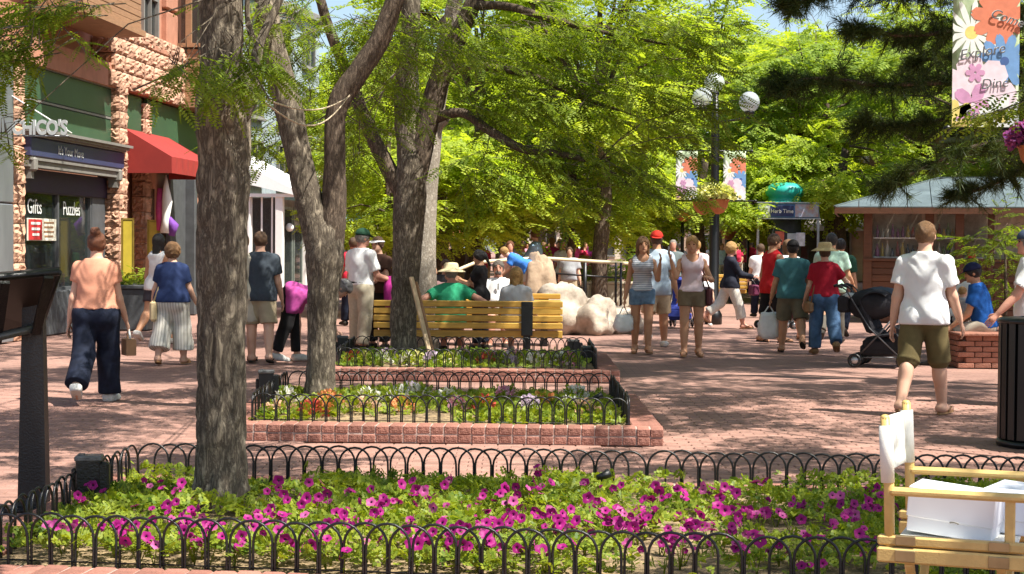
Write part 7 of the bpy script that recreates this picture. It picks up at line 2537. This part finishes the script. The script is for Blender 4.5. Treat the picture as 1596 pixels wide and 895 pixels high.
# right-hand side
I['white_tee'] = person(at(1438, 648), -30, 'young man in white T-shirt and olive cargo shorts walking away', 1.80, 'fair', 'm', .98, ((-12, 14), (14, 4)), ((-8, 10, 14), (14, 10, 12)), (3, 3), vox=.0105, head=(6, 0),
       top=dict(kind='tee', m=whitec, hem=-.05, wr=1.3), bottom=dict(m=olive, len=1.02, kind='shorts', flare=1.32, waist=.02), hair=('short', H_lb), shoes=('sandal', sh_t))
I['edge'] = person(pose_at(1607, 16.3), 72, 'man in white shirt and navy cap reaching down at the right edge', 1.72, 'red', 'm', 1.12, ((4, 4), (-6, 8)), ((26, 14, 16), (10, 10, 10)), (3, 3), vox=.0115,
       top=dict(kind='polo', m=whitec, hem=-.05), bottom=dict(m=denim), hair=('short', H_gy), hat=('cap', C('navy_cap_cotton', (.05, .07, .12))), shoes=('shoe', sh_k))
I['seated'] = person(pose_at(1536, 21.75), 66, 'man in bright blue shirt and navy cap sitting on the brick seat wall', 1.74, 'tan', 'm', 1.1, ((74, 46), (70, 62)), ((30, 8, 30), (26, 10, 40)), (5, 5), sit=.53, lean=12, vox=.0115, head=(6, -8),
       top=dict(kind='tee', m=C('cobalt_cotton', (.012, .085, .32)), hem=-.03), bottom=dict(m=beige, len=.9, kind='shorts', flare=1.25), hair=('short', H_bk), hat=('cap', C('dark_navy_cotton', (.015, .02, .06))), shoes=('shoe', sh_k))
person(pose_at(1500, 22.6), -80, 'toddler in pale clothes held beside the man in the blue shirt', .95, 'fair', 'm', 1.1, SITL, ((30, 10, 40), (30, 10, 40)), sit=.56, vox=.013, top=dict(kind='tee', m=C('pale_print_cotton', (.45, .42, .42), var=.4, scale=14)), bottom=dict(m=beige, len=.9, kind='shorts'), hair=('short', H_bl), shoes=('shoe', sh_w))
person(pose_at(1494, 23.3), -70, 'dark-haired person in white shirt leaning over the toddler by the hut', 1.62, 'tan', 'f', 1.0, SITL, ((40, 10, 50), (40, 10, 50)), sit=.56, lean=22, head=(0, -18), vox=.013, top=dict(kind='tee', m=whitec), bottom=dict(m=denim, len=1.9), hair=('short', H_bk), shoes=('shoe', sh_k))
for x_, lab in ((1500, 'wooden stool under the toddler'), (1494, 'wooden stool under the person in white')):
    y_ = 22.6 if x_ == 1500 else 23.3
    t = thing('stool', lab, 'stool', pose_at(x_, y_), 0, 'stools beside the seat wall')
    MB().bbox((0, 0, .43), (.36, .36, .05), .01).build('seat', M_cedar, t)
    for sx in (-1, 1):
        for sy in (-1, 1): MB().tube([(sx * .15, sy * .15, 0), (sx * .12, sy * .12, .41)], .018, 6).build('leg', M_cedar, t)

# the crowd far down the mall
FCROWD = [(664, 44), (682, 46), (697, 47), (716, 43), (735, 52), (668, 62), (706, 66), (795, 50), (801, 55), (812, 66), (822, 72), (842, 60), (850, 68), (858, 56), (865, 74), (872, 62), (880, 70), (886, 58), (893, 66), (899, 54), (905, 62), (911, 70), (917, 60), (846, 78), (869, 84), (890, 80), (908, 88), (925, 74), (1060, 58), (1125, 62), (1150, 70), (1170, 66), (1196, 72), (1100, 80), (1262, 82), (690, 39), (708, 48), (724, 55), (752, 46), (806, 42), (815, 47), (847, 45), (860, 43), (871, 50), (897, 46), (909, 44), (921, 52), (835, 54), (878, 40)]
FC_T = [('magenta', (.62, .06, .30)), ('white', (.74, .73, .72)), ('pink', (.74, .32, .42)), ('crimson', (.5, .03, .08)), ('grey', (.34, .34, .35)), ('brown', (.14, .09, .06)), ('pale blue', (.38, .50, .64)), ('black', (.03, .03, .03))]
HM = [H_br, H_bk, H_bl, H_lb, H_gy]
for i, (px, y) in enumerate(FCROWD):
    if 800 < px < 930: k = rnd.choice((0, 0, 1, 2, 2, 0, 3, 1))
    else: k = [4, 1, 5, 5, 7, 6, 3, 3][i % 8]
    nm, c = FC_T[k]
    sex = rnd.choice('mf')
    where = 'right of the pale trunk' if px < 690 else 'by the dark trunk' if px < 760 else 'left of the boulders' if px < 830 else 'above the railing' if px < 935 else 'near the lamp post' if px < 1180 else 'near the domed kiosk'
    hl = rnd.choice((0, 0, 180, 180, 90, -90))
    face_ = {0: 'walking away', 180: 'walking towards us', 90: 'facing left', -90: 'facing right'}[hl]
    bt = rnd.choice((('dark jeans', denim), ('khakis', khaki), ('pale trousers', beige), ('black trousers', blackc)))
    person(pose_at(px, y), hl + rnd.uniform(-15, 15), 'far person in %s top and %s %s, %s' % (nm, bt[0], face_, where), rnd.uniform(1.58, 1.78), rnd.choice(('fair', 'tan', 'red')), sex, rnd.uniform(.95, 1.2), rnd.choice((WALK, WALK2)), vox=.032, face=False,
           top=dict(kind=rnd.choice(('tee', 'tee', 'long')), m=C(nm.replace(' ', '_') + '_crowd_cotton', c)), bottom=dict(m=bt[1], len=1.95), hair=(rnd.choice(('short', 'bob')) if sex == 'f' else 'short', rnd.choice(HM)), group='far crowd down the mall')

# things the people carry
def pouch(name, label, cat, hand, w, d, h, m, drop=.16, straps=True, rz=0.0, sag=.15):
    """soft bag hanging from a hand"""
    t = thing(name, label, cat, hand, rz)
    n, rows = 18, 8
    vs, fs = [], []
    for i in range(rows + 1):
        t_ = i / rows
        z = -drop - h * t_
        k = (.62 + .45 * math.sin(math.pi * min(1, t_ * .62 + .1))) * (1 if t_ < .92 else .8)
        for q in range(n):
            a = 2 * math.pi * q / n
            j = 1 + .07 * math.sin(3 * a + i) + .05 * math.sin(7 * a + 2 * i)
            vs.append((w / 2 * k * j * math.copysign(abs(math.cos(a)) ** .7, math.cos(a)), d / 2 * k * j * math.copysign(abs(math.sin(a)) ** .7, math.sin(a)), z + .012 * math.sin(2 * a + i)))
    for i in range(rows):
        for q in range(n): fs.append((i * n + q, (i + 1) * n + q, (i + 1) * n + (q + 1) % n, i * n + (q + 1) % n))
    fs.append(tuple(rows * n + q for q in range(n - 1, -1, -1)))
    fs.append(tuple(range(n)))
    MB().add(vs, fs, 0, True).build('pouch', m, t)
    if straps:
        for sy in (-1, 1):
            MB().tube([(-w * .25, sy * d * .2, -drop - .01), (-.012, sy * .01, -.01), (.012, sy * .01, -.01), (w * .25, sy * d * .2, -drop - .01)], .007, 5).build('handle', m, t)
    return t


M_plastic = mat('white_plastic_film', (.72, .74, .74), .4, .08, 12, .35, 30)
pouch('carrier_bag', 'white plastic carrier bag hanging from the hand of the man in teal', 'carrier bag', I['teal']['hand'][0], .30, .14, .38, M_plastic, .10)
pouch('carrier_bag', 'white soft bag in the hand of the woman in the striped top', 'carrier bag', I['striped']['hand'][1] , .27, .15, .24, M_plastic, .12)
p = I['peach']['hand'][1]
t = thing('paper_box', 'small brown paper box held by the woman in peach', 'box', p + Vector((.0, -.02, -.16)), .5)
MB().bbox((0, 0, 0), (.10, .18, .16), .006).build('carton', mat('kraft_card', (.34, .19, .10), .8, .15, 9), t)
MB().tube([(0, -.05, .08), (0, 0, .17), (0, .05, .08)], .012, 5).build('handle', M_white, t)
def shoulder_bag(key, side, w, h, m, label, drop=.42, out=.06, back=.05):
    q = I[key]
    s = q['shoulder'][side]
    hp = q['hip']
    sd = -1 if side == 0 else 1
    c = Vector((hp.x, hp.y, 0)) + q['right'] * sd * (.17 + out) - q['fwd'] * back
    top = s + q['right'] * (-sd) * .05 + Vector((0, 0, .045))
    c.z = s.z - drop
    t = thing('shoulder_bag', label, 'bag', c, math.atan2(q['right'].y, q['right'].x) + R(90) + .25)
    MB().bbox((0, 0, -h / 2), (w, .09, h), .03).build('pouch', m, t)
    inv = (Matrix.Translation(c) @ Matrix.Rotation(t.rotation_euler[2], 4, 'Z')).inverted()
    tp = inv @ top
    MB().tube([(-w * .42, 0, -.03), tp + Vector((-.02, 0, -.06)), tp, tp + Vector((.02, 0, -.06)), (w * .42, 0, -.03)], .012, 5).build('strap', m, t)


shoulder_bag('stripe_pants', 0, .28, .26, mat('cream_leather', (.60, .47, .26), .55, .1, 6), 'cream shoulder bag of the woman in striped trousers', .38, .05)
shoulder_bag('redtee', 0, .22, .17, mat('tan_bag_leather', (.24, .13, .06), .5, .15, 6), 'tan shoulder bag of the woman in the crimson T-shirt', .46, .06)
shoulder_bag('phone', 0, .26, .26, mat('wine_leather', (.09, .015, .02), .5, .15, 6), 'wine red shoulder bag of the woman on the phone', .34, .05, .06)
q = I['phone']
MB().bbox((0, 0, 0), (.05, .018, .11), .006).build('mobile_phone', mat('silver_phone', (.35, .33, .33), .35, .05, metal=.5), None, q['hand'][1] + Vector((.0, -.0, .02)), (0, R(12), R(70)), label='mobile phone held to the ear of the woman in white-pink', cat='phone')
q = I['polo']
t = thing('magenta_cloth', 'magenta cloth draped over the forearm of the man in white polo', 'cloth', q['elbow'][1] * .4 + q['hand'][1] * .6, 0)
MB().tube([(0, 0, .05), (0, 0, -.1), (.01, 0, -.28), (0, 0, -.40)], [.05, .085, .09, .06], 10).build('drape', C('magenta_knit', (.40, .03, .22)), t)
bpy.context.view_layer.update()
